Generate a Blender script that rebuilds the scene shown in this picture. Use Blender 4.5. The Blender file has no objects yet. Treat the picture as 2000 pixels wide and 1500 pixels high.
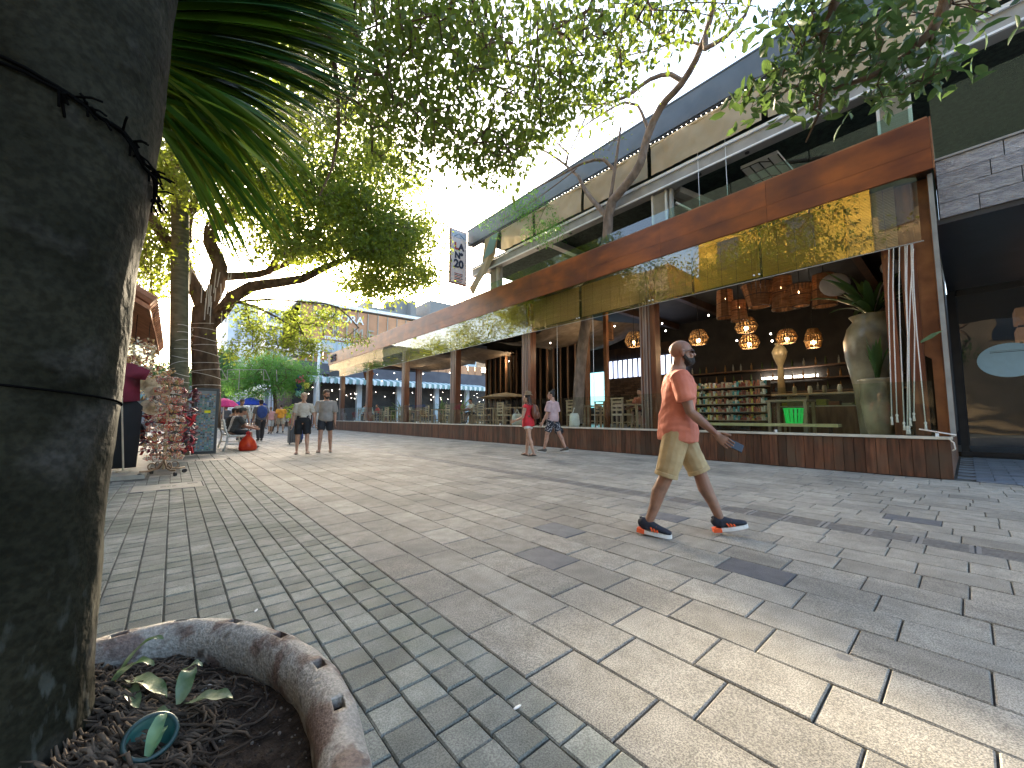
import bpy, math, random
import numpy as np
from mathutils import Vector, Matrix, noise as mnoise
random.seed(7); RNG = np.random.default_rng(11)
R = math.radians
scene = bpy.context.scene
col = scene.collection

# ------------------------------------------------------------------ camera, world, sun, exposure
FPX, CAM_H = 765.0, 1.02                      # focal length in pixels of the 2000 px wide photo
PITCH = math.atan(63.0 / FPX)
cam_d = bpy.data.cameras.new('camera'); cam = bpy.data.objects.new('camera', cam_d); col.objects.link(cam)
cam_d.sensor_width = 36; cam_d.lens = 36 * FPX / 2000; cam_d.clip_start = 0.05; cam_d.clip_end = 600
YAW = R(40.7758)
cam.location = (0, 0, CAM_H); cam.rotation_euler = (R(90) + PITCH, 0, -YAW)
scene.camera = cam

SUN_DIR = Vector((math.sin(R(20)), math.cos(R(20)), math.tan(R(16.5)))).normalized()    # towards the sun: low, ahead and a little to the right
sun_el = math.asin(SUN_DIR.z); sun_az = math.atan2(SUN_DIR.x, SUN_DIR.y)
world = bpy.data.worlds.new('World'); scene.world = world; world.use_nodes = True
wn = world.node_tree; bg = wn.nodes['Background']
sky = wn.nodes.new('ShaderNodeTexSky'); sky.sky_type = 'NISHITA'; sky.sun_disc = False
sky.sun_elevation = sun_el; sky.sun_rotation = sun_az; sky.air_density = 1.0; sky.dust_density = 3.5; sky.ozone_density = 1.0
wn.links.new(sky.outputs[0], bg.inputs[0]); bg.inputs[1].default_value = 0.15
sd = bpy.data.lights.new('sun', 'SUN'); so = bpy.data.objects.new('sun', sd); col.objects.link(so)
sd.energy = 2.8; sd.angle = R(0.6); sd.color = (1.0, 0.84, 0.60)
so.rotation_euler = SUN_DIR.to_track_quat('Z', 'Y').to_euler(); so.location = (0, 0, 30)
scene.view_settings.view_transform = 'Standard'; scene.view_settings.look = 'None'
scene.view_settings.gamma = 1; scene.view_settings.use_curve_mapping = False
scene.view_settings.exposure = 3.02
scene.render.engine = 'CYCLES'
scene.cycles.max_bounces = 8; scene.cycles.transparent_max_bounces = 16
scene.cycles.sample_clamp_indirect = 6
scene.cycles.use_denoising = True

# ------------------------------------------------------------------ surveying helpers (photo pixel -> point of the place)
def ray(u, v):
    x, y, z = (u - 1000) / FPX, -(v - 750) / FPX, -1.0
    f = -z * math.cos(PITCH) - y * math.sin(PITCH)
    up = y * math.cos(PITCH) - z * math.sin(PITCH)
    return Vector((x * math.cos(YAW) + f * math.sin(YAW), f * math.cos(YAW) - x * math.sin(YAW), up))
def at_z(u, v, z=0.0):
    d = ray(u, v); return d * ((z - CAM_H) / d.z) + Vector((0, 0, CAM_H))
def at_x(u, v, X):
    d = ray(u, v); return d * (X / d.x) + Vector((0, 0, CAM_H))
def at_y(u, v, Y):
    d = ray(u, v); return d * (Y / d.y) + Vector((0, 0, CAM_H))
def at_d(u, v, dist):
    d = ray(u, v).normalized(); return d * dist + Vector((0, 0, CAM_H))
def depth_of(P):
    P = Vector(P) - Vector((0, 0, CAM_H))
    f = P.x * math.sin(YAW) + P.y * math.cos(YAW)
    return f * math.cos(PITCH) + P.z * math.sin(PITCH)
def project(P):
    P = Vector(P) - Vector((0, 0, CAM_H))
    f = P.x * math.sin(YAW) + P.y * math.cos(YAW); x = P.x * math.cos(YAW) - P.y * math.sin(YAW)
    zc = f * math.cos(PITCH) + P.z * math.sin(PITCH); yc = P.z * math.cos(PITCH) - f * math.sin(PITCH)
    return (1000 + FPX * x / zc, 750 - FPX * yc / zc) if zc > 0.05 else (-9999, -9999)

# ------------------------------------------------------------------ materials
def _n(nt, t, **kw):
    n = nt.nodes.new(t)
    for k, v in kw.items(): setattr(n, k, v)
    return n
def lerp3(a, b, t): return tuple(a[i] + (b[i] - a[i]) * t for i in range(3))
def mat(name, c1, c2=None, scale=4.0, rough=0.6, bump=0.0, bscale=None, metal=0.0, spec=0.5, stretch=(1, 1, 1),
        tint=0.0, coat=0.0, detail=5.0, speck=None, speck_scale=300.0, speck_w=0.5, trans=0.0, emit=None, estr=0.0,
        contrast=(0.35, 0.65), stain=None, stain_scale=1.2, stain_at=(0.5, 0.7), alpha=1.0, bdist=0.02, island=True, world_co=False, spots=None):
    m = bpy.data.materials.new(name); m.use_nodes = True; nt = m.node_tree; L = nt.links
    b = nt.nodes['Principled BSDF']
    tc = _n(nt, 'ShaderNodeTexCoord'); mp = _n(nt, 'ShaderNodeMapping'); mp.inputs['Scale'].default_value = stretch
    oi = _n(nt, 'ShaderNodeObjectInfo'); geo = _n(nt, 'ShaderNodeNewGeometry')
    CO = geo.outputs['Position'] if world_co else tc.outputs['Object']
    L.new(CO, mp.inputs['Vector'])
    add = _n(nt, 'ShaderNodeMath', operation='ADD'); L.new(oi.outputs['Random'], add.inputs[0]); L.new(geo.outputs['Random Per Island'], add.inputs[1])
    fr = _n(nt, 'ShaderNodeMath', operation='FRACT'); L.new(add.outputs[0], fr.inputs[0])
    c2 = c2 or tuple(min(1, x * 1.15) for x in c1)
    nz = _n(nt, 'ShaderNodeTexNoise'); nz.inputs['Scale'].default_value = scale; nz.inputs['Detail'].default_value = detail
    L.new(mp.outputs[0], nz.inputs['Vector'])
    rp = _n(nt, 'ShaderNodeValToRGB'); rp.color_ramp.elements[0].position = contrast[0]; rp.color_ramp.elements[1].position = contrast[1]
    rp.color_ramp.elements[0].color = (*c1, 1); rp.color_ramp.elements[1].color = (*c2, 1)
    L.new(nz.outputs['Fac'], rp.inputs[0]); c = rp.outputs[0]
    def mixc(a, bcol, fac, mode='MIX'):
        mx = _n(nt, 'ShaderNodeMix', data_type='RGBA', blend_type=mode)
        if isinstance(fac, float): mx.inputs[0].default_value = fac
        else: L.new(fac, mx.inputs[0])
        L.new(a, mx.inputs[6])
        if isinstance(bcol, tuple): mx.inputs[7].default_value = (*bcol, 1)
        else: L.new(bcol, mx.inputs[7])
        return mx.outputs[2]
    if stain:
        n2 = _n(nt, 'ShaderNodeTexNoise'); n2.inputs['Scale'].default_value = stain_scale; n2.inputs['Detail'].default_value = 6
        L.new(CO, n2.inputs['Vector'])
        mr = _n(nt, 'ShaderNodeMapRange'); mr.inputs[1].default_value = stain_at[0]; mr.inputs[2].default_value = stain_at[1]
        L.new(n2.outputs['Fac'], mr.inputs[0]); c = mixc(c, stain, mr.outputs[0])
    if speck:
        n3 = _n(nt, 'ShaderNodeTexNoise'); n3.inputs['Scale'].default_value = speck_scale; n3.inputs['Detail'].default_value = 2
        L.new(CO, n3.inputs['Vector'])
        r3 = _n(nt, 'ShaderNodeValToRGB'); r3.color_ramp.elements[0].position = 0.38; r3.color_ramp.elements[1].position = 0.62
        r3.color_ramp.elements[0].color = (*speck[0], 1); r3.color_ramp.elements[1].color = (*speck[1], 1)
        L.new(n3.outputs['Fac'], r3.inputs[0]); c = mixc(c, r3.outputs[0], speck_w, 'MULTIPLY')
    if spots:
        vo = _n(nt, 'ShaderNodeTexVoronoi'); vo.inputs['Scale'].default_value = spots[0]; L.new(CO, vo.inputs['Vector'])
        m1 = _n(nt, 'ShaderNodeMapRange'); m1.inputs[1].default_value = .085; m1.inputs[2].default_value = .065; L.new(vo.outputs['Distance'], m1.inputs[0])
        sx = _n(nt, 'ShaderNodeSeparateColor'); L.new(vo.outputs['Color'], sx.inputs[0]); g1 = _n(nt, 'ShaderNodeMath', operation='GREATER_THAN'); g1.inputs[1].default_value = spots[1]; L.new(sx.outputs[0], g1.inputs[0])
        m2 = _n(nt, 'ShaderNodeMath', operation='MULTIPLY'); L.new(m1.outputs[0], m2.inputs[0]); L.new(g1.outputs[0], m2.inputs[1]); m3 = _n(nt, 'ShaderNodeMath', operation='MULTIPLY'); L.new(m2.outputs[0], m3.inputs[0]); m3.inputs[1].default_value = .75
        c = mixc(c, spots[2], m3.outputs[0])
    if tint > 0:
        mr = _n(nt, 'ShaderNodeMapRange'); mr.inputs[3].default_value = 1 - tint; mr.inputs[4].default_value = 1 + tint
        L.new(fr.outputs[0] if island else oi.outputs['Random'], mr.inputs[0])
        vm = _n(nt, 'ShaderNodeVectorMath', operation='SCALE'); L.new(c, vm.inputs[0]); L.new(mr.outputs[0], vm.inputs['Scale']); c = vm.outputs[0]
    L.new(c, b.inputs['Base Color'])
    b.inputs['Roughness'].default_value = rough; b.inputs['Metallic'].default_value = metal
    b.inputs['Specular IOR Level'].default_value = spec; b.inputs['Coat Weight'].default_value = coat; b.inputs['Coat Roughness'].default_value = 0.15
    if emit: b.inputs['Emission Color'].default_value = (*emit, 1); b.inputs['Emission Strength'].default_value = estr
    if bump > 0:
        n4 = _n(nt, 'ShaderNodeTexNoise'); n4.inputs['Scale'].default_value = bscale or scale * 4; n4.inputs['Detail'].default_value = 6
        L.new(mp.outputs[0], n4.inputs['Vector'])
        bp = _n(nt, 'ShaderNodeBump'); bp.inputs['Strength'].default_value = bump; bp.inputs['Distance'].default_value = bdist
        L.new(n4.outputs['Fac'], bp.inputs['Height']); L.new(bp.outputs[0], b.inputs['Normal'])
    if trans > 0:
        tl = _n(nt, 'ShaderNodeBsdfTranslucent'); L.new(c, tl.inputs['Color'])
        ms = _n(nt, 'ShaderNodeMixShader'); ms.inputs[0].default_value = trans
        L.new(b.outputs[0], ms.inputs[1]); L.new(tl.outputs[0], ms.inputs[2])
        L.new(ms.outputs[0], nt.nodes['Material Output'].inputs[0])
    return m
def leafmat(name, dark, light, tr_col, trans=0.45, rough=0.35):
    m = bpy.data.materials.new(name); m.use_nodes = True; nt = m.node_tree; L = nt.links
    b = nt.nodes['Principled BSDF']; geo = _n(nt, 'ShaderNodeNewGeometry')
    rp = _n(nt, 'ShaderNodeValToRGB'); rp.color_ramp.elements[0].color = (*dark, 1); rp.color_ramp.elements[1].color = (*light, 1); b.inputs['Specular IOR Level'].default_value = .25
    e = rp.color_ramp.elements.new(0.6); e.color = (*lerp3(dark, light, 0.45), 1)
    L.new(geo.outputs['Random Per Island'], rp.inputs[0]); L.new(rp.outputs[0], b.inputs['Base Color'])
    b.inputs['Roughness'].default_value = rough
    tl = _n(nt, 'ShaderNodeBsdfTranslucent')
    mx = _n(nt, 'ShaderNodeMix', data_type='RGBA', blend_type='MIX'); mx.inputs[0].default_value = 0.25
    mx.inputs[6].default_value = (*tr_col, 1); L.new(rp.outputs[0], mx.inputs[7]); L.new(mx.outputs[2], tl.inputs[0])
    ms = _n(nt, 'ShaderNodeMixShader'); ms.inputs[0].default_value = trans
    L.new(b.outputs[0], ms.inputs[1]); L.new(tl.outputs[0], ms.inputs[2]); L.new(ms.outputs[0], nt.nodes['Material Output'].inputs[0])
    return m
def glassmat(name, tint=(0.9, 0.95, 0.93), refl=0.06, ior=1.7, rough=0.0, gcol=(1, 1, 1), wav=0.0):
    m = bpy.data.materials.new(name); m.use_nodes = True; nt = m.node_tree; L = nt.links
    nt.nodes.remove(nt.nodes['Principled BSDF'])
    tp = _n(nt, 'ShaderNodeBsdfTransparent'); tp.inputs[0].default_value = (*tint, 1)
    gl = _n(nt, 'ShaderNodeBsdfGlossy'); gl.inputs['Roughness'].default_value = rough; gl.inputs[0].default_value = (*gcol, 1)
    fr = _n(nt, 'ShaderNodeFresnel'); fr.inputs['IOR'].default_value = ior
    ad = _n(nt, 'ShaderNodeMath', operation='ADD', use_clamp=True); ad.inputs[1].default_value = refl
    L.new(fr.outputs[0], ad.inputs[0])
    if wav > 0:
        tc = _n(nt, 'ShaderNodeTexCoord'); nz = _n(nt, 'ShaderNodeTexNoise'); nz.inputs['Scale'].default_value = 1.1; nz.inputs['Detail'].default_value = 1
        L.new(tc.outputs['Object'], nz.inputs['Vector'])
        bp = _n(nt, 'ShaderNodeBump'); bp.inputs['Strength'].default_value = wav; bp.inputs['Distance'].default_value = 0.05
        L.new(nz.outputs['Fac'], bp.inputs['Height']); L.new(bp.outputs[0], gl.inputs['Normal'])
    ge = _n(nt, 'ShaderNodeNewGeometry'); iv = _n(nt, 'ShaderNodeMath', operation='SUBTRACT'); iv.inputs[0].default_value = 1; L.new(ge.outputs['Backfacing'], iv.inputs[1])
    mu = _n(nt, 'ShaderNodeMath', operation='MULTIPLY'); L.new(ad.outputs[0], mu.inputs[0]); L.new(iv.outputs[0], mu.inputs[1])      # the pane reflects once, on its outer face
    ms = _n(nt, 'ShaderNodeMixShader'); L.new(mu.outputs[0], ms.inputs[0]); L.new(tp.outputs[0], ms.inputs[1]); L.new(gl.outputs[0], ms.inputs[2])
    L.new(ms.outputs[0], nt.nodes['Material Output'].inputs[0])
    return m
def palette(name, cols, rough=0.5, spec=0.5, metal=0.0, trans=0.0):      # each loose piece takes one of the colours
    m = bpy.data.materials.new(name); m.use_nodes = True; nt = m.node_tree; L = nt.links
    b = nt.nodes['Principled BSDF']; geo = _n(nt, 'ShaderNodeNewGeometry')
    rp = _n(nt, 'ShaderNodeValToRGB'); cr = rp.color_ramp; cr.interpolation = 'CONSTANT'
    cr.elements[0].color = (*cols[0], 1); cr.elements[1].position = 1 / len(cols); cr.elements[1].color = (*cols[1], 1)
    for i, c in enumerate(cols[2:], 2):
        e = cr.elements.new(i / len(cols)); e.color = (*c, 1)
    L.new(geo.outputs['Random Per Island'], rp.inputs[0]); L.new(rp.outputs[0], b.inputs['Base Color'])
    b.inputs['Roughness'].default_value = rough; b.inputs['Metallic'].default_value = metal; b.inputs['Specular IOR Level'].default_value = spec
    return m
def stripes(name, c1, c2, axis=1, period=0.3, rough=0.8, trans=0.0, bump=0.0):
    m = bpy.data.materials.new(name); m.use_nodes = True; nt = m.node_tree; L = nt.links
    b = nt.nodes['Principled BSDF']; tc = _n(nt, 'ShaderNodeTexCoord'); sx = _n(nt, 'ShaderNodeSeparateXYZ'); L.new(tc.outputs['Object'], sx.inputs[0])
    d = _n(nt, 'ShaderNodeMath', operation='DIVIDE'); L.new(sx.outputs[axis], d.inputs[0]); d.inputs[1].default_value = period
    f = _n(nt, 'ShaderNodeMath', operation='FRACT'); L.new(d.outputs[0], f.inputs[0])
    g = _n(nt, 'ShaderNodeMath', operation='GREATER_THAN'); L.new(f.outputs[0], g.inputs[0]); g.inputs[1].default_value = 0.5
    mx = _n(nt, 'ShaderNodeMix', data_type='RGBA'); L.new(g.outputs[0], mx.inputs[0]); mx.inputs[6].default_value = (*c1, 1); mx.inputs[7].default_value = (*c2, 1)
    L.new(mx.outputs[2], b.inputs['Base Color']); b.inputs['Roughness'].default_value = rough
    if trans:
        tl = _n(nt, 'ShaderNodeBsdfTranslucent'); L.new(mx.outputs[2], tl.inputs[0]); ms = _n(nt, 'ShaderNodeMixShader'); ms.inputs[0].default_value = trans
        L.new(b.outputs[0], ms.inputs[1]); L.new(tl.outputs[0], ms.inputs[2]); L.new(ms.outputs[0], nt.nodes['Material Output'].inputs[0])
    return m

# ------------------------------------------------------------------ mesh collecting
class MB:
    def __init__(s): s.v = []; s.f = []; s.mi = []
    def add(s, vs, fs, mi=0):
        k = len(s.v); s.v.extend([tuple(p) for p in vs]); s.f.extend([tuple(i + k for i in f) for f in fs]); s.mi.extend([mi] * len(fs)); return s
    def box(s, x0, x1, y0, y1, z0, z1, mi=0):
        return s.add([(x0, y0, z0), (x1, y0, z0), (x1, y1, z0), (x0, y1, z0), (x0, y0, z1), (x1, y0, z1), (x1, y1, z1), (x0, y1, z1)],
                     [(0, 3, 2, 1), (4, 5, 6, 7), (0, 1, 5, 4), (1, 2, 6, 5), (2, 3, 7, 6), (3, 0, 4, 7)], mi)
    def slab(s, x0, x1, y0, y1, z0, z1, c=0.006, dz=(0, 0, 0, 0)):     # box with a chamfered top edge (a paver)
        t = z1; q = t - c
        vs = [(x0, y0, z0), (x1, y0, z0), (x1, y1, z0), (x0, y1, z0), (x0, y0, q), (x1, y0, q), (x1, y1, q), (x0, y1, q),
              (x0 + c, y0 + c, t + dz[0]), (x1 - c, y0 + c, t + dz[1]), (x1 - c, y1 - c, t + dz[2]), (x0 + c, y1 - c, t + dz[3])]
        return s.add(vs, [(8, 9, 10, 11), (4, 5, 9, 8), (5, 6, 10, 9), (6, 7, 11, 10), (7, 4, 8, 11), (0, 1, 5, 4), (1, 2, 6, 5), (2, 3, 7, 6), (3, 0, 4, 7)])
    def bar(s, a, b, w, h=None, mi=0, up=(0, 0, 1)):                   # rectangular bar from a to b
        a, b = Vector(a), Vector(b); h = h or w; d = (b - a).normalized(); u = Vector(up)
        if abs(d.dot(u)) > 0.98: u = Vector((1, 0, 0)) if abs(d.x) < 0.9 else Vector((0, 1, 0))
        sx = d.cross(u).normalized() * w / 2; sy = sx.cross(d).normalized() * h / 2
        vs = [a - sx - sy, a + sx - sy, a + sx + sy, a - sx + sy, b - sx - sy, b + sx - sy, b + sx + sy, b - sx + sy]
        return s.add(vs, [(0, 1, 2, 3), (7, 6, 5, 4), (1, 0, 4, 5), (2, 1, 5, 6), (3, 2, 6, 7), (0, 3, 7, 4)], mi)
    def tube(s, pts, rad, n=8, mi=0, cap=True, closed=False):
        pts = [Vector(p) for p in pts]; m = len(pts)
        if not hasattr(rad, '__len__'): rad = [rad] * m
        ref = None; rings = []
        for i, p in enumerate(pts):
            a = pts[(i - 1) % m] if (closed or i > 0) else p; b = pts[(i + 1) % m] if (closed or i < m - 1) else p
            d = (b - a)
            d = d.normalized() if d.length > 1e-9 else Vector((0, 0, 1))
            if ref is None: ref = Vector((0, 0, 1)) if abs(d.z) < 0.9 else Vector((1, 0, 0))
            ref = (ref - d * ref.dot(d)); ref = ref.normalized() if ref.length > 1e-6 else d.orthogonal().normalized()
            o = d.cross(ref); r = rad[i]
            rings.append([p + (ref * math.cos(2 * math.pi * k / n) + o * math.sin(2 * math.pi * k / n)) * r for k in range(n)])
        vs = [q for r_ in rings for q in r_]; fs = []
        for i in range(m if closed else m - 1):
            j = (i + 1) % m
            for k in range(n): fs.append((i * n + k, i * n + (k + 1) % n, j * n + (k + 1) % n, j * n + k))
        if cap and not closed: fs.append(tuple(range(n - 1, -1, -1))); fs.append(tuple((m - 1) * n + k for k in range(n)))
        return s.add(vs, fs, mi)
    def lathe(s, prof, c=(0, 0, 0), n=24, mi=0, cap=True):             # prof: (r, z)
        vs = []; fs = []; m = len(prof)
        for r, z in prof:
            for k in range(n):
                t = 2 * math.pi * k / n; vs.append((c[0] + r * math.cos(t), c[1] + r * math.sin(t), c[2] + z))
        for i in range(m - 1):
            for k in range(n): fs.append((i * n + k, i * n + (k + 1) % n, (i + 1) * n + (k + 1) % n, (i + 1) * n + k))
        if cap: fs.append(tuple(range(n - 1, -1, -1))); fs.append(tuple((m - 1) * n + k for k in range(n)))
        return s.add(vs, fs, mi)
    def ell(s, c, r, nu=12, nv=8, mi=0, M=None):
        vs = []; fs = []; c = Vector(c)
        if not hasattr(r, '__len__'): r = (r, r, r)
        for j in range(1, nv):
            ph = math.pi * j / nv
            for i in range(nu):
                t = 2 * math.pi * i / nu; q = Vector((r[0] * math.sin(ph) * math.cos(t), r[1] * math.sin(ph) * math.sin(t), r[2] * math.cos(ph)))
                vs.append(c + (M @ q if M else q))
        top = len(vs); q = Vector((0, 0, r[2])); vs.append(c + (M @ q if M else q)); vs.append(c - (M @ q if M else q))
        for j in range(nv - 2):
            for i in range(nu): fs.append((j * nu + i, (j + 1) * nu + i, (j + 1) * nu + (i + 1) % nu, j * nu + (i + 1) % nu))
        for i in range(nu): fs.append((top, i, (i + 1) % nu)); fs.append((top + 1, (nv - 2) * nu + (i + 1) % nu, (nv - 2) * nu + i))
        return s.add(vs, fs, mi)
    def poly(s, pts, mi=0): return s.add(pts, [tuple(range(len(pts)))], mi)
    def prism(s, pts, off, mi=0):                                      # closed outline pushed along off
        n = len(pts); pts = [Vector(p) for p in pts]; off = Vector(off)
        return s.add(pts + [p + off for p in pts], [tuple(range(n))[::-1], tuple(range(n, 2 * n))] + [(i, (i + 1) % n, n + (i + 1) % n, n + i) for i in range(n)], mi)
    def mesh(s, name='mesh', smooth=False):
        me = bpy.data.meshes.new(name); me.from_pydata(s.v, [], s.f)
        if smooth: me.polygons.foreach_set('use_smooth', [True] * len(me.polygons))
        if any(s.mi): me.polygons.foreach_set('material_index', s.mi)
        me.update(); return me

def link(name, me, mats=None, parent=None, local=False, loc=None):
    o = bpy.data.objects.new(name, me); col.objects.link(o)
    if mats is not None and len(me.materials) == 0:
        for m_ in (mats if isinstance(mats, (list, tuple)) else [mats]): me.materials.append(m_)
    if parent is not None:
        o.parent = parent
        if not local: o.matrix_parent_inverse = Matrix.Translation(-Vector(parent.get('_at', parent.location)))
    if loc is not None: o.location = loc
    return o
def build(name, mb, m, parent=None, local=False, smooth=False, kind=None, label=None):
    o = link(name, mb.mesh(name, smooth), m, parent, local)
    if kind: o['kind'] = kind
    if label: o['label'] = label
    return o
def tag(o, label, cat, group=None, kind=None):
    o['label'] = label; o['category'] = cat
    if group: o['group'] = group
    if kind: o['kind'] = kind
    return o
def thing(name, label, cat, loc=(0, 0, 0), group=None, rz=0.0):
    o = bpy.data.objects.new(name, None); col.objects.link(o); o.location = loc; o.rotation_euler = (0, 0, rz); o.empty_display_size = 0.2
    return tag(o, label, cat, group)
def struct(name, mb, m, smooth=False):
    o = build(name, mb, m, smooth=smooth); o['kind'] = 'structure'; return o
def copy_tree(o, loc, rz, label, parent=None):
    kids = [c for c in bpy.data.objects if c.parent == o]
    return _copy(o, loc, rz, label)
def _kids(o): return [c for c in col.objects if c.parent == o]
def _copy(o, loc, rz, label):
    c = o.copy(); col.objects.link(c); c.location = loc; c.rotation_euler = (0, 0, rz); c['label'] = label
    for k in _kids(o):
        d = k.copy(); col.objects.link(d); d.parent = c
        for g in _kids(k):
            e = g.copy(); col.objects.link(e); e.parent = d
    return c
def np_mesh(name, V, F):                       # V (n,3), F (m,4) arrays
    me = bpy.data.meshes.new(name); V = np.asarray(V, dtype=np.float32); F = np.asarray(F, dtype=np.int32); k = F.shape[1]
    me.vertices.add(len(V)); me.vertices.foreach_set('co', V.ravel())
    me.loops.add(F.size); me.loops.foreach_set('vertex_index', F.ravel())
    me.polygons.add(len(F)); me.polygons.foreach_set('loop_start', np.arange(len(F), dtype=np.int32) * k)
    me.update(calc_edges=True); me.validate(); return me
def text_mesh(body, size, depth=0.01, bold=0.0, align='CENTER'):
    cu = bpy.data.curves.new('lettering', 'FONT'); cu.body = body; cu.size = size; cu.extrude = depth; cu.align_x = align; cu.align_y = 'CENTER'; cu.offset = bold
    o = bpy.data.objects.new('tmp', cu); col.objects.link(o); dg = bpy.context.evaluated_depsgraph_get()
    me = bpy.data.meshes.new_from_object(o.evaluated_get(dg)); bpy.data.objects.remove(o); me.materials.clear(); return me
def letters(name, body, size, M, m, parent, depth=0.01, bold=0.0, align='CENTER'):
    me = text_mesh(body, size, depth, bold, align); me.transform(M)
    return link(name, me, m, parent)

WS = bpy.data.scenes.new('workshop')                    # an empty side scene in which voxel shapes and cuts are worked out
def bake(me, mods):
    o = bpy.data.objects.new('tmp', me); WS.collection.objects.link(o)
    for ty, kw in mods:
        m = o.modifiers.new('m', ty)
        for k, v in kw.items(): setattr(m, k, v)
    vl = WS.view_layers[0]; vl.update(); out = bpy.data.meshes.new_from_object(o.evaluated_get(vl.depsgraph)); bpy.data.objects.remove(o); return out
# ------------------------------------------------------------------ the materials of the place
W = {}
W['joint'] = mat('joint sand', (0.06, 0.057, 0.05), (0.11, 0.104, 0.092), 30, 0.95, 0.3, 90)
W['paver'] = mat('grey granite concrete paver', (0.275, 0.257, 0.222), (0.355, 0.333, 0.292), 9, 0.8, 0.5, 260, tint=0.17, speck=((0.42, 0.42, 0.43), (1.35, 1.33, 1.28)), speck_scale=190, speck_w=0.75, spec=.3, stain=(0.165, 0.158, 0.145), stain_scale=1.1, stain_at=(0.46, 0.78), bdist=0.004, world_co=True, spots=(2.6, .72, (.16, .16, .16)))
W['paver_dark'] = mat('dark blue grey paver', (0.105, 0.108, 0.118), (0.15, 0.152, 0.16), 9, 0.6, 0.5, 260, speck=((0.55, 0.55, 0.56), (1.25, 1.25, 1.25)), speck_scale=190, speck_w=0.6, tint=0.1, bdist=0.004)
W['block'] = mat('small greenish grey paving block', (0.16, 0.17, 0.15), (0.25, 0.258, 0.23), 7, 0.75, 0.6, 200, spec=.35, tint=0.25, speck=((0.5, 0.5, 0.5), (1.3, 1.3, 1.28)), speck_scale=170, speck_w=0.6, stain=(0.12, 0.135, 0.11), stain_scale=1.3, stain_at=(0.46, 0.72), bdist=0.004, world_co=True)
W['block_blue'] = mat('blue grey threshold paver', (0.12, 0.14, 0.17), (0.2, 0.22, 0.25), 7, 0.55, 0.3, 120, tint=0.2)
W['slab'] = mat('beige stone slab', (0.30, 0.265, 0.21), (0.38, 0.34, 0.275), 8, 0.7, 0.3, 90, tint=0.1)
W['cover'] = mat('concrete utility cover', (0.27, 0.26, 0.22), (0.33, 0.315, 0.27), 8, 0.75, 0.3, 100)
W['grate'] = mat('grooved drain stone', (0.16, 0.155, 0.15), (0.22, 0.21, 0.2), 20, 0.6, 0.3, 100, tint=0.08)
W['far_pave'] = mat('far paving', (0.22, 0.21, 0.195), (0.31, 0.3, 0.275), 1.5, 0.7, 0.2, 40)
W['plank'] = mat('reddish hardwood plank', (0.065, 0.026, 0.014), (0.165, 0.066, 0.034), 3.0, 0.42, 0.35, 14, stretch=(6, 6, 0.7), tint=0.42, stain=(0.10, 0.06, 0.038), stain_scale=2.2, stain_at=(0.45, 0.7), bdist=0.005, world_co=True)
W['fascia'] = mat('varnished orange veneer', (0.11, 0.027, 0.008), (0.35, 0.095, 0.018), 1.6, 0.5, 0.12, 8, stretch=(1, 0.55, 1.6), tint=0.16, coat=0.06, spec=.3, stain=(0.085, 0.026, 0.016), stain_scale=0.9, stain_at=(0.5, 0.78), contrast=(0.3, 0.7), bdist=0.004)
W['post'] = mat('dark varnished post wood', (0.09, 0.027, 0.013), (0.19, 0.062, 0.028), 2, 0.35, 0.2, 20, stretch=(8, 8, 0.6), tint=0.3, coat=0.2, bdist=0.003)
W['post_strip'] = mat('pale mauve wood strip', (0.22, 0.15, 0.125), (0.34, 0.245, 0.21), 2, 0.45, 0.2, 20, stretch=(8, 8, 0.6), tint=0.3, bdist=0.003)
W['pier'] = mat('rusty orange pier', (0.15, 0.05, 0.02), (0.32, 0.13, 0.05), 2.4, 0.45, 0.25, 18, stain=(0.1, 0.04, 0.025), stain_scale=1.6, stain_at=(0.5, 0.75), bdist=0.004)
W['ledge'] = mat('cream ledge', (0.52, 0.48, 0.40), (0.66, 0.61, 0.52), 4, 0.5, 0.1, 30)
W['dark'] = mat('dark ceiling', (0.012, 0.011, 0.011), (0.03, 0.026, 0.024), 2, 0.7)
W['dark_wood'] = mat('dark interior wood', (0.035, 0.018, 0.011), (0.075, 0.04, 0.024), 3, 0.5, 0.2, 20, tint=0.3)
W['brown_wood'] = mat('brown slat wood', (0.12, 0.06, 0.032), (0.22, 0.12, 0.065), 3, 0.5, 0.2, 20, stretch=(6, 6, 0.8), tint=0.25)
W['table_wood'] = mat('pale table wood', (0.32, 0.23, 0.14), (0.46, 0.35, 0.23), 3, 0.45, 0.2, 20, tint=0.15)
W['floor_in'] = mat('restaurant floor tile', (0.10, 0.085, 0.07), (0.16, 0.14, 0.115), 3, 0.3)
W['cream'] = mat('cream fabric', (0.50, 0.41, 0.29), (0.62, 0.52, 0.38), 5, 0.85, 0.3, 30, trans=0.25, tint=0.06)
W['sail'] = mat('brown sail fabric', (0.13, 0.095, 0.065), (0.21, 0.155, 0.11), 4, 0.85, 0.3, 20, trans=0.25)
W['steel_blue'] = mat('blue grey roof metal', (0.075, 0.10, 0.125), (0.105, 0.13, 0.155), 2, 0.4, 0.05, 10, tint=0.05)
W['beam_white'] = mat('pale grey painted beam', (0.24, 0.235, 0.225), (0.33, 0.325, 0.31), 3, 0.45, 0.1, 20)
W['edge_white'] = mat('white metal edge', (0.72, 0.74, 0.76), (0.8, 0.82, 0.84), 3, 0.3)
W['louvre'] = mat('white louvre slat', (0.55, 0.53, 0.48), (0.66, 0.64, 0.58), 3, 0.5, tint=0.08)
W['green_dark'] = mat('dark green planted ceiling', (0.006, 0.018, 0.015), (0.03, 0.055, 0.042), 9, 0.9, 0.8, 40, bdist=0.05)
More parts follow.
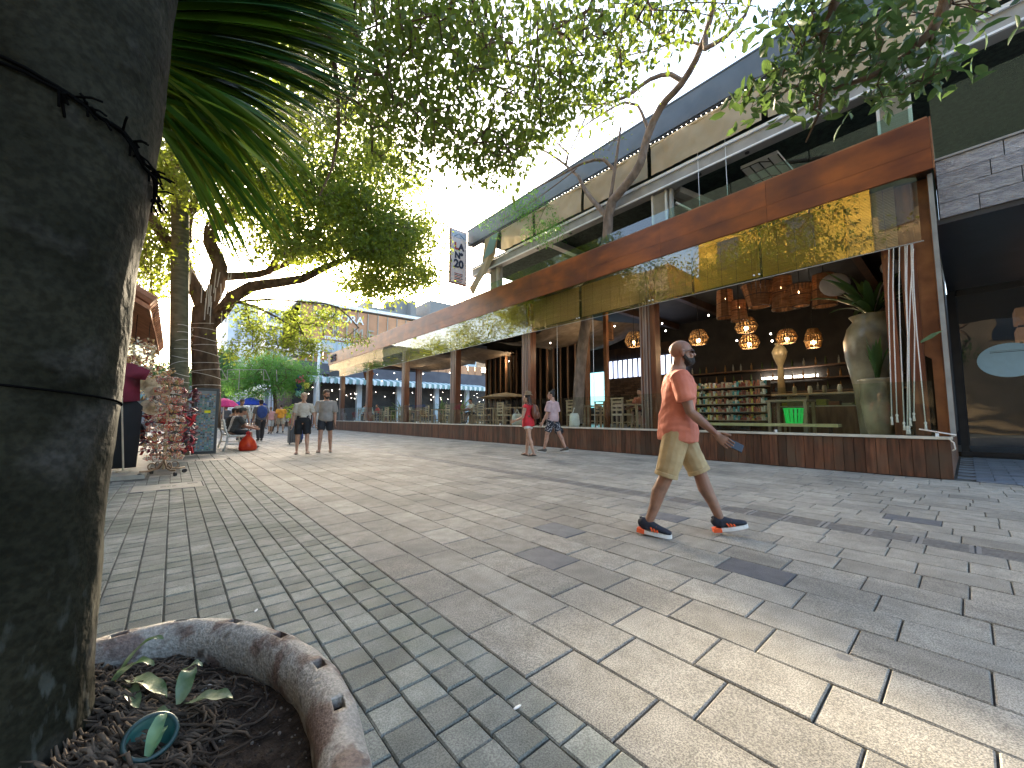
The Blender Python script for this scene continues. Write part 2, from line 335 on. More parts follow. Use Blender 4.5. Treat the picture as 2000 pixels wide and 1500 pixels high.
W['stone'] = mat('split face stone', (0.26, 0.25, 0.26), (0.44, 0.42, 0.42), 6, 0.8, 1.0, 22, stretch=(1, 1, 3.2), tint=0.12, bdist=0.04, world_co=True)
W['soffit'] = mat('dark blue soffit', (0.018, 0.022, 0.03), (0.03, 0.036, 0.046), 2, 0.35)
W['black'] = mat('black frame', (0.012, 0.012, 0.014), (0.02, 0.02, 0.022), 4, 0.4)
W['rope'] = mat('pale cord', (0.58, 0.53, 0.48), (0.72, 0.67, 0.62), 60, 0.7)
W['white'] = mat('white paint', (0.72, 0.71, 0.68), (0.8, 0.79, 0.76), 5, 0.5)
W['ceramic'] = mat('pale glazed jar', (0.2, 0.18, 0.12), (0.33, 0.30, 0.21), 3, 0.3, 0.15, 20, stain=(0.12, 0.10, 0.065), stain_scale=2)
W['wicker'] = mat('lit wicker', (0.22, 0.115, 0.055), (0.40, 0.23, 0.12), 6, 0.7, 0.8, 70, stretch=(1, 1, 6), tint=0.5, trans=0.4, bdist=0.01, emit=(.5, .17, .05), estr=.008)
W['wicker_gold'] = mat('gold bell weave', (0.30, 0.19, 0.08), (0.5, 0.34, 0.16), 9, 0.6, 0.8, 60, trans=0.3)
W['bulb'] = mat('warm bulb', (0.9, 0.7, 0.4), rough=0.4, emit=(1.0, 0.62, 0.25), estr=8)
W['bulb_soft'] = mat('soft warm glow', (0.9, 0.7, 0.4), rough=0.4, emit=(1.0, 0.66, 0.3), estr=3.0)
W['bulb_white'] = mat('small white bulb', (0.9, 0.9, 0.8), rough=0.4, emit=(1.0, 0.9, 0.75), estr=4)
W['hole'] = mat('dark hole', (0.004, 0.004, 0.004), rough=1.0, spec=0.0)
W['cyan_lit'] = mat('cyan store wall glow', (0.2, 0.5, 0.6), rough=0.5, emit=(0.25, 0.62, 0.72), estr=0.5)  # emission paints the light of a bright store wall across
W['window_lit'] = mat('bright blue grey window', (0.4, 0.45, 0.6), rough=0.5, emit=(0.55, 0.62, 0.85), estr=0.45)
W['green_basket'] = mat('bright green plastic', (0.02, 0.5, 0.08), (0.03, 0.6, 0.12), 3, 0.35, emit=(0.02, 0.6, 0.1), estr=0.05)  # faint glow painted into the plastic, though the basket is no lamp
W['yellow_board'] = mat('pale yellow counter', (0.55, 0.47, 0.22), (0.66, 0.57, 0.3), 3, 0.4)
W['bark'] = mat('brown bark', (0.075, 0.050, 0.035), (0.165, 0.115, 0.08), 7, 0.85, 0.8, 26, stretch=(1, 1, 0.45), bdist=0.03, spec=.12)
W['bark_pale'] = mat('pale grey brown bark', (0.16, 0.125, 0.105), (0.27, 0.215, 0.18), 7, 0.85, 0.7, 26, stretch=(1, 1, 0.5), bdist=0.02, spec=.12)
W['bark_olive'] = mat('olive palm bark', (0.10, 0.095, 0.06), (0.17, 0.155, 0.10), 5, 0.85, 0.6, 20, stretch=(1, 1, 3), bdist=0.02, spec=.12)
W['soil'] = mat('dark soil', (0.018, 0.013, 0.010), (0.055, 0.04, 0.03), 26, 0.95, 1.0, 90, bdist=0.02, spec=.12)
W['root'] = mat('brown root', (0.035, 0.026, 0.02), (0.10, 0.075, 0.055), 18, 0.9, 0.8, 60, tint=0.45, bdist=0.006, spec=.12)
W['leaf'] = leafmat('broad leaf', (0.018, 0.045, 0.012), (0.095, 0.14, 0.03), (0.46, 0.54, 0.06), 0.5)
W['leaf_over'] = leafmat('overhead leaf', (0.024, 0.052, 0.012), (0.095, 0.145, 0.03), (0.32, 0.42, 0.05), 0.42, 0.45)
W['leaf_near'] = leafmat('near branch leaf', (0.022, 0.05, 0.02), (0.08, 0.13, 0.05), (0.17, 0.28, 0.06), 0.3, 0.38)
W['leaf_feather'] = leafmat('feathery leaf', (0.03, 0.12, 0.02), (0.10, 0.26, 0.05), (0.25, 0.5, 0.08), 0.45)
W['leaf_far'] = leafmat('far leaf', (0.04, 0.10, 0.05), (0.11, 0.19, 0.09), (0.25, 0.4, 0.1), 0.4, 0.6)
W['palm_leaf'] = leafmat('palm leaflet', (0.02, 0.052, 0.010), (0.085, 0.12, 0.022), (0.22, 0.34, 0.03), 0.35, 0.3)
W['plant_leaf'] = mat('broad plant leaf', (0.05, 0.11, 0.045), (0.20, 0.26, 0.16), 14, 0.35, 0.2, 40, trans=0.25, stretch=(1, 1, 1))
W['green_leaf'] = mat('fresh leaf', (0.08, 0.18, 0.09), (0.15, 0.27, 0.15), 14, 0.35, trans=0.2)
W['jar_leaf'] = leafmat('jar plant leaf', (0.03, 0.08, 0.025), (0.09, 0.17, 0.06), (0.2, 0.35, 0.1), 0.3, 0.3)
W['teal'] = mat('teal lamp body', (0.012, 0.075, 0.065), (0.02, 0.10, 0.09), 6, 0.35)
W['glass'] = glassmat('window glass', (0.88, 0.93, 0.90), 0.02, 1.45, wav=0.06)
W['glass_valance'] = glassmat('valance glass', (0.86, 0.86, 0.78), 0.10, 1.6, gcol=(1.0, 0.97, 0.88), wav=0.06)
W['glass_rail'] = glassmat('balustrade glass', (0.72, 0.86, 0.82), 0.04, 1.6, wav=0.06)
W['glass_dark'] = glassmat('shop glass', (0.45, 0.52, 0.55), 0.05, 1.7, wav=0.15)
W['copper'] = mat('copper orange panel', (0.40, 0.185, 0.085), (0.55, 0.27, 0.13), 0.6, 0.5, 0.1, 4, tint=0.1)
W['far_grey'] = mat('blue grey render', (0.38, 0.42, 0.47), (0.46, 0.5, 0.55), 0.8, 0.8)
W['far_dark'] = mat('dark band', (0.045, 0.045, 0.06), (0.07, 0.07, 0.085), 1, 0.6)
W['awning'] = stripes('green and white striped awning', (0.72, 0.75, 0.74), (0.22, 0.34, 0.32), 0, 0.7, 0.8, 0.15)
W['terracotta'] = mat('terracotta tile', (0.34, 0.13, 0.06), (0.5, 0.22, 0.11), 5, 0.8, 0.4, 40, tint=0.25)
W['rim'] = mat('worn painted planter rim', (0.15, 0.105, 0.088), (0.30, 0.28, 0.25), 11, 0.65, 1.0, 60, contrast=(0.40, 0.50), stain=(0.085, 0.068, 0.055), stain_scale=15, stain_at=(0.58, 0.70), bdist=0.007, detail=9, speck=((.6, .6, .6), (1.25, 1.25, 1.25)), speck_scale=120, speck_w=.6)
W['render'] = mat('cream shop wall', (0.42, 0.36, 0.27), (0.52, 0.45, 0.35), 1.5, 0.85, 0.2, 20)
W['gold'] = palette('gold trinkets', [(0.5, 0.32, 0.1), (0.7, 0.55, 0.3), (0.35, 0.2, 0.08), (0.8, 0.72, 0.55), (0.4, 0.12, 0.06)], 0.4, 0.7)
W['trinket'] = palette('coloured trinkets', [(0.7, 0.42, 0.28), (0.55, 0.07, 0.04), (0.75, 0.68, 0.56), (0.1, 0.08, 0.07), (0.65, 0.25, 0.12), (0.30, 0.22, 0.18), (0.8, 0.6, 0.46), (0.6, 0.16, 0.08), (0.5, 0.38, 0.12), (0.45, 0.16, 0.12)], 0.4, 0.6)
W['magnet'] = palette('magnets', [(0.12, 0.2, 0.2), (0.3, 0.33, 0.3), (0.1, 0.28, 0.22), (0.4, 0.32, 0.2), (0.14, 0.24, 0.4), (0.45, 0.45, 0.42), (0.35, 0.15, 0.1), (0.05, 0.06, 0.06), (0.2, 0.35, 0.32)], 0.5)
W['shades'] = palette('souvenir rack items', [(0.75, 0.68, 0.5), (0.3, 0.08, 0.05), (0.55, 0.42, 0.3), (0.1, 0.35, 0.35), (0.8, 0.75, 0.65), (0.15, 0.1, 0.08), (0.75, 0.6, 0.15), (0.5, 0.2, 0.12)], 0.3)
W['straw'] = mat('straw', (0.36, 0.24, 0.13), (0.5, 0.36, 0.21), 20, 0.8, 0.5, 90)
def flat(name, c, rough=0.8, j=0.12, **k):
    return mat(name, tuple(x * (1 - j) for x in c), tuple(min(1, x * (1 + j)) for x in c), 9, rough, 0.25, 60, bdist=0.006, **k)
# ================================================================== GROUND AND PAVING
g = MB(); g.poly([(-300, -300, -0.06), (300, -300, -0.06), (300, 500, -0.06), (-300, 500, -0.06)])
struct('ground', g, W['far_pave'])
XF = 9.49                                     # plane of the restaurant front
YN, YFAR = 0.20, 33.0
g = MB(); g.box(-1.6, 16, -6, 62, -0.05, -0.016); street = struct('pavement', g, W['joint'])
def visible_px(x, y, w):
    u, v = project((x, y, 0)); d = depth_of((x, y, 0))
    if d < 0.3 or not (-60 < u < 2060) or not (750 < v < 1600): return 0
    return FPX * w / d * max(0.02, CAM_H / math.hypot(d, 0.1))
big, small = [], []
DARK = {(3, 2.09, 2.09), (5, 2.7, 2.55)}
rows = 29; PW, PL = 0.290, 0.40
dark_spots = [at_z(1055, 1087), at_z(1083, 1030), Vector((3.0, 1.05, 0)), Vector((5.5, 0.5, 0)), at_z(1320, 1018)]
for i in range(rows):
    x0 = 1.10 + i * PW
    if 4.55 < x0 + PW / 2 < 4.82: x_grate = x0
    ph = 0.0 if i % 2 == 0 else 0.28
    ph += random.uniform(-0.015, 0.015) if i < 8 else random.uniform(-0.08, 0.08)
    y = -3.2 + ph
    while y < 46:
        ln = PL
        if i > 6 and random.random() < 0.12: ln = PL * 0.5
        big.append((x0, y, PW, ln)); y += ln
GX0, GX1 = 4.60, 4.86
grates = []
y = -2.3
while y < 24: grates.append(y); y += 0.31
for (x0, y0, w, l) in list(big):
    if x0 < 4.73 < x0 + w: big.remove((x0, y0, w, l)) if False else None
big = [b for b in big if not (b[0] < 4.70 < b[0] + b[2])]
gx = [b[0] for b in big]
gate_x = 1.10 + PW * int((4.70 - 1.10) / PW)
GX0, GX1 = gate_x, gate_x + PW
SB = 0.1355
for i in range(28):
    x0 = 1.10 - (i + 1) * SB
    ph = random.uniform(-0.012, 0.012); y = 0.0 - 1.99 + ph - (0.04 if i % 3 == 0 else 0)
    lim = 11.45 if x0 > 0.15 else (9.15 if x0 > -0.3 else 8.6)
    while y < lim:
        l = 0.1325
        small.append((x0, y, SB, l)); y += l
cov = (-0.42, 0.42, 7.35, 8.0)
small = [b for b in small if not (cov[0] < b[0] + SB / 2 < cov[1] and cov[2] < b[1] + 0.06 < cov[3])]
def lay(items, name, mm, parent, gap, limit, minpx=11.0, far_name=None):
    sc = []
    for b in items:
        cx, cy = b[0] + b[2] / 2, b[1] + b[3] / 2
        inpl = (math.hypot(cx + 0.2, cy - 1.3) < 0.52)
        if inpl: continue
        sc.append((visible_px(cx, cy, min(b[2], b[3])), b))
    sc.sort(key=lambda t: -t[0])
    variants = []
    def pv(w, l):
        vs = []
        for k in range(6):
            m_ = MB(); dz = [random.uniform(-0.0015, 0.002) for _ in range(4)]
            m_.slab(-w / 2 + gap, w / 2 - gap, -l / 2 + gap * 1.15, l / 2 - gap * 1.15, -0.03, 0, 0.005, dz); me = m_.mesh(name); me.materials.append(mm); vs.append(me)
        return vs
    cache = {}; n = 0; st = MB()
    for s_, b in sc:
        cx, cy = b[0] + b[2] / 2, b[1] + b[3] / 2
        key = (round(b[2], 3), round(b[3], 3))
        dark = any(abs(cx - d.x) < b[2] / 2 and abs(cy - d.y) < b[3] / 2 for d in dark_spots) and name == 'paver'
        if (n < limit and s_ > 0) or dark:
            if key not in cache: cache[key] = pv(*key)
            me = random.choice(cache[key])
            if dark:
                me = me.copy(); me.materials.clear(); me.materials.append(W['paver_dark'])
            o = bpy.data.objects.new(name, me); col.objects.link(o); o.parent = parent
            o.location = (cx, cy, random.uniform(-0.0025, 0.002)); o.rotation_euler = (random.uniform(-.002, .002), random.uniform(-.002, .002), random.uniform(-.004, .004))
            if dark: o['label'] = 'darker blue grey paver'
            n += 1
        else:
            z = random.uniform(-0.003, 0.002)
            st.slab(b[0] + gap, b[0] + b[2] - gap, b[1] + gap, b[1] + b[3] - gap, -0.03, z, 0.005)
    o = build(far_name, st, mm, parent); o['kind'] = 'stuff'
lay(big, 'paver', W['paver'], street, 0.0030, 296, far_name='distant_pavers')
g = MB(); g.box(-1.62, 1.10, -4, 11.5, -0.045, -0.013); side = struct('sidewalk', g, W['joint'])
lay(small, 'paving_block', W['block'], side, 0.0029, 300, far_name='distant_paving_blocks')
# slabs beyond the small blocks and under the shop
n = 0
for i, x in enumerate(np.arange(-1.35, 1.0, 0.6)):
    m_ = MB(); m_.slab(-.297, .297, -.197, .197, -.03, 0.002, .006); o = link('edging_slab', m_.mesh(), W['slab'], side); o.location = (x + .3, 11.72, 0)
g = MB()
for i in range(9):
    for j in range(60): g.slab(-1.5 + i * .29 + .004, -1.5 + (i + 1) * .29 - .004, 12.0 + j * .5 + .004, 12.5 + j * .5 - .004, -.03, random.uniform(-.003, .002), .005)
o = build('left_side_pavers', g, W['paver'], side); o['kind'] = 'stuff'; o.name = 'distant_pavers'
g = MB(); g.box(-6, -0.30, 9.0, 62, -0.04, 0.055); o = struct('shop_step', g, W['slab'])
# drain strip of grooved stones
g = MB(); g.box(GX0 + .004, GX1 - .004, -3, 46, -0.04, -0.014); drain = struct('drain_strip', g, W['paver_dark'])
def grate_mesh():
    m_ = MB(); w = (GX1 - GX0) - 0.012; L_ = 0.30; nb = 7
    m_.box(-w / 2, w / 2, -L_ / 2, -L_ / 2 + .026, -.03, 0); m_.box(-w / 2, w / 2, L_ / 2 - .026, L_ / 2, -.03, 0)
    for k in range(nb):
        x = -w / 2 + w * k / nb; m_.box(x, x + w / nb * 0.62, -L_ / 2 + .026, L_ / 2 - .026, -.03, -0.0005)
    me = m_.mesh(); me.materials.append(W['grate']); return me
gm = grate_mesh()
for y in grates:
    o = bpy.data.objects.new('grooved_stone', gm); col.objects.link(o); o.parent = drain; o.location = ((GX0 + GX1) / 2, y, random.uniform(-.002, .001))
# utility cover
c = thing('utility_cover', 'pale rectangular utility cover with small black plate, set in the blocks by the bracelet rack', 'utility cover', (0, 7.67, 0))
m_ = MB(); m_.slab(cov[0] + .03, cov[1] - .03, cov[2] + .03, cov[3] - .03, -.03, .003, .008); build('cover_slab', m_, W['cover'], c)
m_ = MB(); m_.box(cov[1] - .2, cov[1] - .08, cov[3] - .22, cov[3] - .1, .0035, .0055); build('plate', m_, W['black'], c)
letters('lettering', 'CFE', 0.11, Matrix.Translation((0.0, 7.66, 0.004)) , W['joint'], c, 0.0006)
m_ = MB()
for a in ((cov[0], cov[0] + .022, cov[2], cov[3]), (cov[1] - .022, cov[1], cov[2], cov[3]), (cov[0] + .022, cov[1] - .022, cov[2], cov[2] + .022), (cov[0] + .022, cov[1] - .022, cov[3] - .022, cov[3])): m_.box(*a, -.03, .001)
build('frame', m_, W['paver_dark'], c)
# threshold pavers in front of the right hand shop
g = MB(); g.box(9.62, 15.2, -6, 0.19, -0.04, -0.012); th = struct('threshold', g, W['joint'])
for i in range(19):
    for j in range(9):
        m_ = None
        u, v = project((9.8 + i * .29, 0.05 - j * .4, 0))
        if u < 2080:
            if 'tm' not in globals():
                q = MB(); q.slab(-.141, .141, -.196, .196, -.03, 0, .005); tm = q.mesh(); tm.materials.append(W['block_blue'])
            o = bpy.data.objects.new('paver', tm); col.objects.link(o); o.parent = th; o.location = (9.78 + i * .29, -.02 - j * .4 + (.2 if i % 2 else 0) - .2, random.uniform(-.002, .003))
# small litter and stains on the pavement
for k, (u, v) in enumerate([(1010, 1381), (500, 1192)]):
    p = at_z(u, v, 0.004); m_ = MB(); m_.ell((0, 0, 0), (.02, .007, .002), 8, 4)
    o = build('scrap', m_, W['white'], smooth=True); o.location = p; o.rotation_euler = (0, 0, 1.1 * k); tag(o, ['tiny white scrap lying on the small paving blocks right of the planter', 'tiny white scrap lying on paving blocks behind the planter'][k], 'litter')
# ================================================================== RESTAURANT
FZ = 0.62                                     # inside floor level
wall = thing('plank_wall', 'low reddish plank wall with cream ledge running along the restaurant front', 'wall', (XF, YN, 0))
vs = []
for k in range(5):
    m_ = MB(); w = 0.148; m_.add([(0, -w/2 + .003, 0), (0.03, -w/2 + .003, 0), (0.03, w/2 - .003, 0), (0, w/2 - .003, 0), (0.0, -w/2 + .003, .63), (0.03, -w/2 + .003, .63), (0.03, w/2 - .003, .63), (0, w/2 - .003, .63)],
        [(0, 3, 2, 1), (4, 5, 6, 7), (0, 1, 5, 4), (1, 2, 6, 5), (2, 3, 7, 6), (3, 0, 4, 7)])
    me = m_.mesh('plank'); me.materials.append(W['plank']); vs.append(me)
y = YN + .075
while y < YFAR:
    o = bpy.data.objects.new('plank', random.choice(vs)); col.objects.link(o); o.parent = wall; o.location = (random.uniform(-.003, .003), y - YN, 0.012); y += .15
m_ = MB(); m_.box(XF + .04, XF + .20, YN + .04, YFAR, 0, .63); build('backing', m_, W['dark_wood'], wall)
m_ = MB(); m_.box(XF - .03, XF + .24, YN - .02, YFAR, .645, .685); build('ledge', m_, W['ledge'], wall)
for k in range(38):                            # end face of the wall
    x = XF + .075 + .15 * k
    o = bpy.data.objects.new('plank', vs[k % 5]); col.objects.link(o); o.parent = wall; o.location = (x - XF, 0.01, .012); o.rotation_euler = (0, 0, R(90))
rest = thing('restaurant_building', 'two storey restaurant with orange wooden fascia and dark open interior', 'building', (XF, YN, 0))
m_ = MB(); m_.box(XF + .2, 17.5, YN + .05, 36, -.02, FZ); build('floor', m_, W['floor_in'], rest)
FB, FT = 5.19, 6.10
# fascia: two rows of veneer panels
fas = build('fascia', MB().box(XF + .03, XF + .3, YN - .05, YFAR + 1.2, FB + .03, FT - .01), W['dark_wood'], rest)
y = YN - .08; k = 0
while y < YFAR + 1.2:
    y1 = min(y + 2.44, YFAR + 1.22)
    for z0, z1 in ((FB, FB + .36), (FB + .36, FT)):
        m_ = MB(); m_.box(XF - .03, XF + .028, y + .002, y1 - .002, z0 + .002, z1 - .002); build('fascia_panel', m_, W['fascia'], fas)
    y = y1
m_ = MB(); m_.box(XF - .03, 14, YN - .1, YN - .082, FB, FT); build('fascia_panel', m_, W['pier'], fas)
m_ = MB(); m_.box(XF - .02, XF + .35, YN - .06, YFAR + 1.2, FT - .005, FT + .03); build('cap_flashing', m_, W['pier'], fas)
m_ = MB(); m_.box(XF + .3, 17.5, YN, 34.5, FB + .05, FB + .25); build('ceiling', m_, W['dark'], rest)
for k in range(14):
    yy = 1.5 + k * 2.3; m_ = MB(); m_.box(XF + .32, 17.4, yy, yy + .18, FB - .2, FB + .05); build('ceiling_beam', m_, W['dark_wood'], rest)
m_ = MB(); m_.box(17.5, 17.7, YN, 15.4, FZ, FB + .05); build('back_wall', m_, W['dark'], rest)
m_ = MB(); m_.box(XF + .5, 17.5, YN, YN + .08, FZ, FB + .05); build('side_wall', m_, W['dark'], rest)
# upper floor
m_ = MB(); m_.box(XF + .35, 17.5, YN, 14.0, 6.15, 6.22); build('terrace_floor', m_, W['floor_in'], rest)
RX = XF + .12
m_ = MB(); m_.prism([(RX, -6, 8.62), (RX, 14.2, 8.62), (RX, 14.2, 9.32), (RX, -6, 9.32)], (.16, 0, 0)); build('roof_edge', m_, W['steel_blue'], rest)
m_ = MB(); m_.box(RX - .015, RX + .4, -6, 14.25, 9.32, 9.36); build('roof_flashing', m_, W['steel_blue'], rest)
m_ = MB(); m_.box(RX + .02, RX + .2, -6, 14.0, 8.55, 8.615); build('shadow_strip', m_, W['black'], rest)
m_ = MB(); m_.box(RX + .3, 18, -6, 14.1, 9.05, 9.25); build('roof', m_, W['steel_blue'], rest)
m_ = MB(); m_.box(RX + .3, 18, -6, 14.0, 8.9, 9.045); m_.box(RX + .42, 18, 0.4, 13.9, 7.5, 7.55); build('planted_ceiling', m_, W['green_dark'], rest)
m_ = MB(); m_.box(RX + .12, RX + .42, -6, 14.0, 7.20, 7.50); build('front_beam', m_, W['beam_white'], rest)
m_ = MB(); m_.box(RX + .07, RX + .118, -6, 14.0, 7.50, 7.57); build('white_gutter', m_, W['edge_white'], rest)
m_ = MB(); m_.box(RX + .075, RX + .118, -6, 14.0, 7.17, 7.21); build('white_gutter', m_, W['edge_white'], rest)
for yy in (3.0, 4.1, 6.9, 8.4, 10.0): m_ = MB(); m_.lathe([(.05, 0), (.05, .02), (.03, .022)], (RX + .27, yy, 7.176), 12); build('downlight', m_, W['black'], rest)
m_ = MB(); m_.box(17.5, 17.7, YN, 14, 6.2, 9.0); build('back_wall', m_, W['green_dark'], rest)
for yy in (5.0, 9.6):
    m_ = MB(); m_.box(RX + .42, 17.4, yy - .12, yy + .12, 7.25, 7.5); build('cross_beam', m_, W['beam_white'], rest)
# louvred posts of the terrace
def louvre_post(y0, y1, label, x=RX + .22, z0=6.12, z1=7.18):
    t = thing('louvred_post', label, 'post', (x, (y0 + y1) / 2, z0), 'louvred terrace posts')
    m_ = MB(); m_.box(x, x + .28, y0, y0 + .045, z0, z1); m_.box(x, x + .28, y1 - .045, y1, z0, z1); m_.box(x + .06, x + .26, y0 + .045, y1 - .045, z0, z1); build('frame', m_, W['louvre'], t)
    n = int((z1 - z0) / .036)
    q = MB(); q.bar((x + .02, y0 + .05, 0), (x + .02, y1 - .05, 0), .04, .012, up=(-.6, 0, 1)); me = q.mesh(); me.materials.append(W['louvre'])
    for k in range(n):
        o = link('louvre_slat', me, None, t); o.location = (0, 0, z0 + .02 + k * .036) ; o.matrix_parent_inverse = Matrix.Translation(-Vector((x, (y0 + y1) / 2, z0)))
louvre_post(4.98, 5.42, 'pale louvred post left of the folded glass doors on the upper terrace')
louvre_post(0.32, 0.78, 'tall pale louvred post at the near corner of the upper terrace', z1=8.55)
louvre_post(12.35, 12.8, 'last pale louvred post at the far end of the upper terrace')
for yy, lb in ((4.9, 'grey metal corner post beside the louvred post on the terrace'), (12.2, 'grey metal corner post at far end of the terrace')):
    m_ = MB(); m_.box(RX + .24, RX + .36, yy - .06, yy, 6.12, 7.17); o = build('metal_post', m_, W['beam_white']); tag(o, lb, 'post')
# leaning frame of a retracted awning
t = thing('folding_awning', 'pale folded awning arm and case crossing the dark terrace opening', 'awning', (RX + 1, 4.3, 6.6))
m_ = MB(); m_.bar((RX + .5, 4.8, 7.15), (RX + 2.6, 3.6, 6.45), .24, .16); build('case', m_, W['beam_white'], t)
m_ = MB(); m_.bar((RX + .5, 4.86, 6.85), (RX + 1.7, 4.2, 6.35), .05, .05); build('arm', m_, W['edge_white'], t)
# glass rail on the terrace
t = thing('terrace_balustrade', 'frameless glass balustrade standing on the orange fascia', 'balustrade', (XF + .1, 5, FT))
y = .3
while y < 13.4:
    m_ = MB(); m_.box(XF + .10, XF + .112, y, min(y + 1.48, 13.6), FT + .03, FT + .36); build('glass_pane', m_, W['glass_rail'], t); y += 1.5
# roller blinds upstairs
def wavy(y0, y1, z0, z1, x, amp, m, parent, name='sheet', nz_=10, ny=40, sag=0.0):
    vs_ = []; fs_ = []
    for j in range(nz_ + 1):
        for i in range(ny + 1):
            a, b = i / ny, j / nz_
            yy = y0 + (y1 - y0) * a; zz = z0 + (z1 - z0) * b - sag * math.sin(math.pi * a) * (1 - b)
            xx = x + amp * (mnoise.noise(Vector((yy * 2.2, zz * 1.5, x))) + .5 * mnoise.noise(Vector((yy * 7, zz * 4, 3))))
            vs_.append((xx, yy, zz))
    for j in range(nz_):
        for i in range(ny):
            p = j * (ny + 1) + i; fs_.append((p, p + 1, p + ny + 2, p + ny + 1))
    return build(name, MB().add(vs_, fs_), m, parent, smooth=True)
W['blind_cream'] = mat('cream roller blind', (0.44, 0.36, 0.24), (0.52, 0.43, 0.30), 1.2, 0.85, 0.2, 12, trans=0.2)
names = ['nearest wide cream roller blind under the roof edge, behind the leafy branch', 'middle cream roller blind under the roof edge', 'cream roller blind under the roof edge behind the bare tree limb', 'farther creased cream roller blind under the roof edge', 'last short cream roller blind towards the far roof end']
yy = [-1.2, 2.55, 5.35, 7.7, 9.95, 11.9]
for k in range(5):
    t = thing('roller_blind', names[k], 'blind', (RX, yy[k], 8.5), 'cream roller blinds of the terrace')
    m_ = MB(); m_.tube([(RX + .06, yy[k] + .04, 8.47), (RX + .06, yy[k + 1] - .06, 8.47)], .055, 12); build('roller', m_, W['blind_cream'], t, smooth=True)
    wavy(yy[k] + .05, yy[k + 1] - .07, 7.62, 8.46, RX + .02, .05, W['blind_cream'], t, 'fabric')
# torn awning flapping at the far end
t = thing('torn_blind', 'torn cream blind with striped lining flapping at the far end of the terrace', 'blind', (RX, 12.6, 7.9))
m_ = MB(); P = [(RX, 12.0, 8.5), (RX, 12.9, 8.5), (RX + .1, 13.3, 7.4), (RX - .1, 13.9, 6.6), (RX, 13.75, 6.25), (RX, 13.3, 6.7), (RX + .05, 12.7, 7.2), (RX, 12.2, 7.6)]
m_.prism(P, (.012, 0, 0)); build('fabric', m_, W['blind_cream'], t)
m_ = MB(); m_.prism([(RX - .02, 11.95, 8.48), (RX - .02, 12.5, 8.46), (RX - .08, 12.9, 7.6), (RX - .05, 12.3, 7.7)], (.01, 0, 0)); build('lining', m_, W['awning'], t)
# string lights below the roof edge
t = thing('string_lights', 'small bulbs strung just under the blue roof edge', 'string lights', (RX, 4, 8.5))
m_ = MB(); m_.tube([(RX - .03, 2 + .25 * k, 8.53 - .03 * abs(math.sin(k))) for k in range(30)], .004, 4); build('cable', m_, W['black'], t)
m_ = MB()
for k in range(58): m_.ell((RX - .035, 2 + .125 * k, 8.50 + random.uniform(-.02, .01)), .009, 6, 4)
o = build('bulbs', m_, W['bulb_white'], t)
# patterned hanging panel lamp
t = thing('geometric_light_panel', 'white light box with black stepped lattice hanging in the terrace', 'ceiling lamp', (11.2, 3.0, 7.0))
PL0 = [at_x(1440, 262, 11.2), at_x(1500, 240, 11.2), at_x(1565, 300, 11.2), at_x(1520, 335, 11.2)]
cx_, cy_ = 11.5, 3.0
def PB(m_, a, b, w=.02): m_.bar(a, b, w, w)
q = MB(); z_ = 6.98
q.add([(10.5, 3.35, 7.3), (10.5, 2.55, 7.3), (12.4, 2.1, 6.5), (12.4, 2.9, 6.5), (10.5, 3.35, 7.22), (10.5, 2.55, 7.22), (12.4, 2.1, 6.42), (12.4, 2.9, 6.42)], [(0, 1, 2, 3), (7, 6, 5, 4), (0, 3, 7, 4), (1, 5, 6, 2), (0, 4, 5, 1), (3, 2, 6, 7)])
build('diffuser', q, W['white'], t)
def LP(s_, r_, dz=-.012):  # s along, r across
    return (10.5 + 1.9 * s_, 3.35 - .45 * s_ - .8 * r_, 7.22 - .8 * s_ + dz)
i = 0
for r_ in (0.0, .25, .5, .75, 1.0):
    m_ = MB(); m_.bar(LP(0, r_), LP(1, r_), .02); build('lattice_bar', m_, W['black'], t)
for s_ in np.arange(0, 1.01, .125):
    a = (i % 2) * .25; m_ = MB(); m_.bar(LP(s_, a), LP(s_, a + .5), .016); m_.bar(LP(s_, a + .5), LP(min(1, s_ + .06), min(1, a + .75)), .016); build('lattice_bar', m_, W['black'], t); i += 1
# ------- posts along the front
posts_y = [0.7, 5.60, 10.5, 15.5, 20.75, 26.2, 31.8]
ordn = ['corner', 'second', 'third', 'fourth', 'fifth', 'sixth', 'seventh and last']
for k, py_ in enumerate(posts_y):
    t = thing('wooden_post', f'{ordn[k]} wooden post of the restaurant front, counted from the near corner' if k else 'thick wooden post with hanging cords beside the big jar at the near corner', 'post', (XF + .35, py_, .68), 'wooden posts along the restaurant front')
    x0 = XF + .28
    if k == 0:
        ya, yb = at_x(1737, 700, x0).y, at_x(1757, 700, x0).y; m_ = MB(); m_.box(x0, x0 + .3, yb, ya, .68, FB); build('core', m_, W['post'], t)
        ya, yb = at_x(1777, 700, x0).y, at_x(1806, 700, x0).y; m_ = MB(); m_.box(x0 + .02, x0 + .25, yb, ya, .68, FB); build('core', m_, W['post'], t); continue
    m_ = MB(); m_.box(x0, x0 + .28, py_ - .2, py_ - .06, .68, FB); build('core', m_, W['post'], t)
    m_ = MB(); m_.box(x0 + .06, x0 + .26, py_ - .06, py_ + .24, .68, FB); build('core', m_, W['dark_wood'], t)
    for j in range(7 if k < 4 else 4):
        w_ = .036 if k < 4 else .06
        m_ = MB(); y_ = py_ - .045 + j * (w_ + .007); m_.box(x0 - .01 + .01 * (j % 2), x0 + .058, y_, y_ + w_, .685, 5.1 + .02 * (j % 3)); build('strip', m_, W['post_strip'] if j % 2 == 0 or random.random() < .4 else W['post'], t)
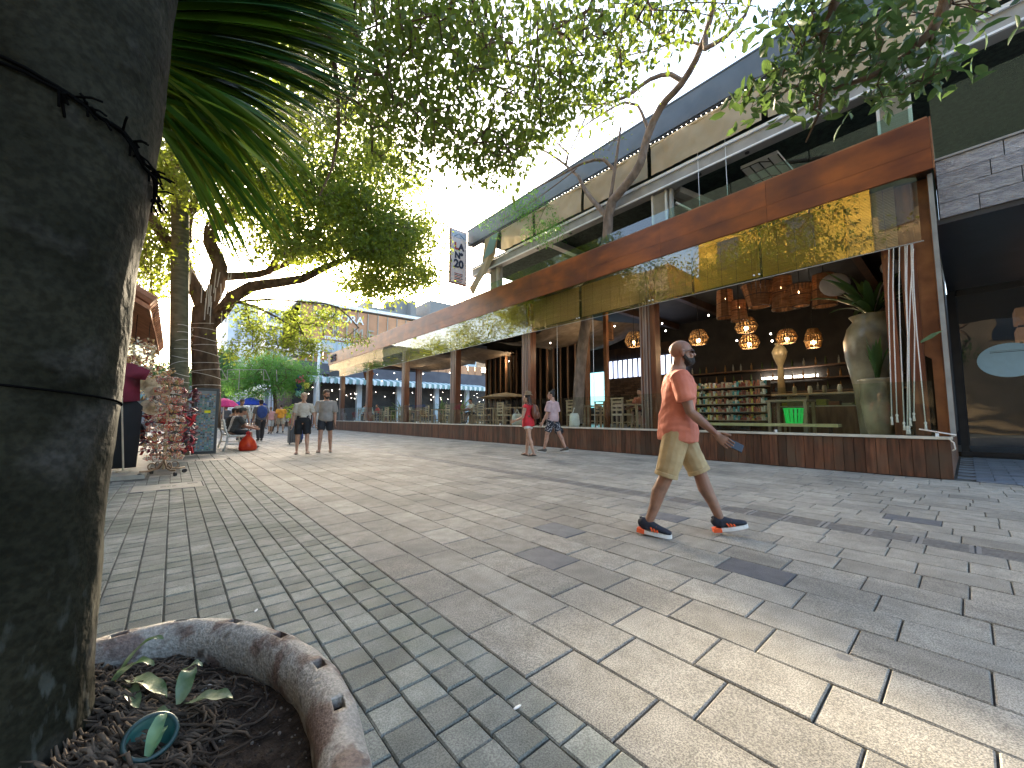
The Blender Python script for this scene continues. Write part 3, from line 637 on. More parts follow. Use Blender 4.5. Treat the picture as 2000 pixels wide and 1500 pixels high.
# slender posts between
for k, (a, lb) in enumerate(((8.35, 'slim reddish post right of the inner tree trunk'), (9.15, 'slim reddish post left of the inner tree trunk'))):
    m_ = MB(); m_.box(XF + 1.5, XF + 1.64, a - .5, a - .38, FZ, FB); o = build('slim_post', m_, W['pier']); tag(o, lb, 'post')
# corner pier with slanted board
t = thing('corner_pier', 'broad rusty orange corner panel with a slanted opening at the near end', 'pier', (XF + .5, .3, .68))
px0 = XF + .32
m_ = MB(); m_.prism([(px0, .22, .69), (px0, .34, .69), (px0, .34, 2.0), (px0, .62, 2.25), (px0, .64, FB), (px0, .22, FB)], (.05, 0, 0)); build('panel', m_, W['pier'], t)
m_ = MB(); m_.box(px0, px0 + .05, .42, .64, .69, 2.2); build('panel', m_, W['dark_wood'], t)
m_ = MB(); m_.box(px0 - .12, px0 + 2.2, .17, .215, .69, FB); build('side_board', m_, W['pier'], t)
m_ = MB(); m_.box(px0 - .16, px0 - .12, .14, .2, .69, FB); build('metal_edge', m_, W['beam_white'], t)
# ------- glass valance panes and the low screens
t = thing('glass_valance', 'row of hanging glass panes below the orange fascia, mirroring the trees', 'glass panes', (XF, 10, 4.6))
y = .32
while y < YFAR:
    y1 = min(y + 2.5, YFAR + .9); zb = 4.0 if y < 28 else 4.05
    m_ = MB(); m_.box(XF - .005, XF + .007, y + .006, y1 - .006, zb, FB + .02); build('glass_pane', m_, W['glass_valance'], t)
    m_ = MB(); m_.tube([(XF - .025, y1 - .05, zb + .1), (XF + .02, y1 - .05, zb + .1)], .018, 8); m_.tube([(XF - .025, y1 + .05, zb + .1), (XF + .02, y1 + .05, zb + .1)], .018, 8); build('fitting', m_, W['edge_white'], t)
    y = y1
m_ = MB(); m_.box(XF - .012, XF + .014, .30, YFAR, 3.985, 3.998); build('bottom_edge', m_, W['beam_white'], t)
t = thing('glass_screen', 'low clear glass screen standing on the cream ledge', 'glass screen', (XF + .1, 10, .7))
y = .35
while y < YFAR - 1:
    m_ = MB(); m_.box(XF + .12, XF + .13, y + .006, y + 2.3 - .006, .69, 1.62); build('glass_pane', m_, W['glass'], t)
    m_ = MB(); m_.box(XF + .11, XF + .14, y - .02, y + .02, .685, .74); build('clamp', m_, W['edge_white'], t)
    y += 2.3
# tall vertical cables seen in the glass
for k, yy_ in enumerate((8.9, 7.4, 4.05, 3.4)):
    z0_, z1_ = (.7, 4.3) if k < 2 else (6.15, 8.4)
    m_ = MB(); m_.tube([(XF + .2, yy_, z0_), (XF + .2, yy_, z1_)], .006, 5); o = build('steel_cable', m_, W['edge_white']); tag(o, ['thin vertical wire behind the glass left of the inner tree', 'thin vertical wire behind the glass between the inner tree and the second post', 'left one of two thin wires hanging in the terrace opening', 'right one of two thin wires hanging in the terrace opening'][k], 'wire')
# ------- bamboo blinds behind the valance
def blindmat(nm, c1, c2, tr):
    m = bpy.data.materials.new(nm); m.use_nodes = True; nt = m.node_tree; L = nt.links; b = nt.nodes['Principled BSDF']
    tc = _n(nt, 'ShaderNodeTexCoord'); mp = _n(nt, 'ShaderNodeMapping'); mp.inputs['Scale'].default_value = (1, .35, 42); L.new(tc.outputs['Object'], mp.inputs[0])
    nz = _n(nt, 'ShaderNodeTexNoise'); nz.inputs['Scale'].default_value = 2.0; nz.inputs['Detail'].default_value = 4; L.new(mp.outputs[0], nz.inputs[0])
    rp = _n(nt, 'ShaderNodeValToRGB'); rp.color_ramp.elements[0].position = .35; rp.color_ramp.elements[1].position = .65
    rp.color_ramp.elements[0].color = (*c1, 1); rp.color_ramp.elements[1].color = (*c2, 1); L.new(nz.outputs[0], rp.inputs[0])
    L.new(rp.outputs[0], b.inputs['Base Color']); b.inputs['Roughness'].default_value = .6
    wv = _n(nt, 'ShaderNodeTexWave', bands_direction='Z'); wv.inputs['Scale'].default_value = 11; wv.inputs['Distortion'].default_value = .6; L.new(tc.outputs['Object'], wv.inputs[0])
    bp = _n(nt, 'ShaderNodeBump'); bp.inputs['Strength'].default_value = .8; bp.inputs['Distance'].default_value = .01; L.new(wv.outputs['Fac'], bp.inputs['Height']); L.new(bp.outputs[0], b.inputs['Normal'])
    tl = _n(nt, 'ShaderNodeBsdfTranslucent'); tl.inputs[0].default_value = (*tr, 1); ms = _n(nt, 'ShaderNodeMixShader'); ms.inputs[0].default_value = .35
    L.new(b.outputs[0], ms.inputs[1]); L.new(tl.outputs[0], ms.inputs[2]); L.new(ms.outputs[0], nt.nodes['Material Output'].inputs[0]); return m
B1 = blindmat('glow tinted bamboo', (0.36, 0.23, 0.045), (0.56, 0.37, 0.08), (0.8, 0.5, 0.08))  # yellow glow on the near blinds is put into this bamboo colour
B2 = blindmat('tan bamboo', (0.25, 0.175, 0.09), (0.42, 0.31, 0.165), (0.5, 0.36, 0.18))
bl = [(0.62, 1.30, B2, 'short tan bamboo blind at the near corner', 4.06), (1.34, 2.75, B1, 'glow tinted bamboo blind nearest the corner, brightest patch', 4.06), (2.8, 4.25, B1, 'glow tinted bamboo blind left of the brightest one', 4.08), (4.3, 5.3, B2, 'tan bamboo blind right of the second post', 4.1),
      (5.6, 7.8, B2, 'tan bamboo blind just left of the second post', 4.15), (7.9, 10.0, B2, 'tan bamboo blind right of the third post', 4.15), (10.4, 12.6, B2, 'tan bamboo blind left of the third post', 4.2), (12.7, 14.8, B2, 'tan bamboo blind right of the fourth post', 4.25)]
for a, b_, m, lb, zb in bl:
    t = thing('bamboo_blind', lb, 'blind', (XF + .2, a, 4.6), 'bamboo blinds behind the glass valance')
    wavy(a, b_, zb, FB - .02, XF + .17, .015, m, t, 'weave', 6, 14)
    m_ = MB(); m_.bar((XF + .165, a, zb - .01), (XF + .165, b_, zb - .01), .03, .03); build('bottom_bar', m_, W['dark_wood'], t)
    for yy_ in np.arange(a + .15, b_, .32):
        m_ = MB(); m_.tube([(XF + .145, yy_, zb), (XF + .145, yy_, FB - .03)], .003, 4); build('cord', m_, W['dark_wood'], t)
# long dark blinds farther along
for k in range(4):
    a = 15.3 + 5 * k; t = thing('shade_cloth', f'{["first","second","third","fourth"][k]} folded shade cloth beyond the fourth post, behind the valance', 'blind', (XF + .2, a, 5), 'shade cloths at the far bays')
    wavy(a, a + 4.4, 4.7, FB - .02, XF + .25, .03, W['cream'], t, 'fabric', 6, 20)
# ------- hanging cords at the corner
cords = [(1736, 1742, 820, 0), (1745, 1752, 815, 0), (1757, 1766, 830, 0), (1768, 1772, 838, 0), (1772, 1778, 822, 0), (1780, 1785, 812, 0), (1764, 1797, 838, 1), (1783, 1808, 830, 0)]
for k, (ut, ub, vb, cr) in enumerate(cords):
    a = at_x(ut, 486, XF + .14); b_ = at_x(ub, vb, XF + .14); a.z = 4.02
    if cr: a, b_ = at_x(1784, 486, XF + .14), at_x(1776, 838, XF + .14)
    t = thing('blind_cord', 'pale knotted blind cord hanging beside others at the near corner', 'cord', b_, 'blind cords hanging at the near corner')
    mid = (a + b_) / 2 + Vector((random.uniform(-.01, .01), random.uniform(-.03, .03), 0))
    m_ = MB(); m_.tube([a, a.lerp(mid, .5) + Vector((0, .01, 0)), mid, b_], .009, 6); build('cord', m_, W['rope'], t)
    m_ = MB(); m_.ell(b_ + Vector((0, 0, .03)), (.02, .02, .03), 8, 6); m_.tube([b_ + Vector((0, 0, .01)), b_ - Vector((0, 0, .09))], [.014, .02], 7); build('knot', m_, W['rope'], t, smooth=True)
t = MB(); t.tube([at_x(1795 , 838, XF - .04), at_x(1868, 850, XF - .045), Vector((XF - .06, .22, .66)), Vector((XF - .05, .17, .60)), Vector((XF - .03, .16, .5)), Vector((XF - .01, .19, .47))], .011, 6)
o = build('loose_rope', t, W['rope'], smooth=True); tag(o, 'loose pale rope looped over the near end of the ledge', 'rope')
# ------- right hand shop
shop = thing('corner_shop', 'shop on the right with split stone band, dark soffit and tall dark window', 'shop', (12, -2, 0))
SX = 9.9
y = .02; r = 0
for r in range(4):
    z0 = 4.43 + r * .26; y = .1; w0 = (.45, .9, .6, .75)[r]
    while y > -5:
        w = w0 if y == .1 else random.choice((.6, .8, 1.0))
        m_ = MB(); d_ = random.uniform(0, .015); m_.box(SX - d_, SX + .12, y - w + .006, min(y, .1) - .006, z0 + .005, z0 + .255); build('stone', m_, W['stone'], shop); y -= w
m_ = MB(); m_.box(SX + .05, SX + .25, -6, .1, 4.46, 5.46); build('band_backing', m_, W['soffit'], shop)
m_ = MB(); m_.box(SX - .03, SX + .3, -6, .12, 5.475, 5.51); build('coping', m_, W['beam_white'], shop)
m_ = MB(); m_.box(SX + .02, 15.6, -6, .16, 4.34, 4.43); build('soffit', m_, W['soffit'], shop)
m_ = MB(); m_.box(15.6, 15.7, -6, .16, 4.2, 4.7); m_.box(15.4, 15.6, -6, .16, 0, .12); m_.box(15.45, 15.6, .02, .16, .12, 4.34); build('window_frame', m_, W['black'], shop)
for k in range(2):
    m_ = MB(); m_.box(15.5, 15.512, -2.4 * (k + 1) + .01, -2.4 * k, .12, 4.34); build('glass_pane', m_, W['glass_dark'], shop)
m_ = MB(); m_.box(19, 19.1, -6, 1, 0, 5); m_.box(15.6, 19, .3, .4, 0, 5); build('inner_wall', m_, W['soffit'], shop)
m_ = MB(); m_.box(15.6, 19, -6, .3, -.02, .1); build('floor', m_, W['floor_in'], shop)
# shop things behind glass
t = thing('stool', 'orange cushioned display bench inside the dark shop window', 'bench', (16.3, -1.05, 1.2))
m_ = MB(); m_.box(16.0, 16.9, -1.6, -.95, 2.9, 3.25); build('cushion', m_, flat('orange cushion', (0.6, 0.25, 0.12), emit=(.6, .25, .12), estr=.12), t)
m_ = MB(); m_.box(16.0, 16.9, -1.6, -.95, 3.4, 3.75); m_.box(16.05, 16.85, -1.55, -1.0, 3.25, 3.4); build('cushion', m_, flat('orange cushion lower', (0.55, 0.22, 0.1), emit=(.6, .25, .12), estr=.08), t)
m_ = MB(); m_.box(16.02, 16.88, -1.58, -.97, 3.25, 3.30); m_.bar((16.1, -1.0, .1), (16.1, -1.0, 2.9), .05); m_.bar((16.8, -1.5, .1), (16.8, -1.5, 2.9), .05); m_.bar((16.8, -1.0, .1), (16.8, -1.0, 2.9), .05); m_.bar((16.1, -1.5, .1), (16.1, -1.5, 2.9), .05); build('frame', m_, W['black'], t)
# round sticker on the glass
sc_ = at_x(1972, 703, 15.49); t = thing('window_sticker', 'pale blue oval sticker with thin print lines on the dark shop window', 'sticker', sc_)
m_ = MB(); pts = []
for k in range(40):
    a = 2 * math.pi * k / 40; pts.append((15.485, sc_.y + .52 * math.cos(a), sc_.z + .42 * math.sin(a)))
m_.prism(pts, (.008, 0, 0)); build('disc', m_, flat('sticker blue', (0.42, 0.60, 0.70), .5, .03), t)
m_ = MB(); m_.box(15.480, 15.484, sc_.y - .4, sc_.y + .3, sc_.z + .20, sc_.z + .212); m_.box(15.480, 15.484, sc_.y - .4, sc_.y + .3, sc_.z + .235, sc_.z + .24); build('print_line', m_, W['black'], t)
# glass balustrade on the shop terrace
t = thing('shop_terrace_balustrade', 'tall glass balustrade above the split stone band', 'balustrade', (SX, -1, 5.5))
for k in range(4):
    m_ = MB(); m_.box(SX + .02, SX + .034, .1 - 1.15 * (k + 1) + .008, .1 - 1.15 * k, 5.51, 6.75); build('glass_pane', m_, W['glass_rail'], t)
    m_ = MB(); m_.tube([(SX + .05, .1 - 1.15 * (k + 1), 6.7), (SX + 1.2, -.3 - 1.15 * (k + 1), 6.9)], .008, 5); build('stay_wire', m_, W['edge_white'], t)
m_ = MB(); m_.box(SX + .3, 18, -6, -.0, 5.46, 5.52); build('terrace_slab', m_, W['soffit'], shop)
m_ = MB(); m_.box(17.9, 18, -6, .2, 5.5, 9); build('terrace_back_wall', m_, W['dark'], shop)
# hanging vertical name sign
sp = Vector((XF - .02, 14.1, 6.75))
t = thing('hanging_sign', 'narrow vertical sign reading LA No 20 at the far end of the terrace', 'sign', sp)
c0 = Vector((XF - .44, 14.1, 7.95))
m_ = MB(); m_.box(c0.x - .43, c0.x + .43, 14.06, 14.16, 6.72, 9.15); build('frame', m_, flat('sign frame', (0.3, 0.15, 0.11)), t)
m_ = MB(); m_.box(c0.x - .38, c0.x + .38, 14.045, 14.062, 6.78, 9.1); build('face', m_, flat('sign face', (0.6, 0.50, 0.46), .6, .06), t)
m_ = MB(); m_.box(c0.x - .35, c0.x + .35, 14.036, 14.046, 8.78, 9.02); build('panel', m_, flat('sign header', (0.4, 0.43, 0.48)), t)
MX = lambda x, z: Matrix.Translation((x, 14.035, z)) @ Matrix.Rotation(R(90), 4, 'X')
ink, ink2 = flat('dark ink', (0.03, 0.03, 0.05)), flat('red ink', (0.32, 0.06, 0.05))
letters('letter', 'L', .40, MX(c0.x - .13, 8.38), ink2, t, .006, .02); letters('letter', 'A', .40, MX(c0.x + .12, 8.38), ink, t, .006, .02)
letters('letter', 'N\u00ba', .36, MX(c0.x, 7.98), ink, t, .006, .02); letters('letter', '20', .48, MX(c0.x, 7.60), ink, t, .006, .02)
for k in range(6): m_ = MB(); m_.box(c0.x - .22 + .02 * (k % 2), c0.x + .22 - .03 * (k % 3), 14.036, 14.046, 7.16 - k * .07, 7.19 - k * .07); build('print_line', m_, ink if k % 2 else ink2, t)
m_ = MB(); m_.bar((c0.x - .25, 14.034, 8.8), (c0.x, 14.034, 8.98), .014); m_.bar((c0.x + .25, 14.034, 8.8), (c0.x, 14.034, 8.98), .014); build('roof_emblem', m_, ink, t)
m_ = MB(); m_.box(c0.x + .43, XF + .3, 14.08, 14.13, 8.7, 8.75); m_.box(c0.x + .43, XF + .3, 14.08, 14.13, 7.0, 7.05); build('bracket', m_, W['black'], t)
# letters at the far fascia end
ML = Matrix.Translation((XF - .05, YFAR - .2, 5.62)) @ Matrix.Rotation(R(-90), 4, 'Z') @ Matrix.Rotation(R(90), 4, 'X')
o = link('fascia_letters', text_mesh('LOS', .75, .03, .02), ink); o.data.transform(ML); tag(o, 'dark raised letters LOS on the far end of the orange fascia', 'sign letters')
# ================================================================== INSIDE THE RESTAURANT
def lamp_lathe(name, label, u, v, X, wpx, hpx, kind, group):
    P = at_x(u, v, X); d = depth_of(P); r = wpx / FPX * d / 2; h = hpx / FPX * d
    t = thing(name, label, 'lamp', P, group)
    m_ = MB(); m_.tube([P + Vector((0, 0, h / 2)), (P.x, P.y, FB - .02)], .008, 5); build('cord', m_, W['black'], t)
    if kind == 'cyl' or kind == 'cone':
        top = .86 if kind == 'cyl' else 1.25; bot = 1.0 if kind == 'cyl' else .75
        n = 22
        for k in range(1):
            m_ = MB()
            for i in range(n):
                a = 2 * math.pi * i / n
                m_.bar((P.x + r * bot * math.cos(a), P.y + r * bot * math.sin(a), P.z - h / 2), (P.x + r * top * math.cos(a), P.y + r * top * math.sin(a), P.z + h / 2), .018, 2 * math.pi * r / n * .86, up=(-math.sin(a), math.cos(a), 0))
            o = build('reed_shade', m_, W['wicker'], t); o['kind'] = 'stuff'
        m_ = MB()
        for zz in (-h / 2, h / 2, 0): m_.tube([(P.x + r * 1.03 * (bot + (top - bot) * (zz / h + .5)) * math.cos(a), P.y + r * 1.03 * (bot + (top - bot) * (zz / h + .5)) * math.sin(a), P.z + zz) for a in np.linspace(0, 2 * math.pi, 20, endpoint=False)], .012, 5, closed=True)
        build('hoop', m_, W['dark_wood'], t)
        m_ = MB(); m_.ell(P + Vector((0, 0, h * .18)), .035, 8, 6); build('bulb', m_, W['bulb'], t, smooth=True)
    else:
        tiers = [(.55, .5), (.85, .2), (1.0, -.1), (.72, -.42)]
        for (a0, z0), (a1, z1) in zip(tiers[:-1], tiers[1:]):
            m_ = MB(); n = 18
            for i in range(n):
                a = 2 * math.pi * i / n
                m_.tube([(P.x + r * a0 * math.cos(a), P.y + r * a0 * math.sin(a), P.z + h * z0), (P.x + r * a1 * math.cos(a + .06), P.y + r * a1 * math.sin(a + .06), P.z + h * z1)], [.014, .026], 5)
            o = build('bead_tier', m_, W['wicker_gold'], t); o['kind'] = 'stuff'
        m_ = MB()
        for a0, z0 in tiers: m_.tube([(P.x + r * a0 * math.cos(a), P.y + r * a0 * math.sin(a), P.z + z0 * h) for a in np.linspace(0, 2 * math.pi, 18, endpoint=False)], .014, 5, closed=True)
        build('hoop', m_, W['dark_wood'], t)
        m_ = MB(); m_.ell(P - Vector((0, 0, h * .18)), .06, 8, 6); build('bulb', m_, W['bulb'], t, smooth=True)
        ld = bpy.data.lights.new('lamp_light', 'POINT'); ld.energy = 2.2; ld.color = (1, .68, .38); ld.shadow_soft_size = .05; lo_ = bpy.data.objects.new('lamp_light', ld); col.objects.link(lo_); lo_.parent = t; lo_.location = (0, 0, -h * .55)
    return t
for k, (u, v, w, h, kd, lb) in enumerate([(1416, 594, 30, 54, 'cyl', 'leftmost reed cylinder lantern below the glow tinted blind'), (1443, 607, 27, 40, 'cyl', 'small reed lantern just right of the leftmost one'), (1482, 578, 46, 44, 'cone', 'flared reed lantern third from the left'),
        (1528, 573, 36, 64, 'cyl', 'largest reed cylinder lantern in the middle of the group'), (1562, 578, 36, 40, 'cone', 'reddish flared reed lantern right of the largest one'), (1609, 567, 38, 62, 'cyl', 'rightmost reed cylinder lantern near the jar plant'),
        (1190, 648, 16, 34, 'cyl', 'narrow reed lantern behind the glass left of the second post'), (1098, 650, 26, 26, 'cone', 'reed lantern hanging left of the inner tree trunk'), (720, 735, 16, 14, 'cone', 'small orange lantern at the far bays')]):
    lamp_lathe('reed_lantern', lb, u, v, 11.5 if k < 6 else 12.0, w, h, kd, 'reed lanterns hanging inside the restaurant')
for u, v, w, h, lb in [(1364, 660, 34, 30, 'lit beaded basket lamp above and right of the bald man'), (1457, 636, 38, 30, 'upper lit basket lamp of the stacked pair'), (1463, 668, 34, 28, 'lower lit basket lamp of the stacked pair'), (1536, 658, 34, 28, 'lit basket lamp above the pale bar vase'), (1588, 662, 27, 40, 'lit bell shaped lamp nearest the jar plant'), (1238, 664, 34, 30, 'lit basket lamp just left of the second post')]:
    lamp_lathe('basket_lamp', lb, u, v, 13.0, w, h, 'bell', 'lit basket lamps over the bar')
W['spot'] = W['bulb_white']
for k, (u, v) in enumerate([(1293, 632), (1384, 616), (1505, 652), (1508, 666), (1439, 665), (1582, 562), (1300, 646), (1080, 615), (1262, 610)]):
    P = at_x(u, v, 14.5); m_ = MB(); m_.ell(P, .028, 8, 6)
    o = build('spotlight', m_, W['spot']); tag(o, 'tiny white spotlight glinting under the dark restaurant ceiling', 'spotlight', 'tiny spotlights under the restaurant ceiling')
# bar counter at the back
t = thing('bar_counter', 'long dark bar counter with shelves at the back of the near room', 'bar', (14, 4, FZ))
m_ = MB(); m_.box(13.6, 14.3, 1.2, 8.5, FZ, 1.62); build('front', m_, W['dark_wood'], t)
m_ = MB(); m_.box(13.5, 14.4, 1.1, 8.6, 1.62, 1.68); build('top', m_, W['table_wood'], t)
for z_ in (1.9, 2.35, 2.8):
    m_ = MB(); m_.box(17.1, 17.45, 1.2, 9, z_, z_ + .04); build('shelf', m_, W['brown_wood'], t)
bm = []
for c_ in ((.08, .12, .05), (.35, .2, .08), (.4, .42, .4), (.1, .05, .04)):
    q = MB(); q.lathe([(.035, 0), (.036, .18), (.014, .23), (.013, .29)], (0, 0, 0), 8); me = q.mesh('bottle', True); me.materials.append(flat('bottle glass', c_, .15)); bm.append(me)
for z_ in (1.94, 2.39, 2.84):
    for k in range(22):
        o = link('bottle', random.choice(bm), None); o.location = (17.27, 1.4 + k * .34 + random.uniform(-.05, .05), z_); tag(o, 'small bottle standing on the dim back shelf of the bar', 'bottle', 'bottles on the back shelves of the bar')
m_ = MB(); m_.box(17.35, 17.4, 3.4, 5.2, 2.45, 2.52); o = build('light_strip', m_, W['bulb_white']); tag(o, 'short bright strip light above the back counter', 'light')
def vase(name, label, P, prof, m): 
    q = MB(); q.lathe(prof, (0, 0, 0), 24, cap=True); o = build(name, q, m, smooth=True); o.location = P; return tag(o, label, 'vase')
P = at_x(1524, 715, 13.8); P.z = 1.68
vase('tall_vase', 'slender pale vase with a bulb neck standing on the bar', P, [(.10, 0), (.09, .5), (.07, .85), (.16, 1.1), (.2, 1.28), (.14, 1.42), (.09, 1.48), (.13, 1.55)], W['ceramic'])
# counter along the ledge
t = thing('window_counter', 'pale yellow counter board lit along the inside of the near screen', 'counter', (XF + .6, 3, 1))
m_ = MB(); m_.box(XF + .55, XF + .95, 1.7, 4.9, .80, .86); build('board', m_, W['yellow_board'], t)
for y_ in (1.8, 3.3, 4.8): m_ = MB(); m_.box(XF + .6, XF + .66, y_, y_ + .06, FZ, .80); build('leg', m_, W['dark_wood'], t)
# added shelves of goods standing in for street reflections in the near screen
t = thing('reflection_shelves', 'added shelves of colourful goods standing in for a reflection, right of the bald man', 'shelves', (11.4, 4.4, FZ))
for z_ in (.9, 1.12, 1.34, 1.56, 1.78):
    q = MB(); q.box(11.3, 11.7, 3.3, 5.2, z_, z_ + .02); sh = build('shelf', q, W['table_wood'], t); q = MB(); r_ = random.Random(int(z_ * 50))
    for k in range(34): y_ = 3.32 + k * .055; q.box(11.3, 11.4, y_, y_ + .038, z_ + .02, z_ + .02 + r_.uniform(.05, .15)); 
    for k in range(34): y_ = 3.32 + k * .055; q.box(11.42, 11.5, y_, y_ + .04, z_ + .05, z_ + .06 + r_.uniform(.05, .13))
    o = build('goods', q, W['shades'], sh); o['kind'] = 'stuff'
q = MB(); q.box(11.71, 11.74, 3.3, 5.2, FZ, 1.95); build('back_panel', q, W['dark_wood'], t)
t = thing('glass_counter', 'long glazed serving counter with trays behind the green basket', 'counter', (11.9, 2.2, FZ))
q = MB(); q.box(11.8, 12.4, .9, 3.2, FZ, 1.25); build('base', q, W['brown_wood'], t); q = MB(); q.box(11.8, 12.4, .9, 3.2, 1.55, 1.58); q.box(11.8, 12.4, .9, 3.2, 1.25, 1.28); build('worktop', q, W['ledge'], t)
q = MB(); q.box(11.79, 11.80, .9, 3.2, 1.28, 1.55); build('glass_pane', q, W['glass'], t)
for k in range(9): q = MB(); q.box(11.9, 12.2, 1.0 + k * .24, 1.2 + k * .24, 1.29, 1.33 + .05 * (k % 3)); build('tray', q, flat('tray', [(.5, .45, .35), (.35, .1, .05), (.55, .5, .1)][k % 3]), t)
for k in range(7): q = MB(); q.lathe([(.04, 0), (.05, .12), (.03, .2)], (12.0 + .05 * (k % 3), 1.05 + k * .3, 1.58), 10); build('canister', q, W['white'] if k % 2 else W['ceramic'], t, smooth=True)
# green basket
P = at_x(1551, 826, 10.6); t = thing('laundry_basket', 'bright green slatted plastic basket on the counter behind the screen', 'basket', P); P.z = .86
for i in range(14):
    a = 2 * math.pi * i / 14; m_ = MB(); m_.bar((P.x + .15 * math.cos(a), P.y + .15 * math.sin(a), P.z), (P.x + .18 * math.cos(a), P.y + .18 * math.sin(a), P.z + .32), .012, .05, up=(-math.sin(a), math.cos(a), 0)); build('slat', m_, W['green_basket'], t)
m_ = MB(); m_.lathe([(.15, 0), (.15, .02)], P, 14); m_.tube([(P.x + .185 * math.cos(a), P.y + .185 * math.sin(a), P.z + .33) for a in np.linspace(0, 2 * math.pi, 16, endpoint=False)], .014, 5, closed=True); build('rim', m_, W['green_basket'], t)
# big jars with plants at the corner
def blades(n, L0, L1, spread, width, m, parent, base, droop=.5, seed=0, name='leaf', curl=0.0, az=None):
    r_ = random.Random(seed)
    for k in range(n):
        a = r_.uniform(0, 2 * math.pi) if az is None else r_.uniform(*az); L_ = r_.uniform(L0, L1); s_ = r_.uniform(.2, 1) * spread; w_ = width * r_.uniform(.8, 1.15)
        vs_, fs_ = [], []; nseg = 7
        for i in range(nseg + 1):
            t_ = i / nseg; el = math.pi / 2 - s_ * (0.5 + t_ * droop * 1.6)
            if i == 0: p_ = Vector((0, 0, 0))
            else: p_ = p_ + Vector((math.cos(el) * math.cos(a), math.cos(el) * math.sin(a), math.sin(el))) * (L_ / nseg)
            ww = w_ * math.sin(math.pi * min(1, .10 + t_ * .9)) ** .7 if t_ < 1 else 0.002
            side = Vector((-math.sin(a), math.cos(a), 0)); nrm = Vector((-math.sin(el) * math.cos(a), -math.sin(el) * math.sin(a), math.cos(el)))
            wob = .12 * math.sin(i * 2.1 + k) * ww
            vs_ += [p_ - side * ww / 2 + nrm * (ww * .18 + wob), p_.copy(), p_ + side * ww / 2 + nrm * (ww * .18 - wob)]
        for i in range(nseg): b_ = i * 3; fs_ += [(b_, b_ + 1, b_ + 4, b_ + 3), (b_ + 1, b_ + 2, b_ + 5, b_ + 4)]
        me = MB().add([Vector(base) + Vector(q) for q in vs_], fs_).mesh(name, True); me.materials.append(m); link(name, me, None, parent)
J1 = at_x(1716, 800, XF + 1.25); J1.z = FZ
t = thing('tall_jar', 'tall pale glazed jar with long leaves and white lily blooms at the near corner', 'jar', J1)
q = MB(); q.lathe([(.30, 0), (.33, .5), (.36, 1.0), (.46, 1.6), (.47, 1.95), (.40, 2.22), (.30, 2.36), (.36, 2.46), (.34, 2.46), (.27, 2.34)], J1, 32, cap=False); build('body', q, W['ceramic'], t, smooth=True)
blades(22, .8, 1.5, 1.25, .15, W['jar_leaf'], t, J1 + Vector((0, 0, 2.4)), .7, 4)
q = MB(); 
for dx, dy, dz, s_ in ((.0, .55, .85, .28), (-.1, -.35, .95, .17)):
    c_ = J1 + Vector((dx, dy, 2.4 + dz)); q = MB(); q.ell(c_, (s_ * .25, s_, s_ * .9), 14, 8, M=Matrix.Rotation(R(25), 3, 'X')); q.tube([J1 + Vector((0, 0, 2.4)), (J1 + Vector((0, 0, 2.4)) + c_) / 2 + Vector((0, 0, .1)), c_], .012, 5); build('bloom', q, flat('lily white', (.6, .56, .56), .5, .05, trans=.3), t, smooth=True)
J2 = at_x(1722, 840, XF + .62); J2.z = FZ + .06
t = thing('small_jar', 'shorter pale jar with snake plant standing in front of the tall jar', 'jar', J2)
q = MB(); q.lathe([(.19, 0), (.24, .25), (.27, .6), (.28, 1.0), (.30, 1.04), (.27, 1.05), (.25, .98)], J2, 28, cap=False); build('body', q, W['ceramic'], t, smooth=True)
blades(15, .6, .95, .5, .085, W['jar_leaf'], t, J2 + Vector((0, 0, 1.0)), .4, 9)
q = MB(); b0 = at_x(1798, 668, XF + .25); b1 = at_x(1842, 645, XF + .1)
t = thing('single_leaf', 'single pale green leaf poking out across the orange corner panel', 'leaf', b0)
sd_ = Vector((0, 0, 1)); m_ = MB(); m_.add([b0 - sd_ * .02, b0 + sd_ * .02, b0.lerp(b1, .5) + sd_ * .045, b1, b0.lerp(b1, .5) - sd_ * .035], [(0, 4, 2, 1), (4, 3, 2)]); build('blade', m_, W['green_leaf'], t)
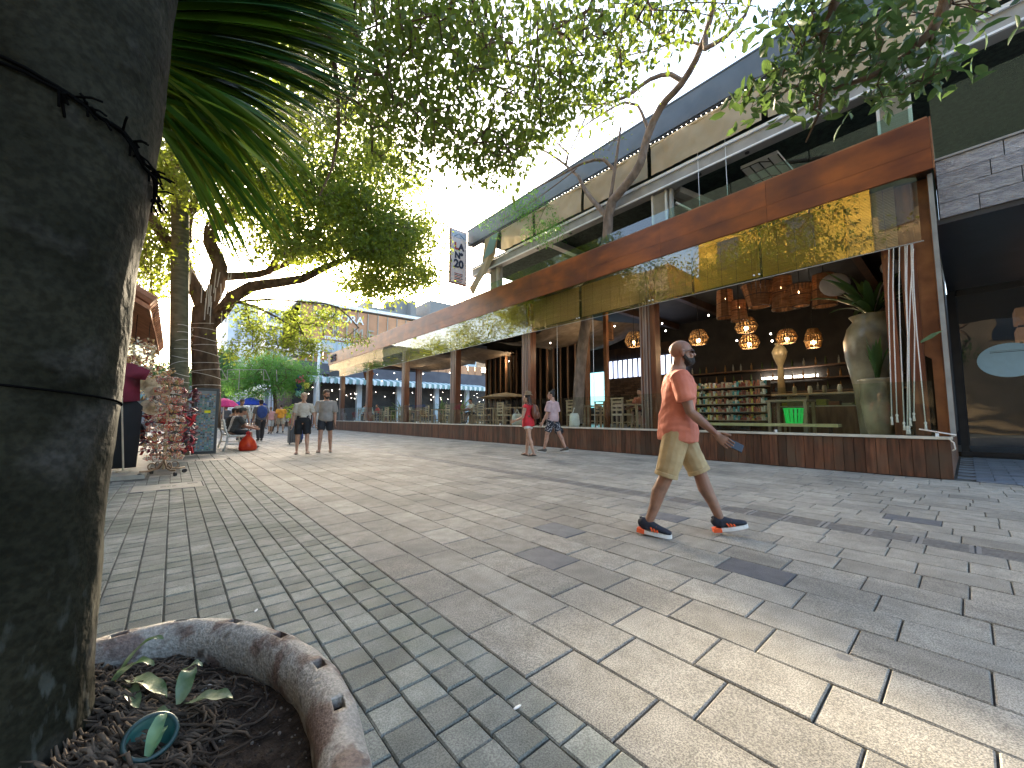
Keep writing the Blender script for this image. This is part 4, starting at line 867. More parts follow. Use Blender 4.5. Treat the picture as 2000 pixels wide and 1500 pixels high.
# inner tree trunk is part of the tree that grows through the roof (built with the trees)
# tables and chairs
def table(P, label, w=.8, l=.8, h=.75, m=None, cat='table'):
    t = thing('dining_table', label, 'table', P, 'dining tables inside the restaurant'); m = m or W['table_wood']
    q = MB(); q.box(-w / 2, w / 2, -l / 2, l / 2, h - .045, h); build('table_top', q, m, t, True)
    for sx in (-1, 1):
        for sy in (-1, 1):
            q = MB(); x_, y_ = sx * (w / 2 - .05), sy * (l / 2 - .05); q.box(x_ - .03, x_ + .03, y_ - .03, y_ + .03, 0, h - .045); build('leg', q, m, t, True)
    q = MB(); q.box(-w / 2 + .03, w / 2 - .03, -.02, .02, .2, .25); build('stretcher', q, m, t, True)
    return t
chair_proto = None
def chair(P, rz, label, stool=False):
    global chair_proto
    if chair_proto is None:
        t = thing('dining_chair', label, 'chair', P, 'wooden chairs inside the restaurant', rz)
        q = MB(); q.box(-.22, .22, -.22, .22, .42, .48); build('seat', q, W['cream'], t, True)
        for sx in (-1, 1):
            for sy in (-1, 1):
                q = MB(); q.box(sx * .2 - .022, sx * .2 + .022, sy * .2 - .022, sy * .2 + .022, 0, .42 if sy > 0 else .92); build('leg', q, W['table_wood'], t, True)
        for z_ in (.56, .68, .80): q = MB(); q.box(-.178, .178, -.215, -.185, z_, z_ + .07); build('back_slat', q, W['table_wood'], t, True)
        q = MB(); q.box(-.24, .24, -.225, -.18, .92, .96); build('top_rail', q, W['table_wood'], t, True)
        q = MB(); q.box(-.178, .178, .19, .21, .2, .23); q.box(-.178, .178, -.21, -.19, .2, .23); build('stretcher', q, W['table_wood'], t, True)
        chair_proto = t; return t
    return _copy(chair_proto, P, rz, label)
random.seed(21)
tabs = [(11.0, 6.9, 'first table left of the second post'), (11.2, 8.9, 'table beside the inner tree trunk'), (10.9, 12.4, 'table behind the couple in pink and red'), (11.2, 14.2, 'table under the flat parasol'), (11.0, 16.6, 'table beyond the fourth post, nearest the ledge'), (11.2, 19.0, 'table just before the fifth post'), (11.0, 22.0, 'table between the fifth and sixth posts'), (11.2, 24.4, 'table right before the sixth post'), (11.0, 27.5, 'table in the second last far bay'), (11.3, 29.5, 'table in the farthest bay'), (12.9, 7.6, 'second row table behind the first bay'), (13.2, 17.8, 'second row table in the fourth bay'), (11.0, 2.7, 'table beside the green basket')]
for x, y, lb in tabs:
    table((x, y, FZ), 'pale wooden dining table, ' + lb, h=.78)
    for dx, dy, rz, nm in ((-.62, 0, R(-90), 'street side'), (.62, .05, R(90), 'inner side')):
        if y < 3 and dx < 0: continue
        chair((x + dx, y + dy, FZ), rz + random.uniform(-.15, .15), f'wooden chair, {nm}, at the ' + lb)
# flat parasol
P = Vector((12.2, 14.6, FZ)); t = thing('flat_parasol', 'flat beige parasol standing low among the tables', 'parasol', P)
q = MB(); q.tube([P, P + Vector((0, 0, 1.5))], .02, 8); build('pole', q, W['table_wood'], t)
q = MB(); q.lathe([(1.35, 1.3), (.7, 1.46), (.02, 1.55), (.7, 1.44), (1.34, 1.28)], P, 8, cap=False); build('canopy', q, W['cream'], t)
# lampshade / white goods on the ledge tables
for k, (u, v, s_) in enumerate([(1010, 815, .22), (1122, 822, .18)]):
    P = at_x(u, v, 10.3); P.z = FZ + .0; m_ = MB(); m_.lathe([(s_ * .8, 0), (s_, .1), (s_ * .9, .42), (s_ * .7, .5)], (0, 0, 0), 14); m_.tube([(-s_ * .5, 0, .5), (0, 0, .68), (s_ * .5, 0, .5)], .015, 5)
    o = build('white_basket', m_, W['white'], smooth=False); o.location = P; tag(o, ['white basket with a handle on the floor behind the woman in red', 'white basket with a handle at the foot of the inner tree'][k], 'basket')
# vertical slat wall
t = thing('slat_wall', 'wall of tall brown vertical boards inside the third bay', 'partition', (13, 14, FZ))
for k in range(16):
    yy_ = 10.9 + k * .42; 
    q = MB(); a_ = R(38); q.box(-.2, .2, -.03, .03, FZ, 4.3 + .05 * (k % 3)); me = q.mesh(); me.materials.append(W['brown_wood']); o = link('board', me, None, t); o.location = (13.0, yy_, 0); o.rotation_euler = (0, 0, a_)
q = MB(); q.box(13.3, 13.4, 10.5, 17.6, FZ, FB); build('backing', q, W['dark'], t)
# sail fabrics under the ceiling
def sail(P4, name, label, m, n=14, sag=.5):
    vs_, fs_ = [], []
    for j in range(n + 1):
        for i in range(n + 1):
            a, b_ = i / n, j / n
            p_ = (Vector(P4[0]) * (1 - a) + Vector(P4[1]) * a) * (1 - b_) + (Vector(P4[3]) * (1 - a) + Vector(P4[2]) * a) * b_
            p_.z -= sag * math.sin(math.pi * a) * .8 + .12 * math.sin(b_ * 18) * math.sin(math.pi * a); vs_.append(p_)
    for j in range(n):
        for i in range(n): k = j * (n + 1) + i; fs_.append((k, k + 1, k + n + 2, k + n + 1))
    o = build(name, MB().add(vs_, fs_), m, smooth=True); return tag(o, label, 'fabric')
sail([(10.2, 9.2, 4.5), (10.4, 13.4, 4.3), (15, 12.6, 4.2), (15, 8.6, 4.9)], 'ceiling_cloth', 'draped brown cloth under the ceiling beside the third post', W['sail'])
sail([(10.3, 14.8, 4.2), (10.3, 20.5, 4.8), (15, 20.5, 4.6), (15, 14.6, 4.2)], 'ceiling_cloth', 'draped brown cloth beyond the fourth post', W['sail'], sag=.4)
sail([(10.3, 21, 4.7), (10.3, 27.5, 4.8), (15, 27.5, 4.6), (15, 21, 4.6)], 'ceiling_cloth', 'draped brown cloth over the far bays', W['sail'], sag=.3)
# bright openings at the back
q = MB(); q.box(17.40, 17.46, 12.6, 15.3, 1.5, 3.4); o = build('store_wall_glow', q, W['cyan_lit']); tag(o, 'bright cyan store wall painted as a glowing panel behind the pink shirt man', 'panel')
q = MB(); q.box(17.40, 17.45, 8.2, 12.4, 3.0, 3.9); t = thing('back_window', 'bright strip window behind bars and thatch fringe, left of the second post', 'window', (17.4, 10, 3)); build('pane', q, W['window_lit'], t)
for k in range(15): q = MB(); q.box(17.32, 17.38, 8.2 + k * .29, 8.25 + k * .29, 1.4, 3.9); build('bar', q, W['black'], t)
q = MB(); 
for k in range(150): y_ = 8 + k * .03; q.add([(17.25, y_, 4.5), (17.25, y_ + .06, 4.5), (17.25 + random.uniform(-.05, .05), y_ + .03, 3.9 - random.uniform(-.2, .25))], [(0, 1, 2)])
o = build('thatch_fringe', q, W['dark_wood'], t); o['kind'] = 'stuff'
t = thing('brick_wall', 'brown shelf wall of thin bricks below the strip window', 'wall', (17.3, 10, FZ)); 
qm = MB(); qm.box(0, .05, 0, .39, 0, .10); bme = qm.mesh(); bme.materials.append(flat('brown brick', (.13, .085, .06), tint=.3))
for r in range(14):
    for k in range(10): o = link('brick', bme, None, t); o.location = (17.2 + random.uniform(0, .02), 8.2 + k * .41 + (.2 if r % 2 else 0), 1.35 + r * .115)
# flared posts inside far bays + plants
for k, (x, y) in enumerate([(15.5, 24.5), (15.5, 30), (16.5, 19.5)]):
    t = thing('inner_post', f'dark reddish inner post {["behind the fifth bay", "in the farthest bay", "at the back behind the fourth bay"][k]}', 'post', (x, y, FZ))
    for j in range(3): q = MB(); q.box(x - .22 + j * .16, x - .08 + j * .16, y - .15, y + .15 - .04 * j, FZ, FB); build('strip', q, W['post'], t)
for k, (x, y, lb) in enumerate([(12.6, 21.2, 'leafy potted palm in the far bay between glowing lights'), (11.8, 17.9, 'potted plant with yellow green leaves beyond the fourth post'), (12.2, 26.0, 'tall dark potted plant before the far awning')]):
    t = thing('potted_plant', lb, 'plant', (x, y, FZ)); q = MB(); q.lathe([(.18, 0), (.24, .5), (.26, .52), (.22, .5)], (x, y, FZ), 16); build('pot', q, W['ceramic'], t, smooth=True)
    blades(18, .6, 1.3, 1.2, .09, W['leaf_feather'] if k == 1 else W['jar_leaf'], t, (x, y, FZ + .5), .7, 30 + k)
for k in range(18):
    q = MB(); P = (random.uniform(10.6, 14), 6.4 + k * 1.45, random.uniform(3.4, 4.5)); q.ell(P, .022, 7, 5); o = build('pendant_bulb', q, W['bulb_white'])
    if k % 2 == 0: ld = bpy.data.lights.new('bulb_light', 'POINT'); ld.energy = 6; ld.color = (1, .78, .5); ld.shadow_soft_size = .04; lo_ = bpy.data.objects.new('bulb_light', ld); col.objects.link(lo_); lo_.location = (P[0], P[1], P[2] - .06)
    tag(o, 'small warm bulb hanging under the restaurant ceiling among the tables', 'lamp', 'small bulbs hanging in the far bays')
# ================================================================== FAR END OF THE STREET
YB = 42.0
fr = thing('far_restaurant', 'two storey restaurant across the far corner with copper panels and dark ground floor', 'building', (14, YB, 0))
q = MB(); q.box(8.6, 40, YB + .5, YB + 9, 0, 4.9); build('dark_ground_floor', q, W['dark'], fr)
q = MB(); q.box(8.4, 40, YB - 1.0, YB + .5, 4.9, 6.3); build('dark_band', q, W['far_dark'], fr)
q = MB(); q.box(6.5, 8.6, YB - 1, YB + 4, 4.0, 5.6); q.box(3.5, 6.5, YB + 3, YB + 9, 3.6, 4.9); build('dark_band', q, W['far_dark'], fr)
q = MB(); q.box(8.9, 38, YB + .1, YB + 8, 8.7, 12.2); q.box(8.9, 38, YB + .1, YB + 8, 6.3, 6.9); build('backing', q, W['dark_wood'], fr)
x = 8.9
while x < 30:
    q = MB(); q.box(x + .04, x + 1.06, YB, YB + .1, 8.75, 12.15); build('copper_panel', q, W['copper'], fr)
    q = MB(); q.box(x - .04, x + .04, YB - .12, YB + .1, 8.75, 12.15); build('rib', q, W['slab'], fr)
    q = MB(); q.box(x + .04, x + 1.06, YB, YB + .1, 6.3, 7.5); build('copper_panel', q, W['copper'], fr)
    x += 1.1
q = MB(); q.prism([(8.6, YB - .3, 12.2), (34, YB - .3, 12.6), (34, YB - .3, 12.95), (8.6, YB - .3, 12.5)], (0, 8, 0)); build('roof_edge', q, W['white'], fr)
q = MB(); q.box(8.9, 9.0, YB + .1, YB + 8, 8.7, 12.2); build('side_panel', q, W['copper'], fr)
q = MB()
for k in range(24): q.box(8.9 + k * .5, 8.98 + k * .5, YB - .06, YB, 7.5, 8.7)
build('balcony_glazing_bars', q, W['far_grey'], fr)
q = MB(); q.box(8.9, 30, YB + .02, YB + .06, 7.5, 8.7); build('window_band', q, flat('pale far glass', (.35, .42, .45), .3), fr)
letters('letters', 'SONORA', 1.15, Matrix.Translation((12.6, YB - .16, 11.15)) @ Matrix.Rotation(R(90), 4, 'X'), W['white'], fr, .04, .012)
letters('letters', 'P R I M E', 1.5, Matrix.Translation((13.4, YB - .16, 9.75)) @ Matrix.Rotation(R(90), 4, 'X'), W['slab'], fr, .04)
letters('letters', 'STEAKHOUSE', .42, Matrix.Translation((12.4, YB - .16, 8.95)) @ Matrix.Rotation(R(90), 4, 'X'), W['white'], fr, .03, .01)
for (x0, x1, z0, z1) in ((16.2, 24.5, 12.9, 13.6), (16, 16.8, 13.6, 14.2), (19.4, 21.4, 13.6, 14.9)): q = MB(); q.box(x0, x1, YB + 2, YB + 5, z0, z1); build('roof_block', q, flat('roof concrete', (.19, .185, .175)), fr)
q = MB(); q.box(23.6, 36, YB + 1, YB + 6, 12.6, 15.5); q.box(21.0, 21.7, YB + 1, YB + 6, 12.6, 15.0); build('sun_gap_block', q, flat('penthouse render', (.19, .185, .175)), fr)  # unseen roof boxes added to shade the paving around a sunlit gap
for x_ in (19.2, 20.7): q = MB(); q.lathe([(.75, 0), (.8, .5), (.72, 1.1), (.3, 1.3)], (x_, YB + 3, 14.2 if x_ > 20 else 13.6), 18); build('water_tank', q, flat('tank', (.15, .148, .14)), fr, smooth=True)
for x_ in (10.3, 14.4, 18.8, 23.6, 28.0): q = MB(); q.box(x_, x_ + .5, YB - .6, YB - .2, 0, 4.9); build('column', q, W['far_grey'], fr)
q = MB()
for k in range(60): q.ell((9.5 + random.random() * 22, YB + random.uniform(-.4, .3), random.uniform(2.6, 4.0)), .03, 6, 4)
o = build('light_bulbs', q, W['bulb_white'], fr); o['kind'] = 'stuff'
t = thing('striped_awning', 'long green and white striped awning with scalloped edge on the far restaurant', 'awning', (15, YB - 2, 4.8))
q = MB(); q.prism([(9.4, YB - 2.4, 4.62), (30, YB - 2.4, 4.62), (30, YB - .6, 5.05), (9.4, YB - .6, 5.05)], (0, 0, .03)); build('canopy', q, W['awning'], t)
q = MB(); x = 9.4
while x < 30: q.prism([(x, YB - 2.42, 4.62), (x + .35, YB - 2.42, 4.62), (x + .33, YB - 2.42, 4.25), (x + .175, YB - 2.42, 4.14), (x + .02, YB - 2.42, 4.25)], (0, .02, 0)); x += .35
o = build('valance', q, W['awning'], t); o['kind'] = 'stuff'
t = thing('small_awning', 'small white sloping awning left of the far restaurant corner', 'awning', (6, YB - 2, 4.4))
A_, B_, C_, D_ = at_y(470, 768, YB - 2), at_y(534, 760, YB - 2), at_y(540, 748, YB), at_y(508, 752, YB)
q = MB(); q.prism([A_, B_, C_, D_], (0, 0, .08)); build('canopy', q, W['white'], t); 
for p_ in (A_, B_): q = MB(); q.bar(p_, (p_.x, p_.y, 0), .12); build('pole', q, W['far_grey'], t)
# balcony tent of the far upper floor
t = thing('balcony_canopy', 'pale tent canopy on poles over the far balcony', 'canopy', (9.6, YB - 3, 8.6))
q = MB(); a_, b_, c_ = at_y(565, 700, YB - 1), at_y(640, 655, YB - 1), at_y(652, 690, YB - 1)
q.prism([at_y(572, 692, YB - 1.2), at_y(606, 668, YB - 1.2), at_y(650, 674, YB - 1.2), at_y(650, 681, YB - 1.2), at_y(590, 694, YB - 1.2)], (0, 2.4, 0)); build('canopy', q, flat('tent cloth', (.5, .46, .4)), t)
for u in (584, 598, 612, 626, 640): q = MB(); p_ = at_y(u, 690, YB - 1.1); q.bar(p_, (p_.x, p_.y, 6.3), .07); build('pole', q, W['far_grey'], t)
# camera pole
p_ = at_y(619, 790, 36.0); t = thing('camera_pole', 'white street pole carrying cameras in front of the far restaurant', 'pole', (p_.x, 36, 0)); top = at_y(618, 668, 36.0)
q = MB(); q.tube([(p_.x, 36, 0), (p_.x, 36, top.z)], [.13, .09], 10); build('shaft', q, W['white'], t, smooth=True)
for v_, w_ in ((684, .5), (706, .4), (732, .5)):
    z_ = at_y(618, v_, 36.0).z; q = MB(); q.bar((p_.x, 36, z_), (p_.x + w_, 35.9, z_ + .08), .06); q.box(p_.x + w_ - .12, p_.x + w_ + .3, 35.75, 35.95, z_ - .12, z_ + .12); build('camera_arm', q, W['far_grey'] if v_ < 720 else W['black'], t)
# distant blocks
q = MB(); a_ = at_y(448, 600, 75); b_ = at_y(506, 600, 75)
t = thing('pale_apartment_block', 'pale blue grey tower block seen between the tree trunk and the feathery tree', 'building', (a_.x, 75, 0))
q = MB(); q.box(a_.x, b_.x, 75, 88, 0, a_.z + 1.0); build('wall', q, W['far_grey'], t)
for k in range(3): q = MB(); q.box(a_.x + 1 + k * 1.5, a_.x + 1.8 + k * 1.5, 74.9, 75, a_.z - 5, a_.z - 1.5); build('window', q, flat('far window', (.2, .25, .3), .3), t)
t = thing('glass_office_block', 'grey blue glazed block with white fins behind the hanging leaves', 'building', (12, 60, 0)); a_ = at_y(520, 640, 60); b_ = at_y(585, 610, 60)
q = MB(); q.box(a_.x, b_.x, 60, 70, 0, b_.z); build('wall', q, flat('slate glass', (.16, .2, .25), .3), t)
for k in range(6): q = MB(); x_ = a_.x + k * (b_.x - a_.x) / 6; q.box(x_, x_ + .25, 59.8, 60, 0, b_.z); build('fin', q, W['far_grey'], t)
for k in range(3): q = MB(); z_ = b_.z - 2.5 - 3 * k; q.box(a_.x, b_.x, 59.4, 60.2, z_, z_ + .4); build('floor_slab', q, W['white'], t)
t = thing('low_shop_building', 'distant low shop building closing the street on the left', 'building', (1, 62, 0)); q = MB(); q.box(-8, 5.4, 64, 72, 0, 6.5); build('wall', q, flat('distant wall', (.3, .3, .3)), t)
q = MB(); q.box(-8, 5.4, 63.2, 64, 3.0, 3.5); build('canopy', q, flat('distant teal canopy', (.2, .35, .33)), t)
# rectangular wire frames strung over the street
t = thing('festive_wire', 'thin rectangular wire frames for festive lights spanning the street', 'wire frame', (4, 26, 5))
for (u0, v0, u1, v1) in ((432, 720, 444, 742), (444, 722, 518, 722), (444, 742, 444, 722), (518, 722, 526, 740), (468, 722, 466, 762), (515, 722, 515, 742), (515, 742, 527, 742), (422, 742, 444, 742), (540, 722, 541, 745)):
    q = MB(); q.bar(at_y(u0, v0, 26), at_y(u1, v1, 26), .035); build('wire', q, W['beam_white'], t)
# parasols of the far stalls
def parasol(P, r_, h, c_, label):
    t = thing('parasol', label, 'parasol', P); q = MB(); q.tube([P, P + Vector((0, 0, h))], .03, 8); build('pole', q, W['white'], t)
    q = MB(); q.lathe([(r_, h - .45), (r_ * .55, h - .14), (.02, h), (.03, h - .02), (r_ * .55, h - .17), (r_ * .99, h - .48)], P, 10, cap=False); build('canopy', q, flat('parasol cloth', c_, trans=.25), t)
P = at_y(437, 790, 26); h = P.z + .1; P.z = 0; parasol(P, .75, h + .25, (.62, .03, .16), 'pink parasol in the distance right of the magnet board')
P = at_y(490, 787, 30); h = P.z + .1; P.z = 0; parasol(P, .9, h + .25, (.03, .08, .5), 'blue parasol in the distance behind the man with the backpack')
# flower stand over the couple
P = at_y(590, 800, 30); P.z = 0; t = thing('flower_stand', 'tall stand of bright artificial flowers behind the pale haired woman', 'flower stand', P)
q = MB(); q.tube([P, (P.x, P.y, 3.6)], .03, 6); build('pole', q, flat('green pole', (.1, .3, .1)), t)
for (u, v, rr, c_) in ((587, 742, .32, (.75, .16, .2)), (586, 736, .2, (.1, .45, .35)), (597, 752, .3, (.6, .6, .12)), (583, 757, .28, (.03, .08, .18)), (582, 768, .25, (.25, .5, .4)), (566, 800, .5, (.35, .5, .05)), (563, 812, .4, (.4, .55, .05))):
    c0 = at_y(u, v, 30); m_ = MB(); rr_ = random.Random(u)
    for k in range(26):
        d_ = Vector((rr_.gauss(0, 1), rr_.gauss(0, 1), rr_.gauss(0, 1.3))).normalized() * rr * rr_.uniform(.3, 1); p_ = c0 + d_; e = Vector((rr_.uniform(-1, 1), rr_.uniform(-1, 1), rr_.uniform(-1, 1))).normalized() * .12; f_ = e.cross(d_).normalized() * .07
        m_.add([p_ - e, p_ + f_, p_ + e, p_ - f_], [(0, 1, 2, 3)])
    build('flower_cluster', m_, flat('petals', c_, trans=.3), t)
# ================================================================== LEFT SIDE: SHOPS AND GOODS
ls = thing('souvenir_shop', 'souvenir shop with terracotta tiled eave on the left behind the palm trunk', 'building', (-1.3, 12, 0))
q = MB(); q.box(-6, -1.25, 9.6, 24, 0, 4.6); q.box(-7, -2.6, 5.6, 9.6, 0, 4.2); build('wall', q, flat('dim shopfront', (.03, .022, .016)), ls)
q = MB(); q.box(-12, -5.6, 24, 62, 0, 7.5); o = build('street_row', q, flat('row render', (.2, .17, .13))); tag(o, 'plain row of low cream houses hidden along the left of the street', 'building')
q = MB(); q.box(-14, -3.9, 11.6, 24, 4.65, 10.5); o = build('mirrored_storeys', q, mat('tan upper wall', (.24, .18, .11), (.34, .26, .17), .8, .85)); tag(o, 'added tan storeys above the souvenir shop, seen only in reflections', 'building')  # unseen storeys added to fill the valance reflections with tan
q = MB(); q.box(-16, -7, 63, 98, 0, 13); o = build('distant_tan_block', q, mat('distant tan wall', (.24, .2, .15), (.32, .27, .2), .5, .85)); tag(o, 'added tan block far along the left side of the street, hidden by the palm trunk', 'building')  # unseen block added so the far panes mirror tan instead of sky
sb = thing('reflection_building', 'added tall yellow building, out of view, shaped to mirror in the glass valance', 'building', (-6, 2, 0))  # unseen building added for the golden reflections in the valance
q = MB(); q.box(-14, -3.6, 2.2, 9.6, 7.6, 13.0); build('upper_wall', q, mat('golden yellow render', (.62, .36, .04), (.78, .48, .07), 1.2, .85, .2, 12), sb)
q = MB(); q.box(-14, -3.62, -14, 11.5, 0, 7.6); q.box(-14, -3.62, -14, 2.2, 7.6, 9.6); build('lower_wall', q, mat('tan lower wall', (.2, .145, .085), (.3, .22, .13), .8, .85), sb)
q = MB(); q.box(-14, -3.63, -14, 2.2, 9.6, 13.0); q.box(-14, -3.63, -14, 11.5, 13.0, 19); build('top_storeys', q, flat('dark green wall', (.03, .05, .04)), sb)  # added dark so the balustrade glass mirrors no bright sky
for k in range(6):
    for z_ in (5.2, 9.0): q = MB(); q.box(-3.62, -3.56, -9 + 3.3 * k, -7.9 + 3.3 * k, z_, z_ + 1.7); build('window', q, flat('building window', (.05, .06, .07), .2), sb)
for k in range(26):
    y_ = 9.2 + k * .26; 
    q = MB(); a_ = Vector((-1.3, y_, 3.62)); b_ = Vector((-.36, y_, 3.02)); d_ = (b_ - a_)
    q.tube([a_ + d_ * t_ for t_ in (0, .33, .66, 1)], [.095, .1, .1, .105], 8); build('roof_tile', q, W['terracotta'], ls)
q = MB(); q.prism([(-1.3, 9.1, 3.48), (-.4, 9.1, 2.92), (-.4, 9.1, 2.84), (-1.3, 9.1, 3.40)], (0, 6.9, 0)); build('soffit', q, W['terracotta'], ls)
q = MB(); q.box(-1.24, -1.2, 10.2, 11.4, 1.0, 2.6); build('window', q, flat('shop window', (.25, .3, .3), .15), ls)
q = MB(); q.box(-.62, -.55, 16.0, 16.08, 0, 3.0); build('post', q, W['white'], ls)
for k, (u, v, s_) in enumerate([(263, 684, .15), (288, 700, .1)]):
    P = at_y(u, v, 10.4); t = thing('glass_lantern', ['black framed lantern with cream panes hanging from the tiled eave', 'smaller lantern hanging behind the first at the tiled eave'][k], 'lantern', P)
    q = MB(); q.lathe([(s_, -s_ * .7), (s_ * .75, s_ * .6)], P, 4); build('pane', q, flat('lantern pane', (.6, .58, .42), .3, emit=(.8, .75, .5), estr=.25), t)
    q = MB()
    for i in range(4):
        a_ = math.pi / 2 * i; q.bar(P + Vector((s_ * math.cos(a_), s_ * math.sin(a_), -s_ * .7)), P + Vector((s_ * .75 * math.cos(a_), s_ * .75 * math.sin(a_), s_ * .6)), .018)
    q.lathe([(s_ * .82, s_ * .6), (.02, s_ * 1.1)], P, 4); q.tube([P + Vector((0, 0, s_)), (P.x, P.y, 3.1)], .006, 4); build('frame', q, W['black'], t)
def clutter(name, label, cat, c, ext, n, size, m, seed=1, shape='box', group=None, round_=False):
    r_ = random.Random(seed); q = MB()
    for k in range(n):
        if round_:
            a = r_.uniform(0, 2 * math.pi); rr = math.sqrt(r_.uniform(.15, 1)); p_ = Vector((c[0] + ext[0] * rr * math.cos(a), c[1] + ext[1] * rr * math.sin(a), c[2] + r_.uniform(-1, 1) * ext[2]))
        else: p_ = Vector([c[i] + r_.uniform(-1, 1) * ext[i] for i in range(3)])
        s_ = size * r_.uniform(.6, 1.4); e = Vector((r_.gauss(0, 1), r_.gauss(0, 1), r_.gauss(0, 1))).normalized(); f_ = e.orthogonal().normalized(); g_ = e.cross(f_)
        if shape == 'ring':
            pts = [p_ + (f_ * math.cos(t_) + g_ * math.sin(t_)) * s_ for t_ in np.linspace(0, 2 * math.pi, 7, endpoint=False)]; q.tube(pts, s_ * .2, 4, closed=True)
        else: q.bar(p_ - e * s_, p_ + e * s_, s_ * .8, s_ * .35)
    o = build(name, q, m); o['kind'] = 'stuff'
    if label: tag(o, label, cat, group, 'stuff')
    return o
clutter('hanging_trinkets', 'golden trinkets hanging thick below the tiled eave', 'trinkets', (-.55, 10.6, 2.25), (.22, .8, .24), 420, .03, W['gold'], 3)
clutter('hanging_trinkets', 'pale trinkets and bags hanging behind the straw hats', 'trinkets', (-.35, 11.8, 1.75), (.3, .6, .35), 260, .04, W['gold'], 4)
# maroon shirt and black dress on a stand
t = thing('clothes_stand', 'pale pole stand showing clothes in front of the souvenir shop', 'stand', (-.62, 9.9, .055))
q = MB(); q.tube([at_y(241, 715, 9.75), at_y(238, 790, 9.75), Vector((-.60, 9.6, .06))], .013, 8); q.lathe([(.10, 0), (.09, .02), (.015, .03)], (-.60, 9.6, .056), 14); build('pole', q, W['cream'], t)
q = MB(); q.tube([(-1.15, 9.8, 1.93), (-.45, 9.8, 1.93)], .012, 6); build('rail', q, W['cream'], t)
def garment(name, label, cat, outline, y, thick, m, seed=0):
    n = len(outline); q = MB(); r_ = random.Random(seed)
    c_ = Vector((sum(p[0] for p in outline) / n, 0, sum(p[1] for p in outline) / n)); vs_ = []; fs_ = []
    for sgn in (-1, 1):
        base = len(vs_)
        for p in outline: vs_.append((p[0], y, p[1]))
        for p in outline: vs_.append((c_.x + (p[0] - c_.x) * .72, y + sgn * thick * r_.uniform(.7, 1.1), c_.z + (p[1] - c_.z) * .8))
        vs_.append((c_.x, y + sgn * thick * 1.1, c_.z)); k = len(vs_) - 1
        for i in range(n):
            j = (i + 1) % n; fs_.append((base + i, base + j, base + n + j, base + n + i)); fs_.append((base + n + i, base + n + j, k))
    o = build(name, MB().add(vs_, fs_), m, smooth=True); return tag(o, label, cat)
garment('tshirt', 'maroon T-shirt displayed above a long black dress at the souvenir shop', 'T-shirt', [(-.62, 1.98), (-.54, 1.95), (-.36, 1.86), (-.42, 1.68), (-.49, 1.74), (-.47, 1.30), (-.78, 1.26), (-1.12, 1.28), (-1.10, 1.72), (-1.2, 1.70), (-1.25, 1.88), (-1.0, 1.95), (-.85, 1.96)], 9.8, .07, flat('maroon cotton', (.16, .012, .03)), 1)
garment('dress', 'long black dress hanging under the maroon T-shirt', 'dress', [(-.55, 1.34), (-.43, 1.2), (-.44, .6), (-.46, .10), (-.7, .09), (-1.1, .1), (-1.08, .7), (-1.05, 1.3)], 9.92, .09, flat('black cotton', (.008, .008, .009)), 2)
# straw hats
for k, (u, v, y_) in enumerate([(306, 768, 10.2), (299, 796, 10.0), (292, 752, 10.6)]):
    P = at_y(u, v, y_); o = build('straw_hat', MB().lathe([(.19, 0), (.17, -.015), (.10, .0), (.095, .09), (.06, .12), (.01, .122)], (0, 0, 0), 20, cap=False), W['straw'], smooth=True); o.location = P; o.rotation_euler = (R(48), R(25), 0)
    tag(o, ['straw hat just left of the bracelet rack, upper one', 'straw hat just left of the bracelet rack, lower one', 'straw hat behind and above the other two'][k], 'hat')
# rack behind with red goods
clutter('red_souvenirs', 'red and dark souvenirs piled behind the bracelet rack', 'souvenirs', (-.05, 10.6, .75), (.42, .3, .48), 260, .055, palette('red goods', [(.5, .02, .03), (.12, .01, .02), (.03, .03, .035), (.4, .05, .04), (.1, .09, .1), (.25, .02, .05)]), 5)
clutter('dark_scarves', 'dark red scarves hanging between the rack and the magnet board', 'scarves', (.28, 11.9, .95), (.16, .25, .7), 180, .05, palette('scarves', [(.12, .01, .02), (.05, .02, .025), (.2, .02, .03), (.3, .15, .15)]), 6)
# bracelet spinner
SPN = Vector((-.08, 9.2, 0)); t = thing('bracelet_rack', 'spinning rack crowded with coloured bracelets on a gilded scroll base', 'display rack', SPN)
q = MB(); q.tube([SPN + Vector((0, 0, .1)), SPN + Vector((0, 0, 1.72))], .018, 8); build('pole', q, W['straw'], t)
gm_ = flat('gilded iron', (.26, .16, .09), .45)
for k in range(4):
    a_ = math.pi / 2 * k + .5; d_ = Vector((math.cos(a_), math.sin(a_), 0)); q = MB()
    q.tube([SPN + Vector((0, 0, .26)), SPN + d_ * .10 + Vector((0, 0, .12)), SPN + d_ * .22 + Vector((0, 0, .09)), SPN + d_ * .33 + Vector((0, 0, .10))], .016, 7)
    q.tube([SPN + d_ * (.17 + .055 * math.cos(s_)) + Vector((0, 0, .165 + .055 * math.sin(s_))) for s_ in np.linspace(-1.4, 3.6, 12)], .009, 6)
    o = build('foot', q, gm_, t, smooth=True); c_ = SPN + d_ * .33 + Vector((0, 0, .035)); q = MB(); e_ = d_.cross(Vector((0, 0, 1))); q.tube([c_ - e_ * .014, c_ + e_ * .014], .035, 10); build('caster', q, W['black'], o)
